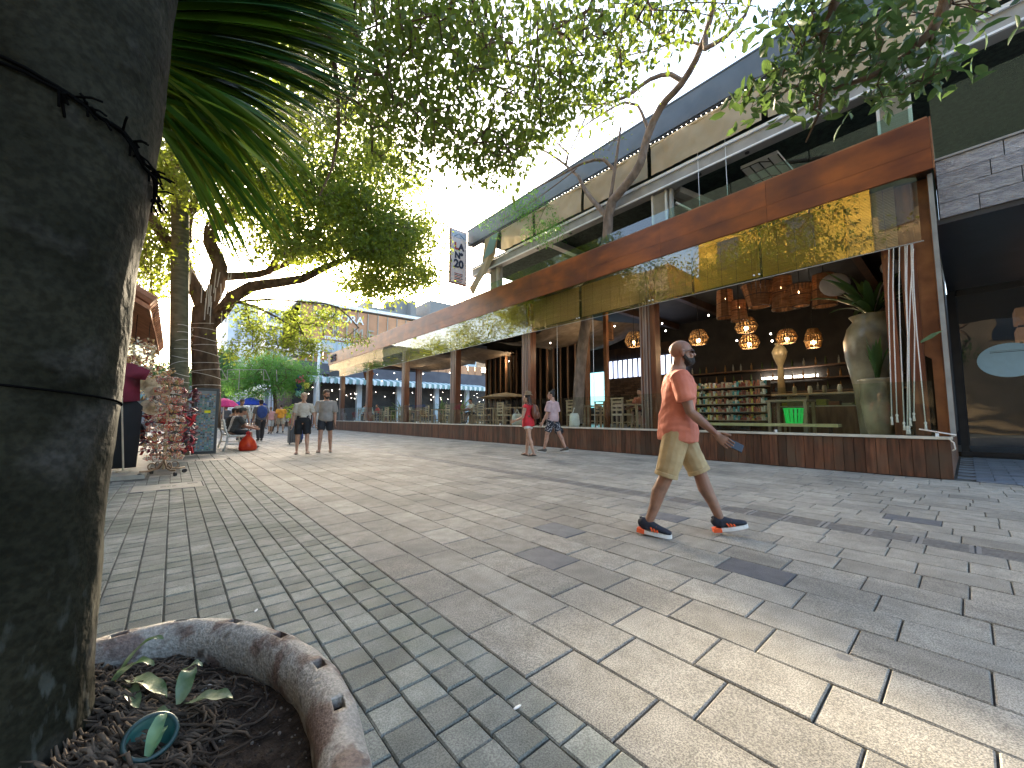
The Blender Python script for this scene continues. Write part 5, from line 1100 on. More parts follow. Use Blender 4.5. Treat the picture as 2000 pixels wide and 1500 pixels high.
for i in range(9):
    z_ = .36 + i * .165; rr = .25 - .008 * i + .03 * math.sin(i * 2.3)
    q = MB(); q.tube([SPN + Vector((rr * .8 * math.cos(a_), rr * .8 * math.sin(a_), z_)) for a_ in np.linspace(0, 2 * math.pi, 16, endpoint=False)], .006, 5, closed=True)
    for a_ in (0, math.pi / 2, math.pi, 1.5 * math.pi): q.bar(SPN + Vector((0, 0, z_)), SPN + Vector((rr * .8 * math.cos(a_), rr * .8 * math.sin(a_), z_)), .008)
    rg = build('tier', q, gm_, t)
    r_ = random.Random(i); q = MB()
    for k in range(125):
        a_ = r_.uniform(0, 2 * math.pi); R_ = rr * r_.uniform(.55, 1.08); p_ = SPN + Vector((R_ * math.cos(a_), R_ * math.sin(a_), z_ - r_.uniform(-.02, .085)))
        e = Vector((r_.gauss(0, 1), r_.gauss(0, 1), r_.gauss(0, .6))).normalized(); f_ = e.orthogonal().normalized(); g_ = e.cross(f_); s_ = r_.uniform(.013, .027)
        q.tube([p_ + (f_ * math.cos(t_) + g_ * math.sin(t_)) * s_ for t_ in np.linspace(0, 2 * math.pi, 6, endpoint=False)], s_ * .26, 4, closed=True)
    o = build('bracelets', q, W['trinket'], rg); o['kind'] = 'stuff'
# magnet board
BX0, BX1, BY = .40, .92, 13.2; bz = at_y(395, 758, BY).z
t = thing('magnet_board', 'tall black framed display board covered with small magnets and a yellow price tag', 'display board', (.66, BY, 0))
q = MB(); q.box(BX0 + .06, BX1 - .06, BY, BY + .03, .1, bz - .06); build('panel', q, flat('board grey', (.22, .25, .25)), t)
for a in ((BX0, BX0 + .06, .03, bz), (BX1 - .06, BX1, .03, bz), (BX0 + .06, BX1 - .06, .03, .1), (BX0 + .06, BX1 - .06, bz - .06, bz)):
    q = MB(); q.box(a[0], a[1], BY - .03, BY + .05, a[2], a[3]); build('frame_bar', q, W['black'], t)
q = MB(); r_ = random.Random(8)
for i in range(8):
    for j in range(33):
        if r_.random() < .06: continue
        cx, cz = BX0 + .095 + i * .047, .14 + j * (bz - .26) / 33; w_, h_ = r_.uniform(.012, .021), r_.uniform(.011, .019)
        q.box(cx - w_, cx + w_, BY - .018 - r_.uniform(0, .012), BY - .001, cz - h_, cz + h_)
o = build('magnets', q, W['magnet'], t); o['kind'] = 'stuff'
q = MB(); zc = at_y(397, 804, BY).z; q.box(.62, .75, BY - .04, BY - .034, zc - .035, zc + .035); build('price_tag', q, flat('yellow tag', (.75, .68, .02)), t)
q = MB(); q.bar((BX0 + .03, BY + .05, .9), (BX0 + .03, BY + .55, 0), .03); q.bar((BX1 - .03, BY + .05, .9), (BX1 - .03, BY + .55, 0), .03); build('prop', q, W['black'], t)
# souvenir rack wall opposite the restaurant (mirrored in its glass)
t = thing('sunglasses_stall', 'open stall with rows of sunglasses and souvenirs hidden behind the palm trunk', 'stall', (-1.9, 7.2, 0))
q = MB(); q.box(-2.5, -2.42, 5.7, 9.4, 0, 2.7); build('back_board', q, W['cream'], t); q = MB(); q.box(-2.5, -1.5, 5.6, 9.5, 2.75, 2.85); build('canopy', q, W['cream'], t)
for j in range(9):
    q = MB(); q.box(-2.42, -2.2, 5.75, 9.35, .35 + j * .26, .37 + j * .26); sh = build('shelf', q, W['white'], t); q = MB(); r_ = random.Random(j)
    for k in range(30): q.box(-2.35, -2.2, 5.8 + k * .118, 5.8 + k * .118 + .08, .38 + j * .26, .38 + j * .26 + r_.uniform(.06, .19))
    o = build('souvenirs', q, W['shades'], sh); o['kind'] = 'stuff'
# bench
bx, by0, by1 = 1.28, 14.2, 16.0
t = thing('street_bench', 'pale curved metal bench with three people sitting on it', 'bench', (bx, 15, 0))
pm = flat('pale bench metal', (.5, .5, .47), .45)
for y_ in (by0, by1):
    q = MB(); q.tube([(bx - .16, y_, .92), (bx - .10, y_, .62), (bx - .03, y_, .46), (bx - .06, y_, .22), (bx - .12, y_, 0)], .026, 8); q.tube([(bx - .03, y_, .42), (bx + .2, y_, .43), (bx + .42, y_, .42), (bx + .44, y_, .22), (bx + .50, y_, 0)], .026, 8); q.tube([(bx - .06, y_, .2), (bx + .44, y_, .2)], .018, 7); build('end_frame', q, pm, t, smooth=True)
for k in range(5): q = MB(); x_ = bx + .02 + k * .095; q.box(x_, x_ + .075, by0, by1, .44, .462); build('seat_slat', q, pm, t)
for k in range(4): q = MB(); z_ = .56 + k * .095; x_ = bx - .075 - k * .022; q.box(x_, x_ + .02, by0, by1, z_, z_ + .075); build('back_slat', q, pm, t)
# red bag
P = at_z(483, 880); t = thing('shopping_bag', 'bulging red plastic shopping bag with orange mottling on the ground by the bench', 'bag', P)
q = MB(); vs_, fs_ = [], []
prof = [(.02, .0), (.20, .0), (.235, .06), (.225, .16), (.19, .27), (.13, .36), (.06, .44), (.03, .47)]
for j, (r_, z_) in enumerate(prof):
    for i in range(20):
        a = 2 * math.pi * i / 20; w_ = 1 + .09 * math.sin(a * 5 + j * .8) + .05 * math.sin(a * 11 - j); vs_.append((P.x + r_ * w_ * math.cos(a), P.y + r_ * .8 * w_ * math.sin(a), z_ + .004))
for j in range(len(prof) - 1):
    for i in range(20): fs_.append((j * 20 + i, j * 20 + (i + 1) % 20, j * 20 + 20 + (i + 1) % 20, j * 20 + 20 + i))
build('bag_body', MB().add(vs_, fs_), mat('red plastic', (.55, .015, .012), (.75, .10, .02), 5, .35, .3, 20, trans=.3), t, smooth=True)
for s_ in (-1, 1): q = MB(); q.tube([P + Vector((.03 * s_, -.03, .44)), P + Vector((.05 * s_, -.02, .53)), P + Vector((.0, 0, .57)), P + Vector((.02 * s_, .03, .44))], .012, 6); build('handle', q, flat('red handle', (.5, .02, .02)), t)

# ================================================================== PLANTER
rim = [(-.26, 1.99), (-.13, 1.985), (-.02, 1.99), (.09, 1.955), (.19, 1.86), (.275, 1.725), (.335, 1.58), (.372, 1.43), (.382, 1.28), (.37, 1.14), (.345, 1.0), (.30, .86), (.22, .74), (.08, .66), (-.12, .64), (-.36, .70), (-.58, .84), (-.74, 1.06), (-.81, 1.32), (-.78, 1.6), (-.66, 1.82), (-.47, 1.95)]
def smooth_loop(P_, n=4):
    out = []; m_ = len(P_)
    for i in range(m_):
        p0, p1, p2, p3 = [Vector((*P_[(i + k - 1) % m_], 0)) for k in range(4)]
        for s_ in range(n):
            t_ = s_ / n; out.append(.5 * ((2 * p1) + (-p0 + p2) * t_ + (2 * p0 - 5 * p1 + 4 * p2 - p3) * t_ ** 2 + (-p0 + 3 * p1 - 3 * p2 + p3) * t_ ** 3))
    return out
loop = smooth_loop(rim); cen = Vector((-.2, 1.32, 0))
pl = thing('planter', 'worn rounded planter rim with square drain holes around the palm', 'planter', (-.2, 1.3, 0))
RIMZ = .215
sect = []   # cross section: (outward, z)
prof = [(.050, 0), (.052, .10), (.058, .16), (.060, .20), (.048, .235), (.020, .257), (-.015, .258), (-.042, .238), (-.058, .205), (-.056, .16), (-.05, .10)]
vs_, fs_ = [], []; N_ = len(loop); K_ = len(prof)
outs = []
for i, p in enumerate(loop):
    tg = (loop[(i + 1) % N_] - loop[i - 1]).normalized(); out = Vector((-tg.y, tg.x, 0));
    if out.dot(p - cen) < 0: out = -out
    outs.append(out)
    for j, (o_, z_) in enumerate(prof):
        w_ = .006 * mnoise.noise(Vector((p.x * 9, p.y * 9, j * .7))); vs_.append(p + out * (o_ + w_) + Vector((0, 0, z_ + w_ * (z_ > .05))))
for i in range(N_):
    for j in range(K_ - 1): fs_.append((i * K_ + j, i * K_ + j + 1, ((i + 1) % N_) * K_ + j + 1, ((i + 1) % N_) * K_ + j))
for i in range(N_): fs_.append((i * K_, ((i + 1) % N_) * K_, ((i + 1) % N_) * K_ + K_ - 1, i * K_ + K_ - 1))
q = MB(); q.add(vs_, fs_); rim_me = q.mesh('rim', True); cut = MB(); pits = []
for k, (u, v) in enumerate([(232, 1236), (357, 1210), (467, 1215), (567, 1239), (631, 1294), (629, 1400)]):
    P = at_z(u, v, .25); i = min(range(N_), key=lambda i_: (loop[i_] - Vector((P.x, P.y, 0))).length); p = loop[i]; tg = (loop[(i + 1) % N_] - loop[i - 1]).normalized(); out = outs[i]
    c0 = p + out * .004 + Vector((0, 0, .27)); a_, b_ = .021, .014
    top = [c0 - tg * a_ - out * b_, c0 + tg * a_ - out * b_, c0 + tg * a_ + out * b_, c0 - tg * a_ + out * b_]; cut.add(top + [t_ - Vector((0, 0, .06)) for t_ in top], [(0, 1, 2, 3), (7, 6, 5, 4), (0, 4, 5, 1), (1, 5, 6, 2), (2, 6, 7, 3), (3, 7, 4, 0)])
    pits.append([t_ - Vector((0, 0, .038)) + (t_ - c0) * .04 for t_ in top])
co_ = bpy.data.objects.new('cutter', cut.mesh('cutter')); WS.collection.objects.link(co_)
import bmesh
for me_ in (rim_me, co_.data):
    bm_ = bmesh.new(); bm_.from_mesh(me_); bmesh.ops.recalc_face_normals(bm_, faces=bm_.faces); bm_.to_mesh(me_); bm_.free()
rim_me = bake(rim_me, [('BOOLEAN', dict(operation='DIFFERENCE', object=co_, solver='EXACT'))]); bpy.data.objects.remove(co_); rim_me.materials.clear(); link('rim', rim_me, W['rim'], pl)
for pit in pits: q = MB(); q.prism(pit, (0, 0, .003)); build('drain_hole', q, W['hole'], pl)
# soil with relief
vs_, fs_ = [], []; G = 90; x0_, x1_, y0_, y1_ = -.82, .40, .62, 2.02
def inside(x, y):
    c = False; n = len(loop); j = n - 1
    for i in range(n):
        if (loop[i].y > y) != (loop[j].y > y) and x < (loop[j].x - loop[i].x) * (y - loop[i].y) / (loop[j].y - loop[i].y) + loop[i].x: c = not c
        j = i
    return c
TR = Vector((-.385, 1.58, 0)) 
def soil_z(x, y):
    d_ = math.hypot(x - TR.x, y - TR.y); h_ = .135 + .075 * max(0, 1 - max(0, d_ - .22) / .38)
    return h_ + .018 * mnoise.noise(Vector((x * 7, y * 7, 0))) + .010 * mnoise.noise(Vector((x * 24, y * 24, 3))) + .005 * mnoise.noise(Vector((x * 70, y * 70, 5)))
for j in range(G + 1):
    for i in range(G + 1):
        x, y = x0_ + (x1_ - x0_) * i / G, y0_ + (y1_ - y0_) * j / G; vs_.append((x, y, soil_z(x, y)))
for j in range(G):
    for i in range(G):
        k = j * (G + 1) + i
        if inside(vs_[k][0], vs_[k][1]) or inside(vs_[k + G + 2][0], vs_[k + G + 2][1]): fs_.append((k, k + 1, k + G + 2, k + G + 1))
o = build('soil', MB().add(vs_, fs_), W['soil'], pl, smooth=True); o['kind'] = 'stuff'
q = MB(); r_ = random.Random(5)
for k in range(1500):
    x, y = r_.uniform(-.5, .36), r_.uniform(.7, 1.95)
    if inside(x + .03, y) and inside(x - .03, y): s_ = r_.uniform(.0015, .0055); q.ell((x, y, soil_z(x, y) + s_ * .3), (s_, s_ * 1.3, s_), 5, 3)
o = build('soil_crumbs', q, palette('soil crumbs', [(.02, .015, .012), (.05, .04, .03), (.1, .08, .065), (.03, .02, .016), (.035, .028, .02), (.16, .14, .12)], .9), pl); o['kind'] = 'stuff'
for k, (x, y, c_) in enumerate([(.02, 1.77, (.45, .5, .5)), (-.02, 1.79, (.25, .22, .2)), (.06, 1.08, (.5, .47, .42)), (.13, 1.63, (.3, .27, .25))]):
    q = MB(); q.ell((0, 0, 0), (.011, .007, .006), 8, 5); o = build('pebble', q, flat('pebble', c_)); o.location = (x, y, soil_z(x, y) + .004); tag(o, ['pale bluish pebble on the soil near the back rim', 'brown pebble beside the bluish one on the soil', 'white curled scrap among the roots near the front', 'small grey pebble on the soil by the right rim'][k], 'pebble')
# ---- foreground palm
palm = thing('palm_tree', 'massive dark mottled palm trunk in the planter at the left edge', 'tree', (TR.x, TR.y, .15))
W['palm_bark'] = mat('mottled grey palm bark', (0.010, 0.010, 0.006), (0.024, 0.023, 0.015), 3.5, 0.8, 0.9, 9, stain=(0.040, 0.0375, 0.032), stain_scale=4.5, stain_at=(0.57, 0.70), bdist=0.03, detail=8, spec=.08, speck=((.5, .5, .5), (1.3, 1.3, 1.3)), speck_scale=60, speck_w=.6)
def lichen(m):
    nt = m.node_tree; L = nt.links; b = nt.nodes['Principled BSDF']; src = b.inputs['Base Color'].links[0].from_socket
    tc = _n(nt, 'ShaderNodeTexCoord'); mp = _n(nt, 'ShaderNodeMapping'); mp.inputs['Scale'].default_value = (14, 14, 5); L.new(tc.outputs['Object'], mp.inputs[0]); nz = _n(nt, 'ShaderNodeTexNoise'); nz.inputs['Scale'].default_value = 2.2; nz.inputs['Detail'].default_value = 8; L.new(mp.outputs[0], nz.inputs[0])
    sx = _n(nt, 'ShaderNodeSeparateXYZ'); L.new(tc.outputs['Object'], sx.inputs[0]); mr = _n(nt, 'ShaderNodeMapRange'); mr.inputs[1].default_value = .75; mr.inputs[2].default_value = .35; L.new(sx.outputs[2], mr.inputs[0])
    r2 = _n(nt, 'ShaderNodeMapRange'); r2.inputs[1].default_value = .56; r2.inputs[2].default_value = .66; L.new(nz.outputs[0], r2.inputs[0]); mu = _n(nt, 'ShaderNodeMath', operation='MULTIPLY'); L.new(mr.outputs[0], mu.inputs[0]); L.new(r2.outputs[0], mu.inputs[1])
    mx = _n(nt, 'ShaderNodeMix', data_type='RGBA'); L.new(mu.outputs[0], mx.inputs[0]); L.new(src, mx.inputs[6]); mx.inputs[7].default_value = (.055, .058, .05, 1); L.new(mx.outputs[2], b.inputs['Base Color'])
lichen(W['palm_bark'])
sil = [(190, 1420), (185, 1350), (187, 1290), (193, 1180), (203, 1040), (212, 950), (225, 850), (245, 720), (262, 610), (278, 500), (290, 420), (305, 310), (322, 200), (334, 100), (345, 0)]
pts_, rad_ = [], []
for (u, v) in sil:
    d_ = ray(u, v); hz = math.hypot(d_.x, d_.y); az = math.atan2(d_.x, d_.y); D = 1.63; 
    z_guess = CAM_H + d_.z / hz * D
    rr = .245 - .028 * max(0, min(1, (z_guess - .2) / 2.2)); z_ = CAM_H + d_.z / hz * math.sqrt(D * D - rr * rr); ca = az - math.asin(rr / D)
    pts_.append(Vector((D * math.sin(ca), D * math.cos(ca), z_))); rad_.append(rr)
base = pts_[0].copy(); base.z = .08; pts_.insert(0, base); rad_.insert(0, .262)
dv = (pts_[-1] - pts_[-4]).normalized(); 
for k in range(8): pts_.append(pts_[-1] + Vector((dv.x * .5, dv.y * .5, .5))); rad_.append(.215 - .006 * k)
def trunk_mesh(pts, rad, n=48, amp=.008, fr=3.0, sub=5):
    P2, R2 = [], []
    for i in range(len(pts) - 1):
        for s_ in range(sub): t_ = s_ / sub; P2.append(pts[i].lerp(pts[i + 1], t_)); R2.append(rad[i] + (rad[i + 1] - rad[i]) * t_)
    P2.append(pts[-1]); R2.append(rad[-1]); vs, fs = [], []
    for i, p in enumerate(P2):
        for k in range(n):
            a = 2 * math.pi * k / n; d_ = Vector((math.cos(a), math.sin(a), 0)); w_ = amp * (mnoise.noise(Vector((math.cos(a) * fr, math.sin(a) * fr, p.z * fr * .8))) + .5 * mnoise.noise(Vector((math.cos(a) * fr * 3, math.sin(a) * fr * 3, p.z * fr * 3))) + .35 * mnoise.noise(Vector((math.cos(a) * 16, math.sin(a) * 16, p.z * 2.0))) * (1 if p.z < .75 else .2))
            vs.append(p + d_ * (R2[i] + w_))
    for i in range(len(P2) - 1):
        for k in range(n): fs.append((i * n + k, i * n + (k + 1) % n, (i + 1) * n + (k + 1) % n, (i + 1) * n + k))
    return MB().add(vs, fs)
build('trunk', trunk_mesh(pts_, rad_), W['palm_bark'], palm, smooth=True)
# fibrous roots
q = MB(); r_ = random.Random(12)
for k in range(1300):
    a = r_.uniform(-2.9, 1.25); d0 = .235 + abs(r_.gauss(0, .05)) ; L_ = r_.uniform(.05, .17) * (1.5 if r_.random() < .15 else 1)
    a2 = a + r_.uniform(-.5, .5); p0 = Vector((TR.x + d0 * math.cos(a), TR.y + d0 * math.sin(a), 0)); 
    far_ = r_.random() ** 2.4 * .26; p0 += Vector((math.cos(a), math.sin(a), 0)) * far_
    pts = []; 
    bend = r_.uniform(-1.6, 1.6)
    for s_ in range(8):
        t_ = s_ / 7; a3 = a2 + bend * (t_ - .3); x = p0.x + math.cos(a3) * L_ * t_ + r_.uniform(-.003, .003); y = p0.y + math.sin(a3) * L_ * t_ + r_.uniform(-.003, .003)
        if not inside(x, y): break
        up = max(0, .06 * (1 - far_ / .2)) * r_.random(); pts.append((x, y, soil_z(x, y) + .003 + up * (1 - t_) + .012 * math.sin(math.pi * t_) * r_.random()))
    if len(pts) >= 3: th_ = r_.uniform(.0028, .0075) * (1 - far_ * 1.2); q.tube(pts, [th_ * (.35 if i in (0, len(pts) - 1) else 1 - .45 * i / len(pts)) for i in range(len(pts))], 6)
o = build('roots', q, W['root'], palm, smooth=True); o['kind'] = 'stuff'
# wires round the trunk
def around(z0, z1, extra, name, label, r_t, az0=-1.5, az1=1.4, wob=0.0, knots=0):
    pts = []
    for i in range(26):
        t_ = i / 25; a = az0 + (az1 - az0) * t_; z_ = z0 + (z1 - z0) * t_ + wob * mnoise.noise(Vector((t_ * 6, z0, 1)))
        j = min(range(len(pts_)), key=lambda k: abs(pts_[k].z - z_)); c_, rr = pts_[j], rad_[j]; jj = min(j + 1, len(pts_) - 1) if z_ > pts_[j].z else max(j - 1, 0)
        if jj != j: f_ = (z_ - pts_[j].z) / (pts_[jj].z - pts_[j].z); c_ = pts_[j].lerp(pts_[jj], f_); rr = rad_[j] + (rad_[jj] - rad_[j]) * f_
        pts.append(Vector((c_.x + (rr + extra) * math.cos(a), c_.y + (rr + extra) * math.sin(a), z_)))
    q = MB(); q.tube(pts, r_t, 6)
    rr_ = random.Random(int(z0 * 100))
    for k in range(knots):
        p_ = pts[rr_.randint(10, 25)]; e = Vector((rr_.uniform(-.2, 1), rr_.uniform(-.4, .4), rr_.uniform(-1, .6))).normalized() * rr_.uniform(.015, .06); q.tube([p_, p_ + e * .6, p_ + e + Vector((0, 0, -.01))], r_t * .7, 5)
    o = build(name, q, W['hole'], smooth=True); return tag(o, label, 'cable')
around(1.12, 1.05, .004, 'cable_tie', 'single black cable tied round the palm trunk at mid height', .0026, -2.6, .25)
around(1.86, 1.70, .008, 'light_cable', 'tangled black fairy light cable round the upper palm trunk', .0042, -2.4, .3, .05, 26)
around(1.82, 1.73, .010, 'light_cable', 'second black fairy light cable crossing just below the tangled one', .004, -2.4, .3, .06, 18)
# plants in the planter
pp = at_z(262, 1382, .18); t = thing('ground_plant', 'young plant with long wavy pale green leaves in the planter', 'plant', pp)
leaves_spec = [((300, 1320), (213, 1345), .035, .10), ((318, 1270), (225, 1330), .032, .12), ((190, 1336), (240, 1336), .03, .0), ((325, 1372), (245, 1330), .045, .05), ((455, 1372), (365, 1375), .045, .03), ((375, 1320), (352, 1375), .045, .06), ((395, 1312), (345, 1330), .03, .06), ((330, 1395), (275, 1400), .04, .0), ((270, 1390), (235, 1340), .04, .03)]
def strap(parent, A_, B_, w, lift, m, nm='leaf', wave=.25, seed=0):
    A_, B_ = Vector(A_), Vector(B_); d_ = (B_ - A_); side = d_.cross(Vector((0, 0, 1))).normalized(); vs, fs = [], []; n = 12
    for i in range(n + 1):
        t_ = i / n; p = A_.lerp(B_, t_) + Vector((0, 0, lift * math.sin(math.pi * t_ * .8))); ww = w * (math.sin(math.pi * (.08 + .92 * t_)) ** .6 if t_ < 1 else 0.04) / 2
        wv = wave * w * math.sin(t_ * 14 + seed); vs += [p - side * ww + Vector((0, 0, ww * .5 + wv * .4)), p, p + side * ww + Vector((0, 0, ww * .5 - wv * .4))]
    for i in range(n): b_ = i * 3; fs += [(b_, b_ + 1, b_ + 4, b_ + 3), (b_ + 1, b_ + 2, b_ + 5, b_ + 4)]
    return build(nm, MB().add(vs, fs), m, parent, smooth=True)
for k, (tip, root, w, lift) in enumerate(leaves_spec):
    A_ = at_z(root[0], root[1], .19); B_ = at_z(tip[0], tip[1], .22 + (.05 if k in (0, 1) else 0)); strap(t, A_, B_, w, lift * .5, W['plant_leaf'], seed=k)
for k, (a_, b_) in enumerate([((345, 1310), (338, 1290)), ((320, 1470), (352, 1430))]): pass
# ground uplight
lp = at_z(292, 1447, .2); t = thing('ground_uplight', 'round teal ground uplight with fallen leaves in its cup', 'ground lamp', lp)
Mx = Matrix.Translation(lp) @ Matrix.Rotation(R(30), 4, 'X') @ Matrix.Rotation(R(6), 4, 'Y')
q = MB(); q.lathe([(.040, -.06), (.048, .012), (.054, .014), (.054, .020), (.046, .020), (.044, -.012), (.001, -.018)], (0, 0, 0), 32, cap=False); me = q.mesh('cup', True); me.transform(Mx); link('cup', me, W['teal'], t)
q = MB(); q.tube([(.051 * math.cos(a_), .051 * math.sin(a_), .018) for a_ in np.linspace(0, 2 * math.pi, 32, endpoint=False)], .0055, 8, closed=True); me = q.mesh('ring', True); me.transform(Mx); link('ring', me, flat('dark green ring', (.015, .045, .045), .4), t)
for k, (a_, b_, w) in enumerate([((288, 1478), (322, 1402), .030), ((292, 1478), (325, 1428), .024)]):
    A_ = at_z(*a_, .195 if k else .20); B_ = at_z(*b_, .235 if k == 0 else .205); o = strap(None, A_, B_, w, .02, W['green_leaf'], 'fallen_leaf', .2, 3 + k); tag(o, ['larger fresh green leaf lying in the teal uplight', 'smaller green leaf under the larger one in the teal uplight'][k], 'leaf')

# ================================================================== TREES
def grow(limbs, attract, step=.35, jit=.05, droop=0.0):
    """limbs: list of (points, r0, r1); attract: array of points -> nodes, parents, fixed radii"""
    pos, par, fix = [], [], []
    for pts, r0, r1 in limbs:
        pts = [Vector(p) for p in pts]; prev = None
        if len(pos):
            j = min(range(len(pos)), key=lambda k: (pos[k] - pts[0]).length)
            prev = j; gap = (pos[j] - pts[0]).length
            if gap > .6:                              # bridge to the limb it springs from
                b0 = pos[j]; k = int(gap / step) + 1
                for s_ in range(1, k): pos.append(b0.lerp(pts[0], s_ / k) + Vector((0, 0, .25 * math.sin(math.pi * s_ / k)))); par.append(prev); fix.append(r0 * 1.1); prev = len(pos) - 1
        n = len(pts); L_ = sum((pts[i + 1] - pts[i]).length for i in range(n - 1)) or 1; acc = 0
        for i in range(n):
            p0, p1, p2, p3 = pts[max(i - 1, 0)], pts[i], pts[min(i + 1, n - 1)], pts[min(i + 2, n - 1)]; seg = (p2 - p1).length; k = max(1, int(seg / step)) if i < n - 1 else 1
            for s_ in range(k):
                t_ = s_ / k; p = .5 * ((2 * p1) + (-p0 + p2) * t_ + (2 * p0 - 5 * p1 + 4 * p2 - p3) * t_ ** 2 + (-p0 + 3 * p1 - 3 * p2 + p3) * t_ ** 3)
                pos.append(p); par.append(prev if prev is not None else -1); fix.append(r0 + (r1 - r0) * min(1, (acc + seg * t_) / L_)); prev = len(pos) - 1
            acc += seg
    A_ = [Vector(a) for a in attract]; tips = []
    P_ = np.array([tuple(p) for p in pos]); 
    dist = np.array([np.min(np.linalg.norm(P_ - np.array(a), axis=1)) for a in A_]) if len(A_) else np.array([])
    BUF = np.zeros((len(pos) + 60 * len(A_) + 10, 3)); BUF[:len(pos)] = P_
    for idx in np.argsort(dist):
        a = A_[idx]; dd = np.sqrt(((BUF[:len(pos)] - np.array(a)) ** 2).sum(1)); j = int(np.argmin(dd)); L_ = dd[j]; k = max(1, int(L_ / step)); b = pos[j]; prev = j
        for s_ in range(1, k + 1):
            t_ = s_ / k; p = b.lerp(a, t_) + Vector((random.gauss(0, jit), random.gauss(0, jit), random.gauss(0, jit) + droop * math.sin(math.pi * t_) * L_)) * (1 if s_ < k else 0)
            BUF[len(pos)] = p; pos.append(p); par.append(prev); fix.append(0); prev = len(pos) - 1
        tips.append(prev)
    return pos, par, fix, tips
def limb_mesh(pos, par, fix, rt=.009, ex=.42, rmax=.12, n=6):
    cnt = [0] * len(pos); kids = [0] * len(pos)
    for i, p in enumerate(par):
        if p >= 0: kids[p] += 1
    for i in range(len(pos)):
        if kids[i] == 0:
            j = i
            while j >= 0: cnt[j] += 1; j = par[j]
    rad = [fix[i] if fix[i] > 0 else min(rmax, rt * max(1, cnt[i]) ** ex) for i in range(len(pos))]
    q = MB()
    for i, p in enumerate(par):
        if p < 0: continue
        r0 = rad[p] if (fix[i] > 0 or fix[p] == 0) else min(rad[p], rad[i] * 1.3); nn = 14 if rad[i] > .1 else (9 if rad[i] > .04 else n if rad[i] > .012 else 4)
        if (pos[i] - pos[p]).length < 1e-4: continue
        d_ = (pos[i] - pos[p]) * .06; q.tube([pos[p] - d_, pos[i] + d_], [r0, rad[i]], nn, cap=False)
    return q
def leaves_mesh(name, tips, n_per, spread, L_, w_, hang=.3, seed=0, fold=.25, oval=False):
    r_ = np.random.default_rng(seed); T = np.repeat(np.array([tuple(t) for t in tips]), n_per, axis=0); n = len(T)
    off = r_.normal(0, 1, (n, 3)) * spread; off[:, 2] *= .75; C = T + off
    d = r_.normal(0, 1, (n, 3)); d[:, 2] -= hang * 2; d += off * (.8 / max(spread, .01)) * .5; d /= np.linalg.norm(d, axis=1)[:, None]
    up = r_.normal(0, .8, (n, 3)); up[:, 2] += 1.0; s = np.cross(d, up); s /= np.linalg.norm(s, axis=1)[:, None] + 1e-9; nn_ = np.cross(s, d)
    L = L_ * r_.uniform(.65, 1.2, n)[:, None]; w = w_ * r_.uniform(.7, 1.2, n)[:, None]
    if oval:
        ax = lambda t: C + d * L * (t - .5) - nn_ * L * (.16 * t * t)
        sd = lambda t, f: s * w * .5 * f; up_ = nn_ * w * fold
        V = np.stack([ax(0), ax(.28) - sd(0, .85) + up_ * .8, ax(.28), ax(.28) + sd(0, .85) + up_ * .8, ax(.66) - sd(0, .95) + up_ * .9, ax(.66), ax(.66) + sd(0, .95) + up_ * .9, ax(1.0)], axis=1).reshape(-1, 3)
        k = np.arange(n)[:, None] * 8
        F = np.concatenate([k + np.array([[a_, b_, c_]]) for a_, b_, c_ in ((0, 2, 1), (0, 3, 2), (1, 2, 5), (1, 5, 4), (2, 3, 6), (2, 6, 5), (4, 5, 7), (5, 6, 7))], axis=0)
        return np_mesh(name, V, F)
    b = C - d * L * .5; m1 = C + d * L * .05; t = C + d * L * .5 - nn_ * L * .12
    V = np.stack([b, m1 - s * w * .5 + nn_ * w * fold, t, m1 + s * w * .5 + nn_ * w * fold, C - nn_ * 0], axis=1)      # base, left, tip, right, mid
    V = V.reshape(-1, 3); k = np.arange(n)[:, None] * 5
    F = np.concatenate([k + np.array([[0, 4, 1]]), k + np.array([[4, 2, 1]]), k + np.array([[0, 3, 4]]), k + np.array([[4, 3, 2]])], axis=0)
    return np_mesh(name, V, F)
def blobs(spec, seed):
    """spec: (u, v, ru, rv, n, depth function args) sampled as real points in the crown volume"""
    r_ = random.Random(seed); out = []
    for (u, v, ru, rv, n, mode, a, b) in spec:
        for k in range(n):
            while True:
                x, y = r_.uniform(-1, 1), r_.uniform(-1, 1)
                if x * x + y * y < 1: break
            s_ = r_.uniform(a, b)
            p = at_y(u + ru * x, v + rv * y, s_) if mode == 'y' else (at_d(u + ru * x, v + rv * y, s_) if mode == 'd' else at_x(u + ru * x, v + rv * y, s_)); out.append(p)
    return out
def pxline(L, mode='y'): return [(at_y(u, v, s) if mode == 'y' else at_d(u, v, s) if mode == 'd' else at_x(u, v, s)) for u, v, s in L]
def tree(name, label, limbs, att, leafmat_, barkmat, n_per, spread, L_, w_, hang, seed, rt=.009, ex=.42, step=.35, jit=.05, droop=0, oval=False, crown=True):
    random.seed(seed); pos, par, fix, tips = grow(limbs, att, step, jit, droop); t = thing(name, label, 'tree', pos[0] if pos[0].z < 1 else (pos[0].x, pos[0].y, pos[0].z))
    build('trunk', limb_mesh(pos, par, fix, rt, ex), barkmat, t, smooth=True)
    tp = [pos[i] for i in tips]
    if crown and n_per:
        me = leaves_mesh('crown', tp, n_per, spread, L_, w_, hang, seed, oval=oval); me.materials.append(leafmat_); o = link('crown', me, None, t)
    return t
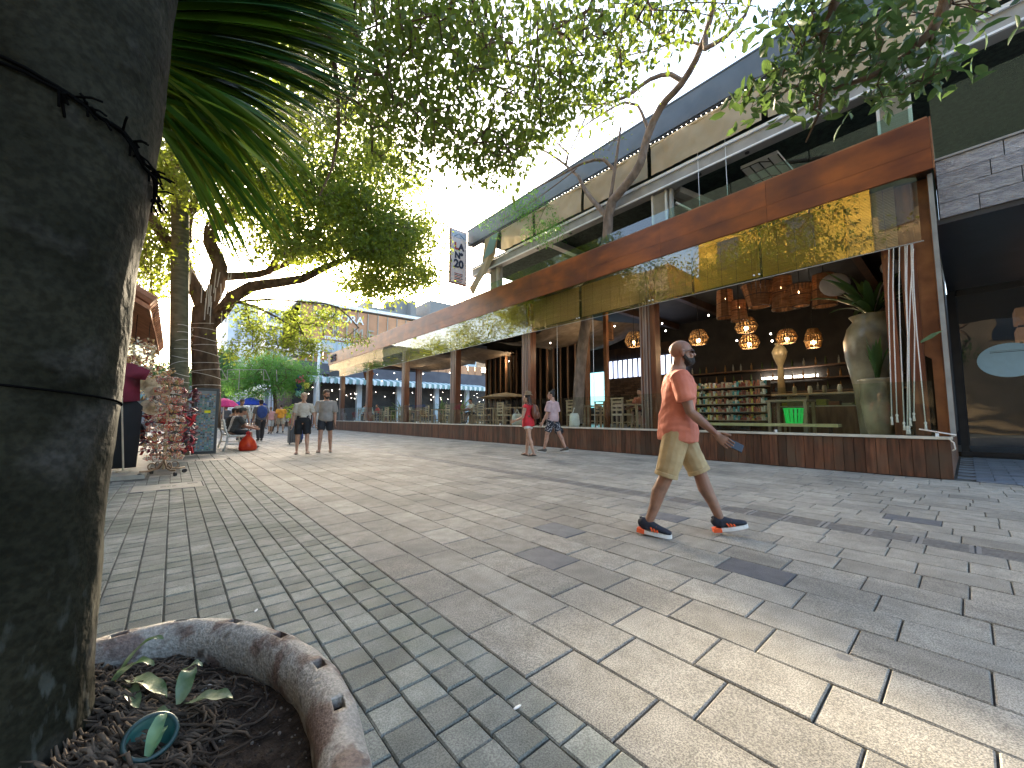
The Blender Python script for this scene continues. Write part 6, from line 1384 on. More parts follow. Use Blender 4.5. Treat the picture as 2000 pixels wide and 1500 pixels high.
# big branching tree on the left
Y0 = 14.7
limbs = [
 (pxline([(402, 835, Y0), (404, 760, Y0), (400, 690, Y0), (398, 640, Y0), (400, 605, Y0)]), .36, .30),
 (pxline([(400, 605, Y0), (380, 560, Y0), (352, 515, Y0 - .3), (325, 470, Y0 - .8), (300, 435, Y0 - 1.2), (270, 380, Y0 - 1.6)]), .22, .09),
 (pxline([(388, 575, Y0), (362, 520, Y0 + .4), (352, 450, Y0 + .5), (352, 380, Y0 + .5), (362, 320, Y0 + .3), (340, 250, Y0), (330, 180, Y0)]), .19, .08),
 (pxline([(335, 480, Y0 - .6), (360, 430, Y0 - .6), (385, 385, Y0 - 1), (410, 350, Y0 - 1.4), (420, 310, Y0 - 1.6)]), .10, .05),
 (pxline([(400, 605, Y0), (424, 560, Y0 - .2), (430, 520, Y0 - .3), (410, 475, Y0 - .2), (412, 445, Y0 - .3), (440, 425, Y0 - .5), (462, 400, Y0 - .6), (464, 350, Y0 - .8), (462, 290, Y0 - 1), (480, 220, Y0 - 1.4)]), .22, .08),
 (pxline([(368, 470, Y0), (372, 420, Y0), (400, 400, Y0 + .5), (440, 390, Y0 + 1)]), .09, .05),
 (pxline([(404, 640, Y0), (432, 610, Y0 - .3), (455, 580, Y0 - .6), (490, 560, Y0 - .9), (545, 552, Y0 - 1.2), (590, 545, Y0 - 1.4), (640, 520, Y0 - 1.6), (700, 500, Y0 - 1.8), (770, 500, Y0 - 2)]), .20, .05),
 (pxline([(430, 540, Y0 - .3), (480, 538, Y0), (525, 530, Y0 + .3), (545, 500, Y0 + .5), (590, 490, Y0 + .6), (650, 480, Y0 + .8), (730, 470, Y0 + 1)]), .13, .04),
 (pxline([(525, 530, Y0), (560, 515, Y0 - .5), (600, 470, Y0 - 1), (660, 420, Y0 - 1.2), (740, 380, Y0 - 1.4)]), .09, .04),
 (pxline([(462, 400, Y0), (510, 350, Y0 - .5), (570, 300, Y0 - 1), (640, 250, Y0 - 1.4), (700, 220, Y0 - 1.6)]), .09, .04)]
lo, hi = Y0 - 3.6, Y0 + 2.2
att = blobs([(600, 290, 170, 120, 120, 'y', lo, hi), (740, 400, 110, 120, 115, 'y', lo, hi - .5), (790, 480, 65, 80, 60, 'y', lo, hi - 1), (560, 430, 150, 75, 62, 'y', lo, hi), (430, 330, 130, 110, 40, 'y', lo, hi), (320, 470, 45, 120, 32, 'y', lo + 1.5, hi), (335, 250, 70, 110, 34, 'y', lo, hi),
             (650, 470, 150, 45, 70, 'y', lo, hi), (770, 545, 75, 30, 34, 'y', lo + 1, hi - 1), (500, 120, 200, 120, 60, 'y', lo, hi), (720, 560, 60, 22, 14, 'y', lo + 1, hi)], 3)
tree('broad_street_tree', 'broad branching tree with twisting limbs on the left, wrapped in fairy lights', limbs, att, W['leaf'], W['bark'], 105, .33, .155, .078, .25, 5, rt=.012, droop=.02)
# sunlit hanging sprays of the same tree (their own low branch)
limbs = [(pxline([(424, 610, Y0 - .4), (460, 590, 13.2), (500, 600, 12.6), (550, 625, 12.2), (590, 650, 12.0)]), .05, .02), (pxline([(460, 590, 13.2), (520, 585, 12.8), (600, 590, 12.4), (660, 600, 12.0), (700, 640, 11.8)]), .04, .015)]
att = blobs([(560, 650, 75, 38, 44, 'y', 11.6, 13.4), (600, 612, 70, 26, 12, 'y', 11.6, 13), (500, 620, 50, 30, 16, 'y', 12, 13.4), (610, 680, 30, 22, 12, 'y', 11.8, 12.6), (650, 632, 40, 18, 6, 'y', 11.4, 12.4), (690, 662, 28, 9, 5, 'y', 11.4, 12.2), (470, 680, 30, 20, 6, 'y', 12, 13), (500, 670, 30, 18, 7, 'y', 12, 13)], 9)
W['leaf_lit'] = leafmat('sunlight painted leaf', (0.04, 0.075, 0.012), (0.12, 0.16, 0.03), (0.42, 0.52, 0.07), 0.5, .4)  # sunlight through the tree's leaves is painted as a yellower leaf colour
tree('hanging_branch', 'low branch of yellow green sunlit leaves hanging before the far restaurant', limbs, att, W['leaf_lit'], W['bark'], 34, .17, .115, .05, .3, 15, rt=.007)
# straight palm behind the magnet board
Yp = 13.6; limbs = [(pxline([(350, 850, Yp), (350, 700, Yp), (351, 560, Yp), (352, 420, Yp), (350, 280, Yp), (346, 120, Yp)]), .21, .15)]
pos, par, fix, tips = grow(limbs, [], .3); t = thing('straight_palm', 'straight olive trunked palm wrapped in fairy lights left of the broad tree', 'tree', (pos[0].x, pos[0].y, 0))
p0 = pos[0].copy(); p0.z = 0; build('trunk', trunk_mesh([p0] + pos[::3], [.24] + [.2 - .0015 * k for k in range(len(pos[::3]))], 20, .01, 3, 2), W['bark_olive'], t, smooth=True)
top = pos[-1]
for k in range(9):
    a = k * .7; q = MB(); vs, fs = [], []
    for i in range(22):
        t_ = (i + 1) / 22; p_ = top + Vector((math.cos(a), math.sin(a), 0)) * 2.6 * t_ + Vector((0, 0, 1.0 * t_ - 2.1 * t_ * t_)); s_ = Vector((-math.sin(a), math.cos(a), 0))
        for sg in (-1, 1): q.add([p_, p_ + s_ * sg * .03 + Vector((math.cos(a), math.sin(a), 0)) * .05, p_ + s_ * sg * .55 * math.sin(math.pi * (t_ * .85 + .12)) + Vector((math.cos(a) * .25, math.sin(a) * .25, -.3))], [(0, 1, 2)])
    build('frond', q, W['palm_leaf'], t)
def wraps(P, r, z0, z1, n, label, seed, lean=(0, 0)):
    t = thing('fairy_lights', label, 'fairy lights', (P[0], P[1], z0)); r_ = random.Random(seed)
    for k in range(n):
        zc = z0 + (z1 - z0) * k / n + r_.uniform(-.05, .05); f_ = (zc - z0) / (z1 - z0); tl, ph = r_.uniform(.02, .10), r_.uniform(0, 6)
        q = MB(); q.tube([(P[0] + lean[0] * f_ + (r + .012) * math.cos(a), P[1] + lean[1] * f_ + (r + .012) * math.sin(a), zc + tl * math.sin(a + ph)) for a in np.linspace(0, 2 * math.pi, 22, endpoint=False)], .0075, 4, closed=True); build('cable_loop', q, W['rope'], t)
pb = at_y(350, 740, Yp); wraps((pb.x, pb.y), .205, .3, 3.6, 16, 'pale fairy light cable coiled round the straight palm', 3)
tb = at_y(404, 760, Y0); tt = at_y(399, 620, Y0); wraps((tb.x, tb.y), .345, tb.z - .1, tt.z, 10, 'pale fairy light cable coiled round the trunk of the broad tree', 4, (tt.x - tb.x, 0))
# dangling lights in the fork
q = MB(); r_ = random.Random(2)
for k in range(22):
    a = at_y(400 + r_.uniform(-30, 55), 560 + r_.uniform(-40, 30), Y0 - .5); q.tube([a, a - Vector((r_.uniform(-.05, .05), 0, r_.uniform(.3, .9)))], .012, 4)
o = build('dangling_lights', q, W['rope']); tag(o, 'pale fairy light strands dangling in the fork of the broad tree', 'fairy lights')
# trees farther away
def fartree(name, label, P, h, crown_blobs, m, n_per, spread, L_, w_, seed, r0=.16, bark=W['bark'], hang=.2):
    limbs = [([Vector(P), Vector((P[0] + .2, P[1], h * .5)), Vector((P[0], P[1], h))], r0, r0 * .5)]
    return tree(name, label, limbs, blobs(crown_blobs, seed), m, bark, n_per, spread, L_, w_, hang, seed, rt=.02)
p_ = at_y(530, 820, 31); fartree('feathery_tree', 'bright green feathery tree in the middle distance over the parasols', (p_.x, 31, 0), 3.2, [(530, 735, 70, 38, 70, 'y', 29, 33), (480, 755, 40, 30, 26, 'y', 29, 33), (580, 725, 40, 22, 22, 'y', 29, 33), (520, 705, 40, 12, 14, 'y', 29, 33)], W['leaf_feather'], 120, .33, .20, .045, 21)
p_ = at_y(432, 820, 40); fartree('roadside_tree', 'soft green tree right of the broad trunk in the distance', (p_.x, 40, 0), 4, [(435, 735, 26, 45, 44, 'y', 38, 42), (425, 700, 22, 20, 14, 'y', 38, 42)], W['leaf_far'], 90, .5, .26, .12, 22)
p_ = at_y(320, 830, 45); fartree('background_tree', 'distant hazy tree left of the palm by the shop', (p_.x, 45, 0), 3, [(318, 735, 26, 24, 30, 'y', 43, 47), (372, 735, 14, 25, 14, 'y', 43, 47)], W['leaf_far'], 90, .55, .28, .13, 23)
# tree growing through the restaurant
limbs = [
 (pxline([(1128, 826, 10.5), (1132, 740, 10.5), (1140, 660, 10.45), (1150, 600, 10.3), (1165, 530, 10.0), (1185, 470, 9.75), (1188, 425, 9.62), (1196, 392, 9.5)], 'x'), .20, .14),
 (pxline([(1196, 392, 9.5), (1225, 358, 9.42), (1250, 320, 9.35), (1265, 265, 9.25), (1290, 210, 9.1), (1330, 165, 8.9), (1360, 115, 8.7), (1378, 70, 8.5), (1392, 20, 8.3), (1398, -40, 8.1)], 'x'), .13, .05),
 (pxline([(1378, 95, 8.5), (1420, 70, 8.4), (1455, 30, 8.3), (1475, -20, 8.2)], 'x'), .055, .02),
 (pxline([(1188, 425, 9.6), (1165, 400, 9.5), (1145, 375, 9.4), (1130, 345, 9.3)], 'x'), .09, .05),
 (pxline([(1190, 400, 9.5), (1198, 350, 9.4), (1205, 300, 9.3), (1212, 250, 9.2)], 'x'), .06, .03),
 (pxline([(1130, 345, 9.3), (1095, 315, 9.1), (1050, 290, 8.9), (1010, 300, 8.7)], 'x'), .045, .02),
 (pxline([(1198, 330, 9.4), (1180, 312, 9.2), (1140, 318, 9.0), (1090, 345, 8.8), (1040, 370, 8.6)], 'x'), .055, .015),
 (pxline([(1335, 160, 8.9), (1310, 145, 8.7), (1270, 155, 8.5), (1220, 190, 8.3), (1160, 205, 8.0), (1100, 200, 7.8)], 'x'), .06, .02),
 (pxline([(1265, 250, 9.2), (1245, 205, 9.0), (1220, 200, 8.7), (1180, 220, 8.4), (1120, 260, 8.2)], 'x'), .045, .012),
 (pxline([(1375, 90, 8.6), (1330, 80, 8.4), (1280, 95, 8.2), (1220, 110, 7.9)], 'x'), .035, .012),
 (pxline([(1110, 300, 9.0), (1080, 270, 8.8), (1050, 230, 8.6)], 'x'), .03, .01), (pxline([(1150, 215, 8.0), (1125, 270, 8.0), (1100, 320, 8.0)], 'x'), .025, .008)]
att = blobs([(1120, 250, 110, 60, 120, 'x', 7.6, 9.1), (1050, 290, 60, 50, 46, 'x', 8.0, 9.1), (1200, 190, 80, 40, 34, 'x', 7.8, 8.9), (1350, 70, 110, 50, 26, 'x', 7.8, 8.6), (1180, 120, 90, 50, 30, 'x', 7.6, 8.4)], 31)
tree('restaurant_tree', 'bare grey limbed tree growing up through the restaurant roof', limbs, att, W['leaf_over'], W['bark_pale'], 3, .15, .09, .04, .2, 31, rt=.006, ex=.4, step=.22, jit=.05)
limbs = [(pxline([(1125, 330, 9.2), (1080, 365, 9.1), (1030, 400, 9.0), (980, 430, 8.9)], 'x'), .02, .01)]
att = blobs([(1010, 400, 60, 30, 26, 'x', 8.6, 9.2), (1060, 450, 35, 22, 16, 'x', 8.6, 9.2), (960, 425, 30, 25, 10, 'x', 8.6, 9.1)], 33)
tree('fern_branch', 'bright green feathery twig hanging before the terrace near the name sign', limbs, att, W['leaf_feather'], W['bark_pale'], 46, .2, .13, .028, .3, 33, rt=.005)
# overhead canopy tree standing behind the viewer
limbs = [([(.6, -3.2, 0), (.7, -3.0, 2.5), (1.0, -2.4, 5.0), (1.4, -1.5, 7.2)], .3, .2), (  [(1.4, -1.5, 7.2), (1.8, 0, 8.4), (2.2, 2, 8.8), (2.4, 4, 8.7), (2.6, 6, 8.6)], .18, .07), ([(1.4, -1.5, 7.2), (3, 0, 8.2), (4.5, 1.6, 8.6), (6, 3, 8.4)], .14, .05),
 (pxline([(600, -80, 6.5), (636, 0, 6.4), (650, 90, 6.3), (660, 190, 6.2), (662, 260, 6.1), (648, 330, 6.0), (625, 380, 6.0)], 'd'), .04, .012), (pxline([(720, -60, 7), (735, 40, 6.8), (735, 120, 6.8), (715, 190, 6.8), (690, 215, 6.8)], 'd'), .02, .006),
 (pxline([(890, -60, 7.5), (880, 20, 7.3), (860, 80, 7.2), (800, 110, 7.2)], 'd'), .03, .01), (pxline([(905, -60, 7.5), (935, 40, 7.3), (955, 110, 7.2), (965, 200, 7.2)], 'd'), .025, .008), (pxline([(1180, -60, 8), (1150, 20, 7.9), (1080, 60, 7.9), (1000, 110, 7.8)], 'd'), .03, .01)]
lo, hi = 5.6, 8.6
att = blobs([(700, 110, 150, 150, 150, 'd', lo, hi), (610, 40, 90, 60, 40, 'd', lo, hi), (850, 130, 120, 140, 125, 'd', lo, hi), (980, 190, 120, 140, 150, 'd', lo + .5, hi + .5), (950, 310, 75, 55, 44, 'd', 6.2, 8.6), (1125, 130, 100, 110, 100, 'd', 6.5, 9), (1050, 250, 50, 40, 14, 'd', 6.5, 8.6),
             (1240, 60, 100, 60, 40, 'd', 6.8, 9), (790, 265, 80, 80, 60, 'd', lo + .5, hi), (1380, 25, 70, 35, 18, 'd', 6.8, 9), (1000, 30, 180, 50, 50, 'd', lo, hi), (700, -60, 300, 60, 50, 'd', lo, hi)], 41)
tree('overhead_tree', 'leafy tree overhead whose dark branches hang across the top of the view', limbs, att, W['leaf_over'], W['bark'], 12, .16, .115, .056, .45, 41, oval=True, rt=.0065, ex=.42, step=.3, jit=.05)
# leafy branch at the upper right
limbs = [([(5.2, -3.5, 0), (5.2, -3.3, 2.5), (5.0, -2.6, 4.8), (4.8, -1.8, 6.0)], .22, .14),
 (pxline([(1660, -120, 5.4), (1640, -20, 5.2), (1612, 55, 5.1), (1600, 110, 5.0), (1610, 160, 4.9), (1600, 220, 4.8), (1575, 275, 4.8)], 'd'), .05, .008),
 (pxline([(1870, -100, 5.4), (1845, 10, 5.2), (1820, 60, 5.1), (1770, 110, 5.0), (1700, 150, 4.9), (1640, 170, 4.9), (1560, 200, 4.9)], 'd'), .05, .01), (pxline([(1612, 55, 5.1), (1570, 90, 5), (1530, 140, 4.9), (1490, 180, 4.9)], 'd'), .02, .008), (pxline([(1820, 60, 5.1), (1815, 110, 5), (1800, 160, 4.9)], 'd'), .015, .006)]
att = blobs([(1560, 130, 60, 60, 24, 'd', 4.4, 5.4), (1490, 190, 48, 40, 18, 'd', 4.4, 5.2), (1650, 80, 90, 50, 22, 'd', 4.5, 5.5), (1740, 150, 50, 45, 18, 'd', 4.5, 5.4), (1820, 140, 40, 45, 14, 'd', 4.5, 5.4), (1700, 20, 120, 35, 24, 'd', 4.5, 5.6), (1560, 30, 70, 45, 18, 'd', 4.6, 5.5), (1900, 15, 60, 22, 12, 'd', 4.6, 5.5), (1610, 190, 40, 30, 9, 'd', 4.5, 5.2)], 51)
tree('leafy_branch_tree', 'tree whose glossy leafed branch hangs across the upper right in front of the terrace', limbs, att, W['leaf_near'], W['bark'], 6, .115, .125, .050, .2, 51, oval=True, rt=.0035, step=.2, jit=.03)
# crowns behind and to the left that shade the street
limbs = [([(-3.2, 9.0, 0), (-3.2, 9, 4), (-3, 9, 7)], .25, .15)]
r_ = random.Random(77)
att = [Vector((-3.2 + r_.gauss(0, 1.5), 9.5 + r_.gauss(0, 2.8), 8.2 + r_.gauss(0, 1.0))) for k in range(240)]
att = [a for a in att if project(a)[0] < 330 or project(a)[0] > 5000]
tree('shade_tree', 'large leafy tree behind the souvenir shops, hidden by the palm trunk', limbs, att, W['leaf'], W['bark'], 26, .36, .17, .09, .2, 77, rt=.012)
for k, (x, y) in enumerate([(-6.5, 36), (-9, 50), (-9.5, 66)]):
    r_ = random.Random(80 + k); att = [Vector((x + r_.gauss(0, 1.3), y + r_.gauss(0, 3.5), 9 + r_.gauss(0, 1.9))) for _ in range(150)]; att = [a for a in att if project(a)[0] < 270 or project(a)[0] > 5000]
    tree('shade_tree', ['first leafy tree behind the row of low houses, hidden by the palm trunk', 'second leafy tree behind the row of low houses, hidden by the palm trunk', 'farthest leafy tree behind the row of low houses', 'leafy tree at the near end of the row of low houses'][k], [([(x, y, 0), (x, y, 4), (x, y, 8)], .25, .12)], att, W['leaf'], W['bark'], 40, .5, .28, .14, .2, 90 + k, rt=.012)
# ---- near fan of palm leaflets coming from behind the trunk
fr_ = thing('palm_fronds', 'large drooping palm leaves reaching out from behind the foreground trunk', 'palm leaves', at_d(250, 120, 2.4), )
def leaflet(parent, A_, B_, w, sag, m, n=12, roll=0.0):
    A_, B_ = Vector(A_), Vector(B_); d_ = (B_ - A_); view = (A_ + B_) / 2 - Vector((0, 0, CAM_H)); s0 = d_.cross(Vector((0.3, -.5, .6)) if roll == 0 else Vector((math.sin(roll), .6, math.cos(roll)))).normalized(); vs, fs = [], []
    for i in range(n + 1):
        t_ = i / n; p = A_.lerp(B_, t_) + Vector((0, 0, sag * (math.sin(math.pi * t_) * .9))); ww = w * (1 - t_ ** 2.6) ** .8 * (.55 + .45 * min(1, t_ * 5)) / 2 + .0008; vv = ww * .42
        nr = s0.cross(d_).normalized(); vs += [p - s0 * ww + nr * vv, p, p + s0 * ww + nr * vv]
    for i in range(n): b_ = i * 3; fs += [(b_, b_ + 1, b_ + 4, b_ + 3), (b_ + 1, b_ + 2, b_ + 5, b_ + 4)]
    me = MB().add(vs, fs).mesh('leaflet', True); me.materials.append(m); link('leaflet', me, None, parent)
r_ = random.Random(6)
PM = []
for k in range(5):
    c1 = [(0.03, .08, .010), (.06, .115, .010), (.10, .14, .010), (.03, .09, .03), (.12, .15, .02)][k]; PM.append(mat('palm leaflet %d' % k, c1, tuple(x * 1.8 for x in c1), 2, .4, .25, 40, trans=.5, bdist=.003, spec=.3))
for k in range(95):                          # broad upper blade
    f_ = k / 94; A_ = at_d(322 - 14 * f_ + r_.uniform(-6, 6), -60 + 250 * f_, 2.55 + .12 * math.sin(k)); ang = R(-2 + 36 * f_ + r_.uniform(-2, 2)); L_ = (290 + 130 * math.sin(math.pi * min(1, f_ * 1.15)) + r_.uniform(-35, 20))
    B_ = at_d(322 + L_ * math.cos(ang), -60 + 250 * f_ + L_ * math.sin(ang) * .92 + 20 * f_, 2.75 + .25 * r_.random()); leaflet(fr_, A_, B_, .075, .07, PM[r_.choice((0, 1, 1, 2, 3))])
for k in range(85):                          # narrow lower leaflets, drooping
    f_ = k / 84; A_ = at_d(300 - 6 * f_ + r_.uniform(-5, 5), 120 + 120 * f_, 2.3 + .2 * r_.random()); ang = R(24 + 34 * r_.random() + 6 * f_); L_ = r_.uniform(220, 430) * (1 - .22 * f_)
    B_ = at_d(300 + L_ * math.cos(ang), 130 + 120 * f_ + L_ * math.sin(ang) + r_.uniform(0, 50), 2.5 + .3 * r_.random()); leaflet(fr_, A_, B_, r_.uniform(.022, .038), r_.uniform(.04, .12), PM[r_.choice((0, 1, 2, 4))], roll=r_.uniform(.4, 2.4))
q = MB(); q.tube([at_d(150, 200, 2.6), at_d(260, 60, 2.6), at_d(322, -60, 2.6), at_d(330, -160, 2.7)], [.03, .025, .018, .012], 8); q.tube([at_d(150, 300, 2.4), at_d(270, 180, 2.4), at_d(300, 120, 2.4)], [.025, .02, .012], 8); build('stalk', q, PM[4], fr_, smooth=True)
# ================================================================== PEOPLE
def loft(q, pts, ab, side=(1, 0, 0), n=14, cap=.6):
    pts = [Vector(p) for p in pts]; m = len(pts); rings = []; side = Vector(side)
    P, A = list(pts), [((x, x) if not hasattr(x, '__len__') else x) for x in ab]
    d0 = (P[0] - P[1]).normalized(); d1 = (P[-1] - P[-2]).normalized()
    if cap:
        P = [P[0] + d0 * min(A[0]) * cap, P[0] + d0 * min(A[0]) * cap * .75] + P + [P[-1] + d1 * min(A[-1]) * cap * .75, P[-1] + d1 * min(A[-1]) * cap]
        A = [(A[0][0] * .25, A[0][1] * .25), (A[0][0] * .7, A[0][1] * .7)] + A + [(A[-1][0] * .7, A[-1][1] * .7), (A[-1][0] * .25, A[-1][1] * .25)]
    vs = []
    for i, p in enumerate(P):
        d = (P[min(i + 1, len(P) - 1)] - P[max(i - 1, 0)]).normalized(); s = (side - d * side.dot(d))
        s = s.normalized() if s.length > 1e-4 else d.orthogonal().normalized(); f = d.cross(s)
        for k in range(n):
            t = 2 * math.pi * k / n; vs.append(p + s * A[i][0] * math.cos(t) + f * A[i][1] * math.sin(t))
    fs = []
    for i in range(len(P) - 1):
        for k in range(n): fs.append((i * n + k, i * n + (k + 1) % n, (i + 1) * n + (k + 1) % n, (i + 1) * n + k))
    fs.append(tuple(range(n - 1, -1, -1))); fs.append(tuple((len(P) - 1) * n + k for k in range(n)))
    q.add(vs, fs)
def remesh(q, vox, smooth_it=2, name='mesh'):
    me = q.mesh(name); o = bpy.data.objects.new('tmp', me); WS.collection.objects.link(o)
    m = o.modifiers.new('r', 'REMESH'); m.mode = 'VOXEL'; m.voxel_size = vox; m.use_smooth_shade = True
    s = o.modifiers.new('s', 'SMOOTH'); s.iterations = smooth_it; s.factor = .5
    vl = WS.view_layers[0]; vl.update(); dg = vl.depsgraph; out = bpy.data.meshes.new_from_object(o.evaluated_get(dg)); bpy.data.objects.remove(o); bpy.data.meshes.remove(me); out.name = name
    out.polygons.foreach_set('use_smooth', [True] * len(out.polygons)); return out
def crumple(me, amp, fr=(9, 9, 16), seed=0):
    n = len(me.vertices); co = np.empty(n * 3, dtype=np.float32); me.vertices.foreach_get('co', co); co = co.reshape(-1, 3)
    nr = np.empty(n * 3, dtype=np.float32); me.vertex_normals.foreach_get('vector', nr); nr = nr.reshape(-1, 3)
    g_ = np.random.default_rng(int(abs(seed) * 10) + 3); w = np.zeros(n)
    for k in range(12):
        f_ = g_.normal(0, 1, 3) * np.array(fr) * 2.4 * (1 + .8 * (k // 4)); w += np.sin(co @ f_ + g_.uniform(0, 6.3) + 1.5 * np.sin(co @ (f_[::-1] * .45))) / (1 + k // 4)
    co = co + nr * (w * amp * .22)[:, None]; me.vertices.foreach_set('co', co.astype(np.float32).ravel()); me.update()
def join_mesh(me, q):
    import bmesh
    bm = bmesh.new(); bm.from_mesh(me); t = q.mesh('t', True); bm.from_mesh(t); bm.to_mesh(me); bm.free(); bpy.data.meshes.remove(t); me.polygons.foreach_set('use_smooth', [True] * len(me.polygons)); return me
def person(label, loc, rz, H=1.75, pose=None, top=None, bottom=None, shoes=None, skin=(.35, .2, .13), hair=None, vox=.012, group=None, b=1.0, female=False, extras=None):
    s = H / 1.75; pose = pose or {}
    t = thing('person', label, 'person', loc, group, rz)
    SK = mat('skin', tuple(x * .82 for x in skin), tuple(min(1, x * 1.28) for x in skin), 14, .48, .3, 150, bdist=.002, stain=(skin[0] * .9, skin[1] * .68, skin[2] * .62), stain_scale=7, stain_at=(.5, .75))
    lean = pose.get('lean', 0.03); yawh = pose.get('head', 0); nod = pose.get('nod', 0)
    legs = {k: pose.get('leg' + k, (0.0, .04, .03, 0)) for k in 'RL'}; arms = {k: pose.get('arm' + k, (0.02, .12, .2)) for k in 'RL'}
    TH, SH = .43 * s, .42 * s; hipw = .092 * s; shw = (.175 if female else .192) * s * (1 + (b - 1) * .5)
    J = {}
    def leg(k):
        f, a, kn, fp = legs[k]; sd = 1 if k == 'R' else -1
        h = Vector((sd * hipw, 0, 0)); kn_ = h + Vector((sd * math.sin(a), math.sin(f) * math.cos(a), -math.cos(f) * math.cos(a))) * TH
        an = kn_ + Vector((sd * math.sin(a) * .4, math.sin(f - kn), -math.cos(f - kn))).normalized() * SH
        fw = Vector((sd * .12, math.cos(fp), math.sin(fp))).normalized(); up = Vector((0, -math.sin(fp), math.cos(fp)))
        return h, kn_, an, fw, up
    low = 9
    for k in 'RL':
        J[k] = leg(k); h, kn_, an, fw, up = J[k]
        for pt in (an - up * .075 * s - fw * .05 * s, an - up * .075 * s + fw * .16 * s): low = min(low, pt.z)
    hz = pose.get('hipz', -low)
    off = Vector((0, 0, hz))
    for k in 'RL': h, kn_, an, fw, up = J[k]; J[k] = (h + off, kn_ + off, an + off, fw, up)
    ML_ = Matrix.Rotation(-lean, 3, 'X'); ty = Matrix.Rotation(pose.get('twist', 0), 3, 'Z')
    def T(x, y, z): return off + ML_ @ (ty @ Vector((x, y, z)) if z > .2 * s else Vector((x, y, z)))
    wb = b
    spine = [(-.06, .115, .09), (.0, .155 if not female else .165, .108), (.08, .15, .105), (.17, .132 if not female else .118, .096), (.27, .152 if not female else .135, .108), (.37, .168 if not female else .145, .112), (.45, .15 if not female else .125, .095), (.50, .085, .07), (.53, .058, .058)]
    sp = [(T(0, (.0 if i < 3 else -.01 * (i - 2) / 4) * s, z * s), (a * s * wb, c * s * wb)) for i, (z, a, c) in enumerate(spine)]
    body = MB(); loft(body, [p for p, _ in sp], [r for _, r in sp], n=18)
    neck0 = T(0, -.005 * s, .49 * s); headc = neck0 + ML_ @ Vector((0, .03 * s, .165 * s)) * 1.0
    HM = Matrix.Rotation(yawh, 3, 'Z') @ Matrix.Rotation(-nod, 3, 'X')
    def Hd(x, y, z): return headc + HM @ (Vector((x, y, z)) * s)
    loft(body, [neck0, Hd(0, -.02, -.03)], [(.055 * s * (1 if not female else .85), .058 * s * (1 if not female else .85))] * 2, n=12)
    body.ell(Hd(0, -.012, .035), (.073 * s, .093 * s, .083 * s), 20, 14, M=HM)
    body.ell(Hd(0, .022, -.035), (.056 * s, .066 * s, .075 * s), 18, 12, M=HM)
    body.ell(Hd(0, .066, -.088), (.03 * s, .022 * s, .022 * s), 10, 8, M=HM)
    body.ell(Hd(0, .074, .026), (.048 * s, .017 * s, .013 * s), 12, 8, M=HM)      # brow
    loft(body, [Hd(0, .082, .018), Hd(0, .099, -.022)], [(.010 * s, .010 * s), (.016 * s, .014 * s)], n=8)       # nose
    body.ell(Hd(0, .083, -.052), (.024 * s, .012 * s, .007 * s), 10, 6, M=HM); body.ell(Hd(0, .081, -.063), (.020 * s, .011 * s, .007 * s), 10, 6, M=HM)
    for sd in (-1, 1): body.ell(Hd(sd * .074, -.008, -.002), (.010 * s, .020 * s, .032 * s), 10, 8, M=HM); body.ell(Hd(sd * .035, .066, -.022), (.02 * s, .016 * s, .02 * s), 8, 6, M=HM)
    AJ = {}
    hand = MB()
    for k in 'RL':
        sd = 1 if k == 'R' else -1; sw, ab, el = arms[k][:3]; inw = arms[k][3] if len(arms[k]) > 3 else 0.0
        shp = T(sd * shw, -.01 * s, .425 * s)
        e = shp + Vector((sd * math.sin(ab), math.sin(sw) * math.cos(ab), -math.cos(sw) * math.cos(ab))) * .29 * s
        w = e + Vector((sd * math.sin(ab) * .4 - sd * inw, math.sin(sw + el), -math.cos(sw + el))).normalized() * .255 * s
        AJ[k] = (shp, e, w)
        loft(body, [T(sd * shw * .55, -.01 * s, .43 * s), shp, shp.lerp(e, .25), shp.lerp(e, .6), e, e.lerp(w, .25), e.lerp(w, .7), w], [.06 * s * wb, .058 * s * wb, .052 * s * wb, .044 * s * wb, .038 * s, .041 * s, .031 * s, (.028 * s, .021 * s)], n=12)
        # hand: palm, four fingers, thumb
        d = (w - e).normalized(); flat_ = Vector((0, 1, 0)) if abs(d.y) < .8 else Vector((0, 0, 1)); across = (flat_ - d * flat_.dot(d)).normalized(); nrm = d.cross(across) * sd     # palm faces inwards
        if pose.get('palmdown' + k): across, nrm = d.cross(Vector((0, 0, 1))).normalized() * sd, Vector((0, 0, -1))
        pc = w + d * .05 * s
        loft(body, [w - d * .01, w + d * .03 * s, w + d * .085 * s], [(.024 * s, .018 * s), (.038 * s, .015 * s), (.040 * s, .013 * s)], side=across, n=12, cap=.5)
        curl = pose.get('curl' + k, .5)
        for fi in range(4):
            L_ = (.068, .078, .073, .058)[fi] * s; b0 = w + d * .078 * s + across * (.030 - .020 * fi) * s; p = b0; dd = d.copy(); pts = [b0 - d * .012, b0]
            for j in range(3):
                ang = curl * (.55, .75, .6)[j]; dd = (dd * math.cos(ang) - nrm * -math.sin(ang)).normalized(); p = p + dd * L_ * (.45, .32, .23)[j]; pts.append(p)
            hand.tube(pts, [.0088 * s, .009 * s, .0082 * s, .0075 * s, .006 * s], 7)
        tb = w + d * .025 * s + across * .030 * s; td = (d * .75 + across * .55 + nrm * .35).normalized(); hand.tube([tb - td * .01, tb + td * .03 * s, tb + (td * .055 + nrm * .012 + d * .006) * s], [.0125 * s, .011 * s, .0078 * s], 7)
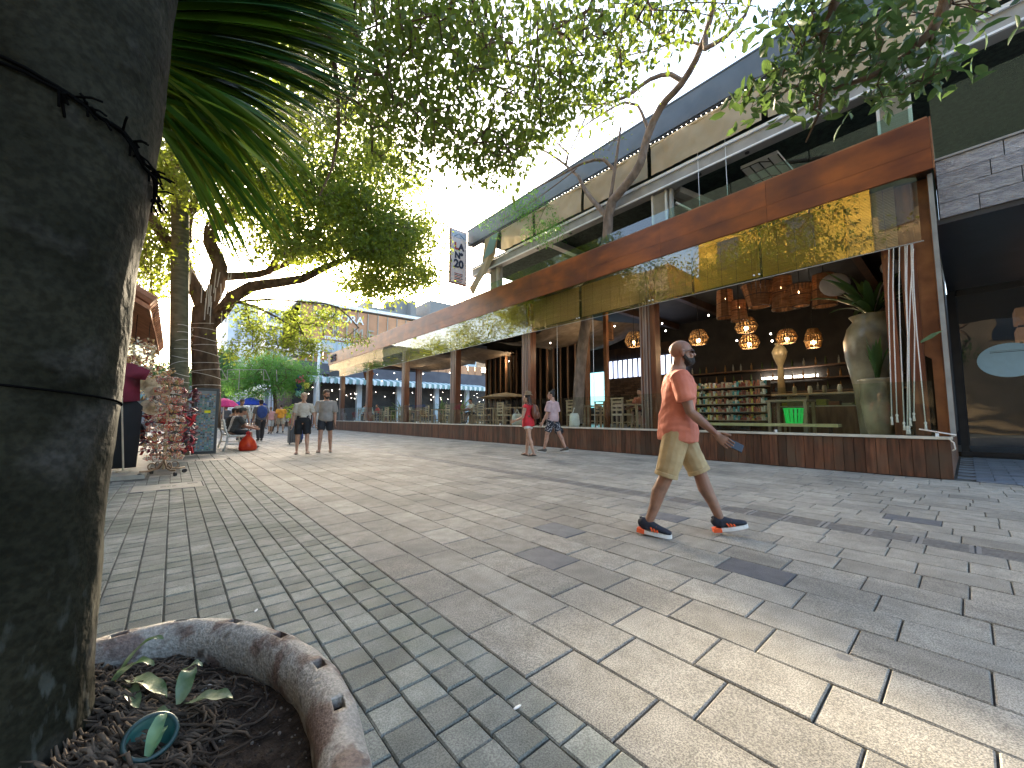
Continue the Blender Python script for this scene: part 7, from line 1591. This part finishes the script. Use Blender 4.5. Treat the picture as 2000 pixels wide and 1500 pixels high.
    for k in 'RL':
        h, kn_, an, fw, up = J[k]; mid = kn_.lerp(an, .3) - fw * .012 * s
        loft(body, [h + Vector((0, 0, .03 * s)), h.lerp(kn_, .3), h.lerp(kn_, .7), kn_, mid, kn_.lerp(an, .6), an], [.086 * s * wb, .082 * s * wb, .062 * s * wb, .053 * s * wb, .055 * s * wb, .042 * s * wb, .033 * s], n=14)
        if shoes and shoes[0] in ('slides', 'sandals', 'bare'):
            loft(body, [an - fw * .045 * s - up * .045 * s, an - up * .02 * s, an + fw * .09 * s - up * .045 * s, an + fw * .165 * s - up * .062 * s], [(.028 * s, .028 * s), (.036 * s, .036 * s), (.042 * s, .026 * s), (.04 * s, .012 * s)], n=12, cap=.7)
    me = remesh(body, vox * .75, 2, 'body'); join_mesh(me, hand); me.materials.append(SK); link('body', me, None, t, True)
    # ---- clothes
    if top:
        kind, tc, sl, hem, ease = top['kind'], top['c'], top.get('sleeve', .55), top.get('hem', -.05), top.get('ease', .014)
        q = MB(); zz = [hem] + [z for z in (.0, .08, .17, .27, .37, .45) if z > hem + .03] + [.487]
        def ra(z):
            for i in range(len(spine) - 1):
                if spine[i][0] <= z <= spine[i + 1][0]:
                    f = (z - spine[i][0]) / (spine[i + 1][0] - spine[i][0]); return spine[i][1] + (spine[i + 1][1] - spine[i][1]) * f, spine[i][2] + (spine[i + 1][2] - spine[i][2]) * f
            return spine[0][1] + .02, spine[0][2] + .01
        P_, R_ = [], []
        for z in zz:
            a, c = ra(z); dr = ease + (top.get('flare', .012) * (1 - max(0, min(1, (z - hem) / .4))) ); a = max(a, .142 if z < .3 and not top.get('fitted') else 0)
            if z > .46: dr = .004; a, c = .10, .078
            P_.append(T(0, 0, z * s)); R_.append(((a * wb + dr) * s, (c * wb + dr * 1.1) * s))
        loft(q, P_, R_, n=22, cap=.12)
        for k in 'RL':
            shp, e, w = AJ[k]; sd = 1 if k == 'R' else -1; tt = sl; end = shp.lerp(e, min(1, tt)) ; 
            pts = [T(sd * shw * .5, -.01 * s, .43 * s), shp + Vector((0, 0, .004)), shp.lerp(e, tt * .5 if tt <= 1 else .5), end]; rr = [(.066 * wb + ease * .6) * s, (.064 * wb + ease * .7) * s, (.058 * wb + ease * 1.0) * s, (.050 * wb + ease * 1.3) * s]
            if sl > 1: pts.append(e.lerp(w, sl - 1)); rr.append((.04 + ease * .8) * s)
            if sl > 0.05: loft(q, pts, rr, n=14, cap=.1)
        me = remesh(q, vox * .85, 3, kind); crumple(me, .011 * s if vox < .009 else .007 * s, (6, 6, 11) if vox < .009 else (9, 9, 16), seed=H * 7)
        m = tc if not isinstance(tc, tuple) else flat('cloth', tc); me.materials.append(m); link(kind, me, None, t, True)
    if bottom:
        kind, tc, ln, ease = bottom['kind'], bottom['c'], bottom.get('len', .8), bottom.get('ease', .018); q = MB(); wz = bottom.get('waist', .08)
        loft(q, [T(0, 0, -.05 * s), T(0, 0, .02 * s), T(0, 0, wz * s)], [((.15 * wb + ease * .6) * s, (.1 * wb + ease * .8) * s), ((.163 * wb + ease * .5) * s, (.113 * wb + ease * .6) * s), ((.150 * wb + .006) * s, (.106 * wb + .006) * s)], n=20, cap=.1)
        for k in 'RL':
            h, kn_, an, fw, up = J[k]; base = [h + Vector((0, 0, .03 * s)), h.lerp(kn_, .35 * min(1, ln))]; rr = [(.089 * wb + ease * .5) * s, (.085 * wb + ease * .8) * s]
            if ln <= 1: base.append(h.lerp(kn_, ln)); rr.append(((.082 - .024 * ln) * wb + ease * 1.35) * s)
            else: base += [kn_, kn_.lerp(an, .4 * (ln - 1)), kn_.lerp(an, ln - 1)]; rr += [(.056 + ease * .9) * s, (.056 + ease * .8) * s, (.042 + ease * .9) * s]
            loft(q, base, rr, n=14, cap=.08)
        if kind in ('skirt',): loft(q, [T(0, 0, .05 * s), T(0, 0, -.12 * s)], [(.17 * s, .12 * s), (.2 * s, .16 * s)], n=16, cap=.05)
        me = remesh(q, vox * .85, 3, kind); crumple(me, .005 * s, seed=H * 3 + 1); m = tc if not isinstance(tc, tuple) else flat('cloth', tc); me.materials.append(m); link(kind, me, None, t, True)
        if bottom.get('cuff'):
            for k in 'RL':
                h, kn_, an, fw, up = J[k]; c_ = h.lerp(kn_, ln); d = (kn_ - h).normalized(); q = MB(); r0 = ((.082 - .024 * ln) * wb + ease * 1.35) * s + .004; loft(q, [c_ - d * .03, c_ + d * .008], [r0, r0 + .002], n=20, cap=.02); me = remesh(q, .006, 2, 'cuff'); me.materials.append(m); link('cuff', me, None, t, True)
    if shoes:
        for k in 'RL':
            h, kn_, an, fw, up = J[k]; sdv = fw.cross(up).normalized(); B = an - up * .075 * s
            if shoes[0] in ('sneaker', 'shoe'):
                q = MB(); secs = [(-.065, .030, .034, .052), (-.045, .038, .050, .062), (.0, .040, .050, .060), (.05, .043, .036, .050), (.10, .047, .027, .038), (.15, .044, .022, .030), (.185, .030, .016, .024)]
                loft(q, [B + fw * y * s + up * (z + .018) * s for y, a, c, z in secs], [(a * s, c * s) for y, a, c, z in secs], side=sdv, n=14, cap=.4); loft(q, [an + up * .02 * s - fw * .012 * s, B + up * .04 * s], [(.042 * s, .048 * s)] * 2, side=sdv, n=12, cap=.1)
                me = remesh(q, min(vox, .008) * .8, 2, 'shoe'); me.materials.append(flat('shoe upper', shoes[1], .7)); so_ = link('shoe', me, None, t, True)
                q = MB(); n = 16; out = []
                for i in range(n):
                    a = 2 * math.pi * i / n; y = .062 + .135 * math.cos(a); x = (.044 + .006 * math.cos(a)) * math.sin(a); out.append((x, y))
                lower = [B + sdv * x * s + fw * y * s for x, y in out]; q.prism(lower, up * .030 * s); me = q.mesh('sole'); me.materials.append(flat('sole', shoes[2])); link('sole', me, None, so_, True)
                if len(shoes) > 3:
                    for sd2 in (-1, 1):
                        for j in range(3):
                            q = MB(); c0 = B + fw * (.045 + j * .022) * s + sdv * sd2 * .0445 * s + up * .034 * s; c1 = B + fw * (.025 + j * .022) * s + sdv * sd2 * .034 * s + up * .078 * s; q.bar(c0, c1, .012 * s, .007 * s, up=sdv); build('stripe', q, flat('stripe', shoes[3]), so_, True)
                    q = MB(); q.prism([B - fw * .082 * s + sdv * .03 * s, B - fw * .082 * s - sdv * .03 * s, B - fw * .02 * s - sdv * .046 * s, B - fw * .02 * s + sdv * .046 * s], up * .034 * s); build('heel_sole', q, flat('heel', shoes[3]), so_, True)
                    q = MB(); q.tube([an - fw * .052 * s + up * .0, an - fw * .066 * s + up * .05 * s, an - fw * .052 * s + up * .052 * s], .006, 6); build('pull_tab', q, flat('tab', shoes[1]), so_, True)
                    q = MB()
                    for j in range(4): c0 = B + fw * (.05 + j * .018) * s + up * (.098 - j * .009) * s; q.tube([c0 - sdv * .018, c0 + up * .004, c0 + sdv * .018], .0032, 5)
                    build('laces', q, flat('laces', (.02, .02, .03)), so_, True)
            else:
                out = []
                for i in range(14): a = 2 * math.pi * i / 14; out.append(((.042 + .006 * math.cos(a)) * math.sin(a), .06 + .128 * math.cos(a)))
                q = MB(); q.prism([B + sdv * x * s + fw * y * s for x, y in out], up * .022 * s); me = q.mesh('sole'); me.materials.append(flat('sandal sole', shoes[1])); so_ = link('sandal', me, None, t, True)
                q = MB(); w_ = .05 if shoes[0] == 'slides' else .014
                for y in ((.10,) if shoes[0] == 'slides' else (.12, .03)): q.add([B + sdv * .046 * s * math.cos(a) + up * (.02 + .055 * math.sin(a)) * s + fw * (y + dy) * s for dy in (-w_ / 2, w_ / 2) for a in np.linspace(0, math.pi, 9)], [(i, i + 1, i + 10, i + 9) for i in range(8)])
                build('strap', q, flat('strap', shoes[1]), so_, True, smooth=True)
    if hair:
        kind, hc = hair[0], hair[1]; q = MB(); hm = mat('hair', tuple(x * .7 for x in hc), tuple(min(1, x * 1.4) for x in hc), 40, .5, .9, 120, stretch=(1, 1, .3), bdist=.006)
        if kind == 'bald': q = None
        else:
            q.ell(Hd(0, -.022, .052), (.079 * s, .092 * s, .079 * s), 18, 12, M=HM); q.ell(Hd(0, -.05, .01), (.072 * s, .062 * s, .075 * s), 14, 10, M=HM)
            if kind == 'short': q.ell(Hd(0, .035, .095), (.055 * s, .04 * s, .035 * s), 12, 8, M=HM)
            if kind == 'curly': q.ell(Hd(0, .03, .10), (.065 * s, .05 * s, .045 * s), 12, 8, M=HM); q.ell(Hd(0, -.02, .10), (.08 * s, .09 * s, .06 * s), 12, 8, M=HM)
            if kind == 'long': loft(q, [Hd(0, -.05, .05), Hd(0, -.085, -.05), Hd(0, -.10, -.16), Hd(0, -.105, -.28), Hd(.01, -.10, -.36)], [(.07 * s, .05 * s), (.08 * s, .05 * s), (.085 * s, .04 * s), (.075 * s, .032 * s), (.04 * s, .02 * s)], side=HM @ Vector((1, 0, 0)))
            if kind == 'bun': q.ell(Hd(0, -.05, .145), (.034 * s, .034 * s, .034 * s), 10, 8, M=HM); q.ell(Hd(-.0, -.085, .135), (.03 * s, .03 * s, .025 * s), 8, 6, M=HM)
            if kind == 'short_f': q.ell(Hd(0, .02, .10), (.072 * s, .06 * s, .04 * s), 12, 8, M=HM); q.ell(Hd(.05, -.01, .03), (.03 * s, .05 * s, .06 * s), 10, 8, M=HM); q.ell(Hd(-.05, -.01, .03), (.03 * s, .05 * s, .06 * s), 10, 8, M=HM)
            me = remesh(q, .007, 1, 'hair'); crumple(me, .005, (40, 40, 40)); me.materials.append(hm); link('hair', me, None, t, True)
            if kind == 'cap' or (len(hair) > 2 and hair[2] == 'cap'):
                q = MB(); cc = hair[3]; q.ell(Hd(0, -.012, .06), (.084 * s, .104 * s, .082 * s), 18, 12, M=HM); q.prism([Hd(-.06, .07, .06), Hd(-.045, .14, .05), Hd(0, .16, .048), Hd(.045, .14, .05), Hd(.06, .07, .06)], HM @ Vector((0, 0, .008))); build('cap', q, flat('cap', cc), t, True, smooth=True)
    X = dict(t=t, Hd=Hd, HM=HM, T=T, J=J, AJ=AJ, s=s, SK=SK)
    if extras and 'eyes' in extras:
        for sd in (-1, 1): q = MB(); q.ell(Hd(sd * .030, .080, .008), (.011 * s, .006 * s, .006 * s), 8, 6, M=HM); build('eye', q, flat('eye', (.05, .035, .03), .2), t, True, smooth=True)
    if extras and 'beard' in extras:
        q = MB(); q.ell(Hd(0, .038, -.072), (.056 * s, .062 * s, .044 * s), 16, 10, M=HM); q.ell(Hd(0, .087, -.047), (.027 * s, .010 * s, .008 * s), 10, 6, M=HM)
        for sd in (-1, 1): loft(q, [Hd(sd * .060, .0, .0), Hd(sd * .058, .015, -.045), Hd(sd * .04, .05, -.08)], [.012 * s, .018 * s, .02 * s], n=8)
        me = remesh(q, .006, 1, 'beard'); crumple(me, .002, (60, 60, 60)); me.materials.append(mat('beard', (.018, .014, .012), (.04, .032, .028), 80, .9, .8, 200, bdist=.003)); link('beard', me, None, t, True)
    return X
cloth_coral = mat('coral cotton jersey', (.52, .155, .10), (.64, .215, .145), 7, .85, .35, 16, bdist=.012)
cloth_khaki = mat('khaki twill', (.36, .26, .135), (.47, .35, .19), 8, .85, .35, 18, bdist=.012)
# the man in the foreground
mb_, mf_ = at_z(1270, 1043), at_z(1392, 1046); mc = (mb_ + mf_) / 2; fd = Vector((.50, -.87, 0)).normalized()
X = person('bald bearded man in coral T-shirt and khaki shorts striding past, phone in hand', (mc.x, mc.y, 0), math.atan2(-fd.x, fd.y), 1.78,
    dict(lean=.05, legR=(-.27, .03, .10, -.10), legL=(.42, .02, .06, .20), armR=(.22, .10, .58), armL=(-.25, .08, .15), head=R(3), curlR=.75, curlL=.5, nod=-.04, twist=.05),
    top=dict(kind='tshirt', c=cloth_coral, sleeve=.66, hem=-.10, ease=.018, flare=.034), bottom=dict(kind='shorts', c=cloth_khaki, len=.95, ease=.020, cuff=True), shoes=('sneaker', (.012, .016, .03), (.72, .70, .68), (.85, .13, .04)), skin=(.25, .13, .085), hair=('bald', (0, 0, 0)), vox=.0075, b=1.07, extras=('beard', 'eyes'))
t, Hd, HM, s = X['t'], X['Hd'], X['HM'], X['s']
q = MB()
for sd in (-1, 1): q.ell(Hd(sd * .033, .085, .010), (.028 * s, .010 * s, .019 * s), 12, 8, M=HM)
sg = build('sunglasses', q, flat('dark lens', (.012, .008, .008), .12), t, True, smooth=True); q = MB(); q.bar(Hd(-.03, .094, .014), Hd(.03, .094, .014), .006)
for sd in (-1, 1): q.bar(Hd(sd * .060, .082, .014), Hd(sd * .080, -.005, .012), .006)
build('frame', q, flat('frame', (.05, .012, .012), .3), sg, True)
q = MB(); shp, e, w = X['AJ']['R']; d = (w - e).normalized(); c_ = w + d * .105 + Vector((0.0, .0, 0)); pm_ = Matrix.Rotation(R(-28), 3, 'X')
ph = MB(); ax = (pm_ @ Vector((0, 1, 0))); ph.bar(c_ - ax * .055 + Vector((-.03, .03, .0)), c_ + ax * .09 + Vector((-.03, .03, .0)), .072, .010, up=(0.75, 0, .65)); me = ph.mesh('phone'); me.materials.append(flat('phone case', (.02, .022, .025), .25)); o = link('phone', me, None)
PHM = Matrix.Translation(t.location) @ Matrix.Rotation(t.rotation_euler.z, 4, 'Z'); me.transform(PHM); tag(o, "dark phone held in the bald man's right hand", 'phone')
# couple walking towards the camera
P = at_z(626, 886); ang = math.atan2(P.x, -P.y)   # facing the viewer
PM_, PW_ = at_z(634, 884), at_z(589, 887)
X1 = person('bearded man in grey T-shirt and dark shorts holding hands, glancing aside', (PM_.x, PM_.y, 0), R(180) - .35, 1.80, dict(lean=.02, legR=(.24, .05, .05, .10), legL=(-.12, .06, .10, -.06), armR=(.04, .26, .18), armL=(.1, .12, .25), head=R(38), curlR=.8),
    top=dict(kind='tshirt', c=(.27, .245, .22), sleeve=.85, hem=-.06, ease=.03, flare=.02), bottom=dict(kind='shorts', c=(.016, .018, .024), len=.72, ease=.026), shoes=('slides', (.08, .06, .05)), skin=(.36, .2, .13), hair=('curly', (.06, .04, .03)), vox=.011, extras=('eyes', 'beard'))
person('woman with pale short hair in cream T-shirt and black shorts holding hands', (PW_.x, PW_.y, 0), R(180) - .18, 1.70, dict(lean=.02, legR=(-.10, .05, .10, -.05), legL=(.22, .05, .06, .10), armR=(-.05, .2, .15), armL=(.08, .34, .2), head=R(14), curlL=.8),
    top=dict(kind='tshirt', c=(.48, .43, .36), sleeve=.7, hem=.10, ease=.012, flare=.006, fitted=True), bottom=dict(kind='shorts', c=(.008, .008, .01), len=.86, ease=.03, waist=.15), shoes=('slides', (.16, .12, .10)), skin=(.42, .24, .16), hair=('short_f', (.48, .36, .24)), vox=.011, female=True, extras=('eyes',))
# couple walking away by the restaurant
floral = palette('dark floral', [(.02, .022, .035), (.03, .03, .045), (.30, .28, .3), (.02, .022, .035), (.16, .17, .22)])
fm = mat('dark floral print', (.015, .018, .03), (.42, .4, .42), 26, .8, contrast=(.52, .6))
PP, PR = at_z(1080, 885), at_z(1032, 891)
X2 = person('man in pink T-shirt and dark floral shorts with hair in a bun, walking away', (PP.x, PP.y, 0), R(14), 1.80, dict(lean=.02, legR=(-.36, .03, .10, -.14), legL=(.28, .03, .06, .12), armR=(-.1, .12, .1), armL=(.18, .10, .35), head=R(28), curlL=.8),
    top=dict(kind='tshirt', c=(.50, .34, .34), sleeve=.75, hem=-.05, ease=.03, flare=.015), bottom=dict(kind='shorts', c=fm, len=.78, ease=.026), shoes=('sneaker', (.10, .09, .08), (.6, .58, .56)), skin=(.42, .24, .17), hair=('bun', (.02, .015, .012)), vox=.011)
person('woman with long dark hair in red top and pale shorts with brown backpack, walking away', (PR.x, PR.y, 0), R(20), 1.63, dict(lean=.03, legR=(.16, .02, .06, .08), legL=(-.20, .02, .12, -.1), armR=(.1, .1, .7), armL=(.2, .14, 1.0), head=R(10)),
    top=dict(kind='top', c=(.55, .02, .03), sleeve=.08, hem=-.10, ease=.02, flare=.04), bottom=dict(kind='shorts', c=(.62, .58, .54), len=.38, ease=.022), shoes=('sandals', (.05, .04, .035)), skin=(.45, .27, .19), hair=('long', (.035, .02, .015)), vox=.011, female=True)
def held(name, label, cat, q, m, base, parent=None, smooth=True):
    me = q.mesh(name, smooth); M_ = Matrix.Translation(base.location) @ Matrix.Rotation(base.rotation_euler.z, 4, 'Z'); me.transform(M_); me.materials.append(m); o = link(name, me, None); return tag(o, label, cat)
pr = [o for o in col.objects if o.name.startswith('person') and 'backpack' in o.get('label', '') and 'red top' in o['label']][0]
q = MB(); q.ell((0, -.20, 1.13), (.14, .085, .19), 16, 10); q.ell((0, -.27, 1.05), (.10, .05, .10), 12, 8)
for sd in (-1, 1): q.tube([(sd * .09, -.13, 1.30), (sd * .11, -.02, 1.37), (sd * .12, .10, 1.28), (sd * .13, .08, 1.1), (sd * .12, -.12, 1.0)], .018, 7)
held('backpack', 'brown leather backpack on the back of the woman in red', 'backpack', q, flat('brown leather', (.16, .06, .035), .4), pr)
q = MB(); q.lathe([(.125, 1.565), (.10, 1.575), (.085, 1.60), (.082, 1.65), (.05, 1.675), (.005, 1.68)], (0, 0.0, 0), 20, cap=False); held('sun_hat', 'brown brimmed hat worn by the woman in red', 'hat', q, flat('brown straw', (.20, .13, .07)), pr)
shp, e, w = X2['AJ']['R']; q = MB(); c_ = Vector((w.x, w.y - .03, w.z - .20)); q.ell(c_, (.10, .14, .12), 14, 10); q.tube([w + Vector((0, 0, -.08)), c_ + Vector((0, .06, .1))], .01, 6); q.tube([w + Vector((0, 0, -.08)), c_ + Vector((0, -.06, .1))], .01, 6)
held('tote_bag', 'black floral bag hanging from the hand of the man in pink', 'bag', q, mat('black floral bag', (.008, .009, .012), (.2, .2, .24), 24, .6, contrast=(.6, .66)), X2['t'])
# people on the bench
def seated(label, y, c, hc, skin, bc=(.02, .02, .025), facing=R(-90), H=1.70, x=bx + .16, armR=(.55, .1, .75), armL=(.6, .1, .8), cap=None, lean=.22, fem=False, zoff=.44, group=None, hk='short'):
    return person(label, (x, y, 0), facing, H, dict(lean=lean, legR=(1.45, .08, 1.42, 0), legL=(1.42, .1, 1.2, 0), armR=armR, armL=armL, hipz=zoff + .12), top=dict(kind='tshirt', c=c, sleeve=.7, hem=-.02, ease=.02), bottom=dict(kind='shorts', c=bc, len=.9, ease=.02), shoes=('shoe', (.05, .05, .05), (.3, .3, .3)), skin=skin, hair=(hk, hc) if not cap else (hk, hc, 'cap', cap), vox=.014, female=fem, group=group)
seated('man in dark grey T-shirt sitting at the near end of the pale bench, facing right', 14.62, (.045, .047, .05), (.02, .018, .016), (.32, .17, .11), cap=(.06, .065, .06), lean=.28)
seated('second person on the bench, pink faced and in white, behind the man in dark grey', 15.12, (.5, .48, .46), (.05, .03, .02), (.4, .22, .16))
seated('third person in black at the far end of the bench', 15.65, (.02, .02, .02), (.015, .012, .01), (.3, .17, .11), x=bx + .10)
# walkers in the distance
def walker(label, u, v, H, facing, top_, bot, skin=(.34, .2, .13), hair=('short', (.03, .02, .015)), ph=1, z_at=None, bl=.8, shoes=('shoe', (.04, .04, .04), (.3, .3, .3)), fem=False, vox=.015, y=None, arms=None, sl=.7):
    P = at_z(u, v) if y is None else at_y(u, v, y); pz = dict(lean=.03, legR=(.26 * ph, .03, .08, .08), legL=(-.26 * ph, .03, .14, -.08), armR=(-.2 * ph, .12, .25), armL=(.25 * ph, .12, .3))
    if arms: pz.update(arms)
    return person(label, (P.x, P.y, 0), facing, H, pz, top=dict(kind='tshirt', c=top_, sleeve=sl, hem=-.04, ease=.026), bottom=dict(kind='shorts' if bl <= 1 else 'trousers', c=bot, len=bl, ease=.024), shoes=shoes, skin=skin, hair=hair, vox=vox, female=fem)
Xb = walker('young man with dark cap, blue backpack and long dark trousers walking away', 507, 862, 1.76, R(5), (.12, .12, .14), (.03, .03, .035), hair=('short', (.02, .02, .02), 'cap', (.015, .015, .02)), bl=1.9)
q = MB(); q.ell((0, -.18, 1.2), (.19, .12, .26), 16, 10); q.tube([(.1, -.1, 1.42), (.12, .08, 1.36), (.12, .05, 1.1)], .02, 6); q.tube([(-.1, -.1, 1.42), (-.12, .08, 1.36), (-.12, .05, 1.1)], .02, 6)
held('backpack', 'bright blue backpack worn by the young man in dark trousers', 'backpack', q, flat('blue nylon', (.03, .07, .26)), Xb['t'])
walker('man in yellow orange T-shirt and beige shorts walking away', 547, 846.5, 1.80, R(-4), (.72, .32, .03), (.38, .32, .24), ph=-1, bl=.9)
walker('woman in pink top and pale skirt walking away beside the man in yellow', 527, 848, 1.62, R(3), (.55, .28, .26), (.45, .45, .45), fem=True, bl=1.0, hair=('short_f', (.16, .11, .08)), sl=.1)
walker('stout man in grey T-shirt leaning by the bench', 468, 861, 1.78, R(200), (.30, .30, .27), (.05, .06, .07), ph=.3, bl=1.0, hair=('short', (.05, .04, .035), 'cap', (.1, .08, .06)))
Xs = walker('person in blue trousers half hidden behind the pale haired woman, pulling a suitcase', 583, 870, 1.6, R(0), (.35, .3, .26), (.03, .06, .2), ph=.4, bl=1.9, hair=('short', (.03, .02, .02)), y=17.0, arms=dict(armL=(-.3, .25, .1)))
Psc = at_y(575, 850, 16.2); t = thing('suitcase', 'dark upright suitcase with small wheels behind the pale haired woman', 'suitcase', (Psc.x, 16.2, 0))
q = MB(); q.box(-.2, .2, -.12, .12, .06, .66); me = q.mesh('case'); me.materials.append(flat('dark suitcase', (.07, .075, .09), .4)); link('case', me, None, t, True)
for k in range(5): q = MB(); q.box(-.16 + k * .075, -.14 + k * .075, -.128, -.12, .08, .64); build('rib', q, W['black'], t, True)
for sx in (-1, 1): q = MB(); q.tube([(sx * .16 - .015, -.08, .04), (sx * .16 + .015, -.08, .04)], .04, 10); build('wheel', q, W['black'], t, True); 
q = MB(); q.tube([(-.1, .1, .66), (-.1, .1, 1.0), (.1, .1, 1.0), (.1, .1, .66)], .012, 6); build('handle', q, W['beam_white'], t, True)
fc = [(.6, .6, .58), (.55, .3, .3), (.25, .3, .4), (.6, .55, .5), (.15, .2, .35), (.5, .12, .12), (.3, .33, .3), (.6, .5, .45), (.1, .1, .12), (.55, .52, .5)]
fl = ['far walker in white between the umbrella and the backpack man', 'far walker in faded pink left of the man in yellow', 'far walker in slate blue by the blue parasol', 'far walker in cream just right of the blue parasol', 'far walker in navy before the dark far restaurant', 'far walker in red near the flower stand', 'far walker in grey green under the feathery tree', 'far walker in pale beige behind the flower stand', 'far walker in black left of the pink parasol', 'far walker in off white at the right of the flower stand']
fu = [(488, 841), (515, 838), (478, 836), (499, 835), (536, 834), (559, 838), (463, 838), (570, 842), (440, 842), (600, 841)]
for k in range(10): walker(fl[k], fu[k][0], fu[k][1], random.uniform(1.62, 1.8), R(180) * (k % 2) + .1, fc[k], fc[(k * 3 + 4) % 10], ph=(-1) ** k, vox=.022, fem=k % 3 == 0, hair=('short_f' if k % 3 == 0 else 'short', (.05, .035, .025)))
for k in range(8): walker(['distant walker in pale shirt far down the street, first', 'distant walker in dark shirt far down the street beside the first', 'distant walker in white far down the street near the small awning', 'distant walker in blue far down the street near the small awning', 'distant walker in tan far down the street under the feathery tree', 'distant walker in red far down the street under the feathery tree', 'distant walker in grey far down the street left of the blue parasol', 'distant walker in cream far down the street right of the pink parasol'][k], [532, 541, 520, 511, 553, 495, 470, 452][k], 830 + (k * 3) % 5, random.uniform(1.6, 1.8), R(180) * (k % 2) + .2, [(.55, .52, .5), (.06, .06, .08), (.7, .7, .68), (.1, .16, .35), (.45, .35, .22), (.5, .08, .06), (.3, .3, .3), (.6, .55, .45)][k], [(.05, .05, .06), (.3, .28, .24)][k % 2], ph=(-1) ** k, vox=.025, fem=k % 2 == 0)
# diners
dn = [(10.5, 28.9, (.45, .55, .62), 'diner in pale blue by the far end post', -1), (11.9, 29.4, (.5, .08, .08), 'diner in red check opposite the pale blue one in the farthest bay', 1), (10.4, 26.9, (.3, .36, .36), 'diner in grey green at the second last far table', 1), (11.7, 24.4, (.65, .65, .66), 'diner in white near the sixth post', -1), (10.4, 22.0, (.4, .3, .1), 'diner in mustard between the fifth and sixth posts', -1), (11.65, 16.6, (.6, .6, .58), 'diner in white just beyond the fourth post', 1), (11.65, 6.95, (.35, .12, .08), 'diner in dark red at the first table left of the second post', 1)]
for x, y, c, lb, sgn in dn: seated(lb, y, c, (.03, .02, .015), (.38, .22, .15), facing=R(90) * (1 if sgn > 0 else -1), x=x, zoff=FZ + .44)

bpy.data.scenes.remove(WS)
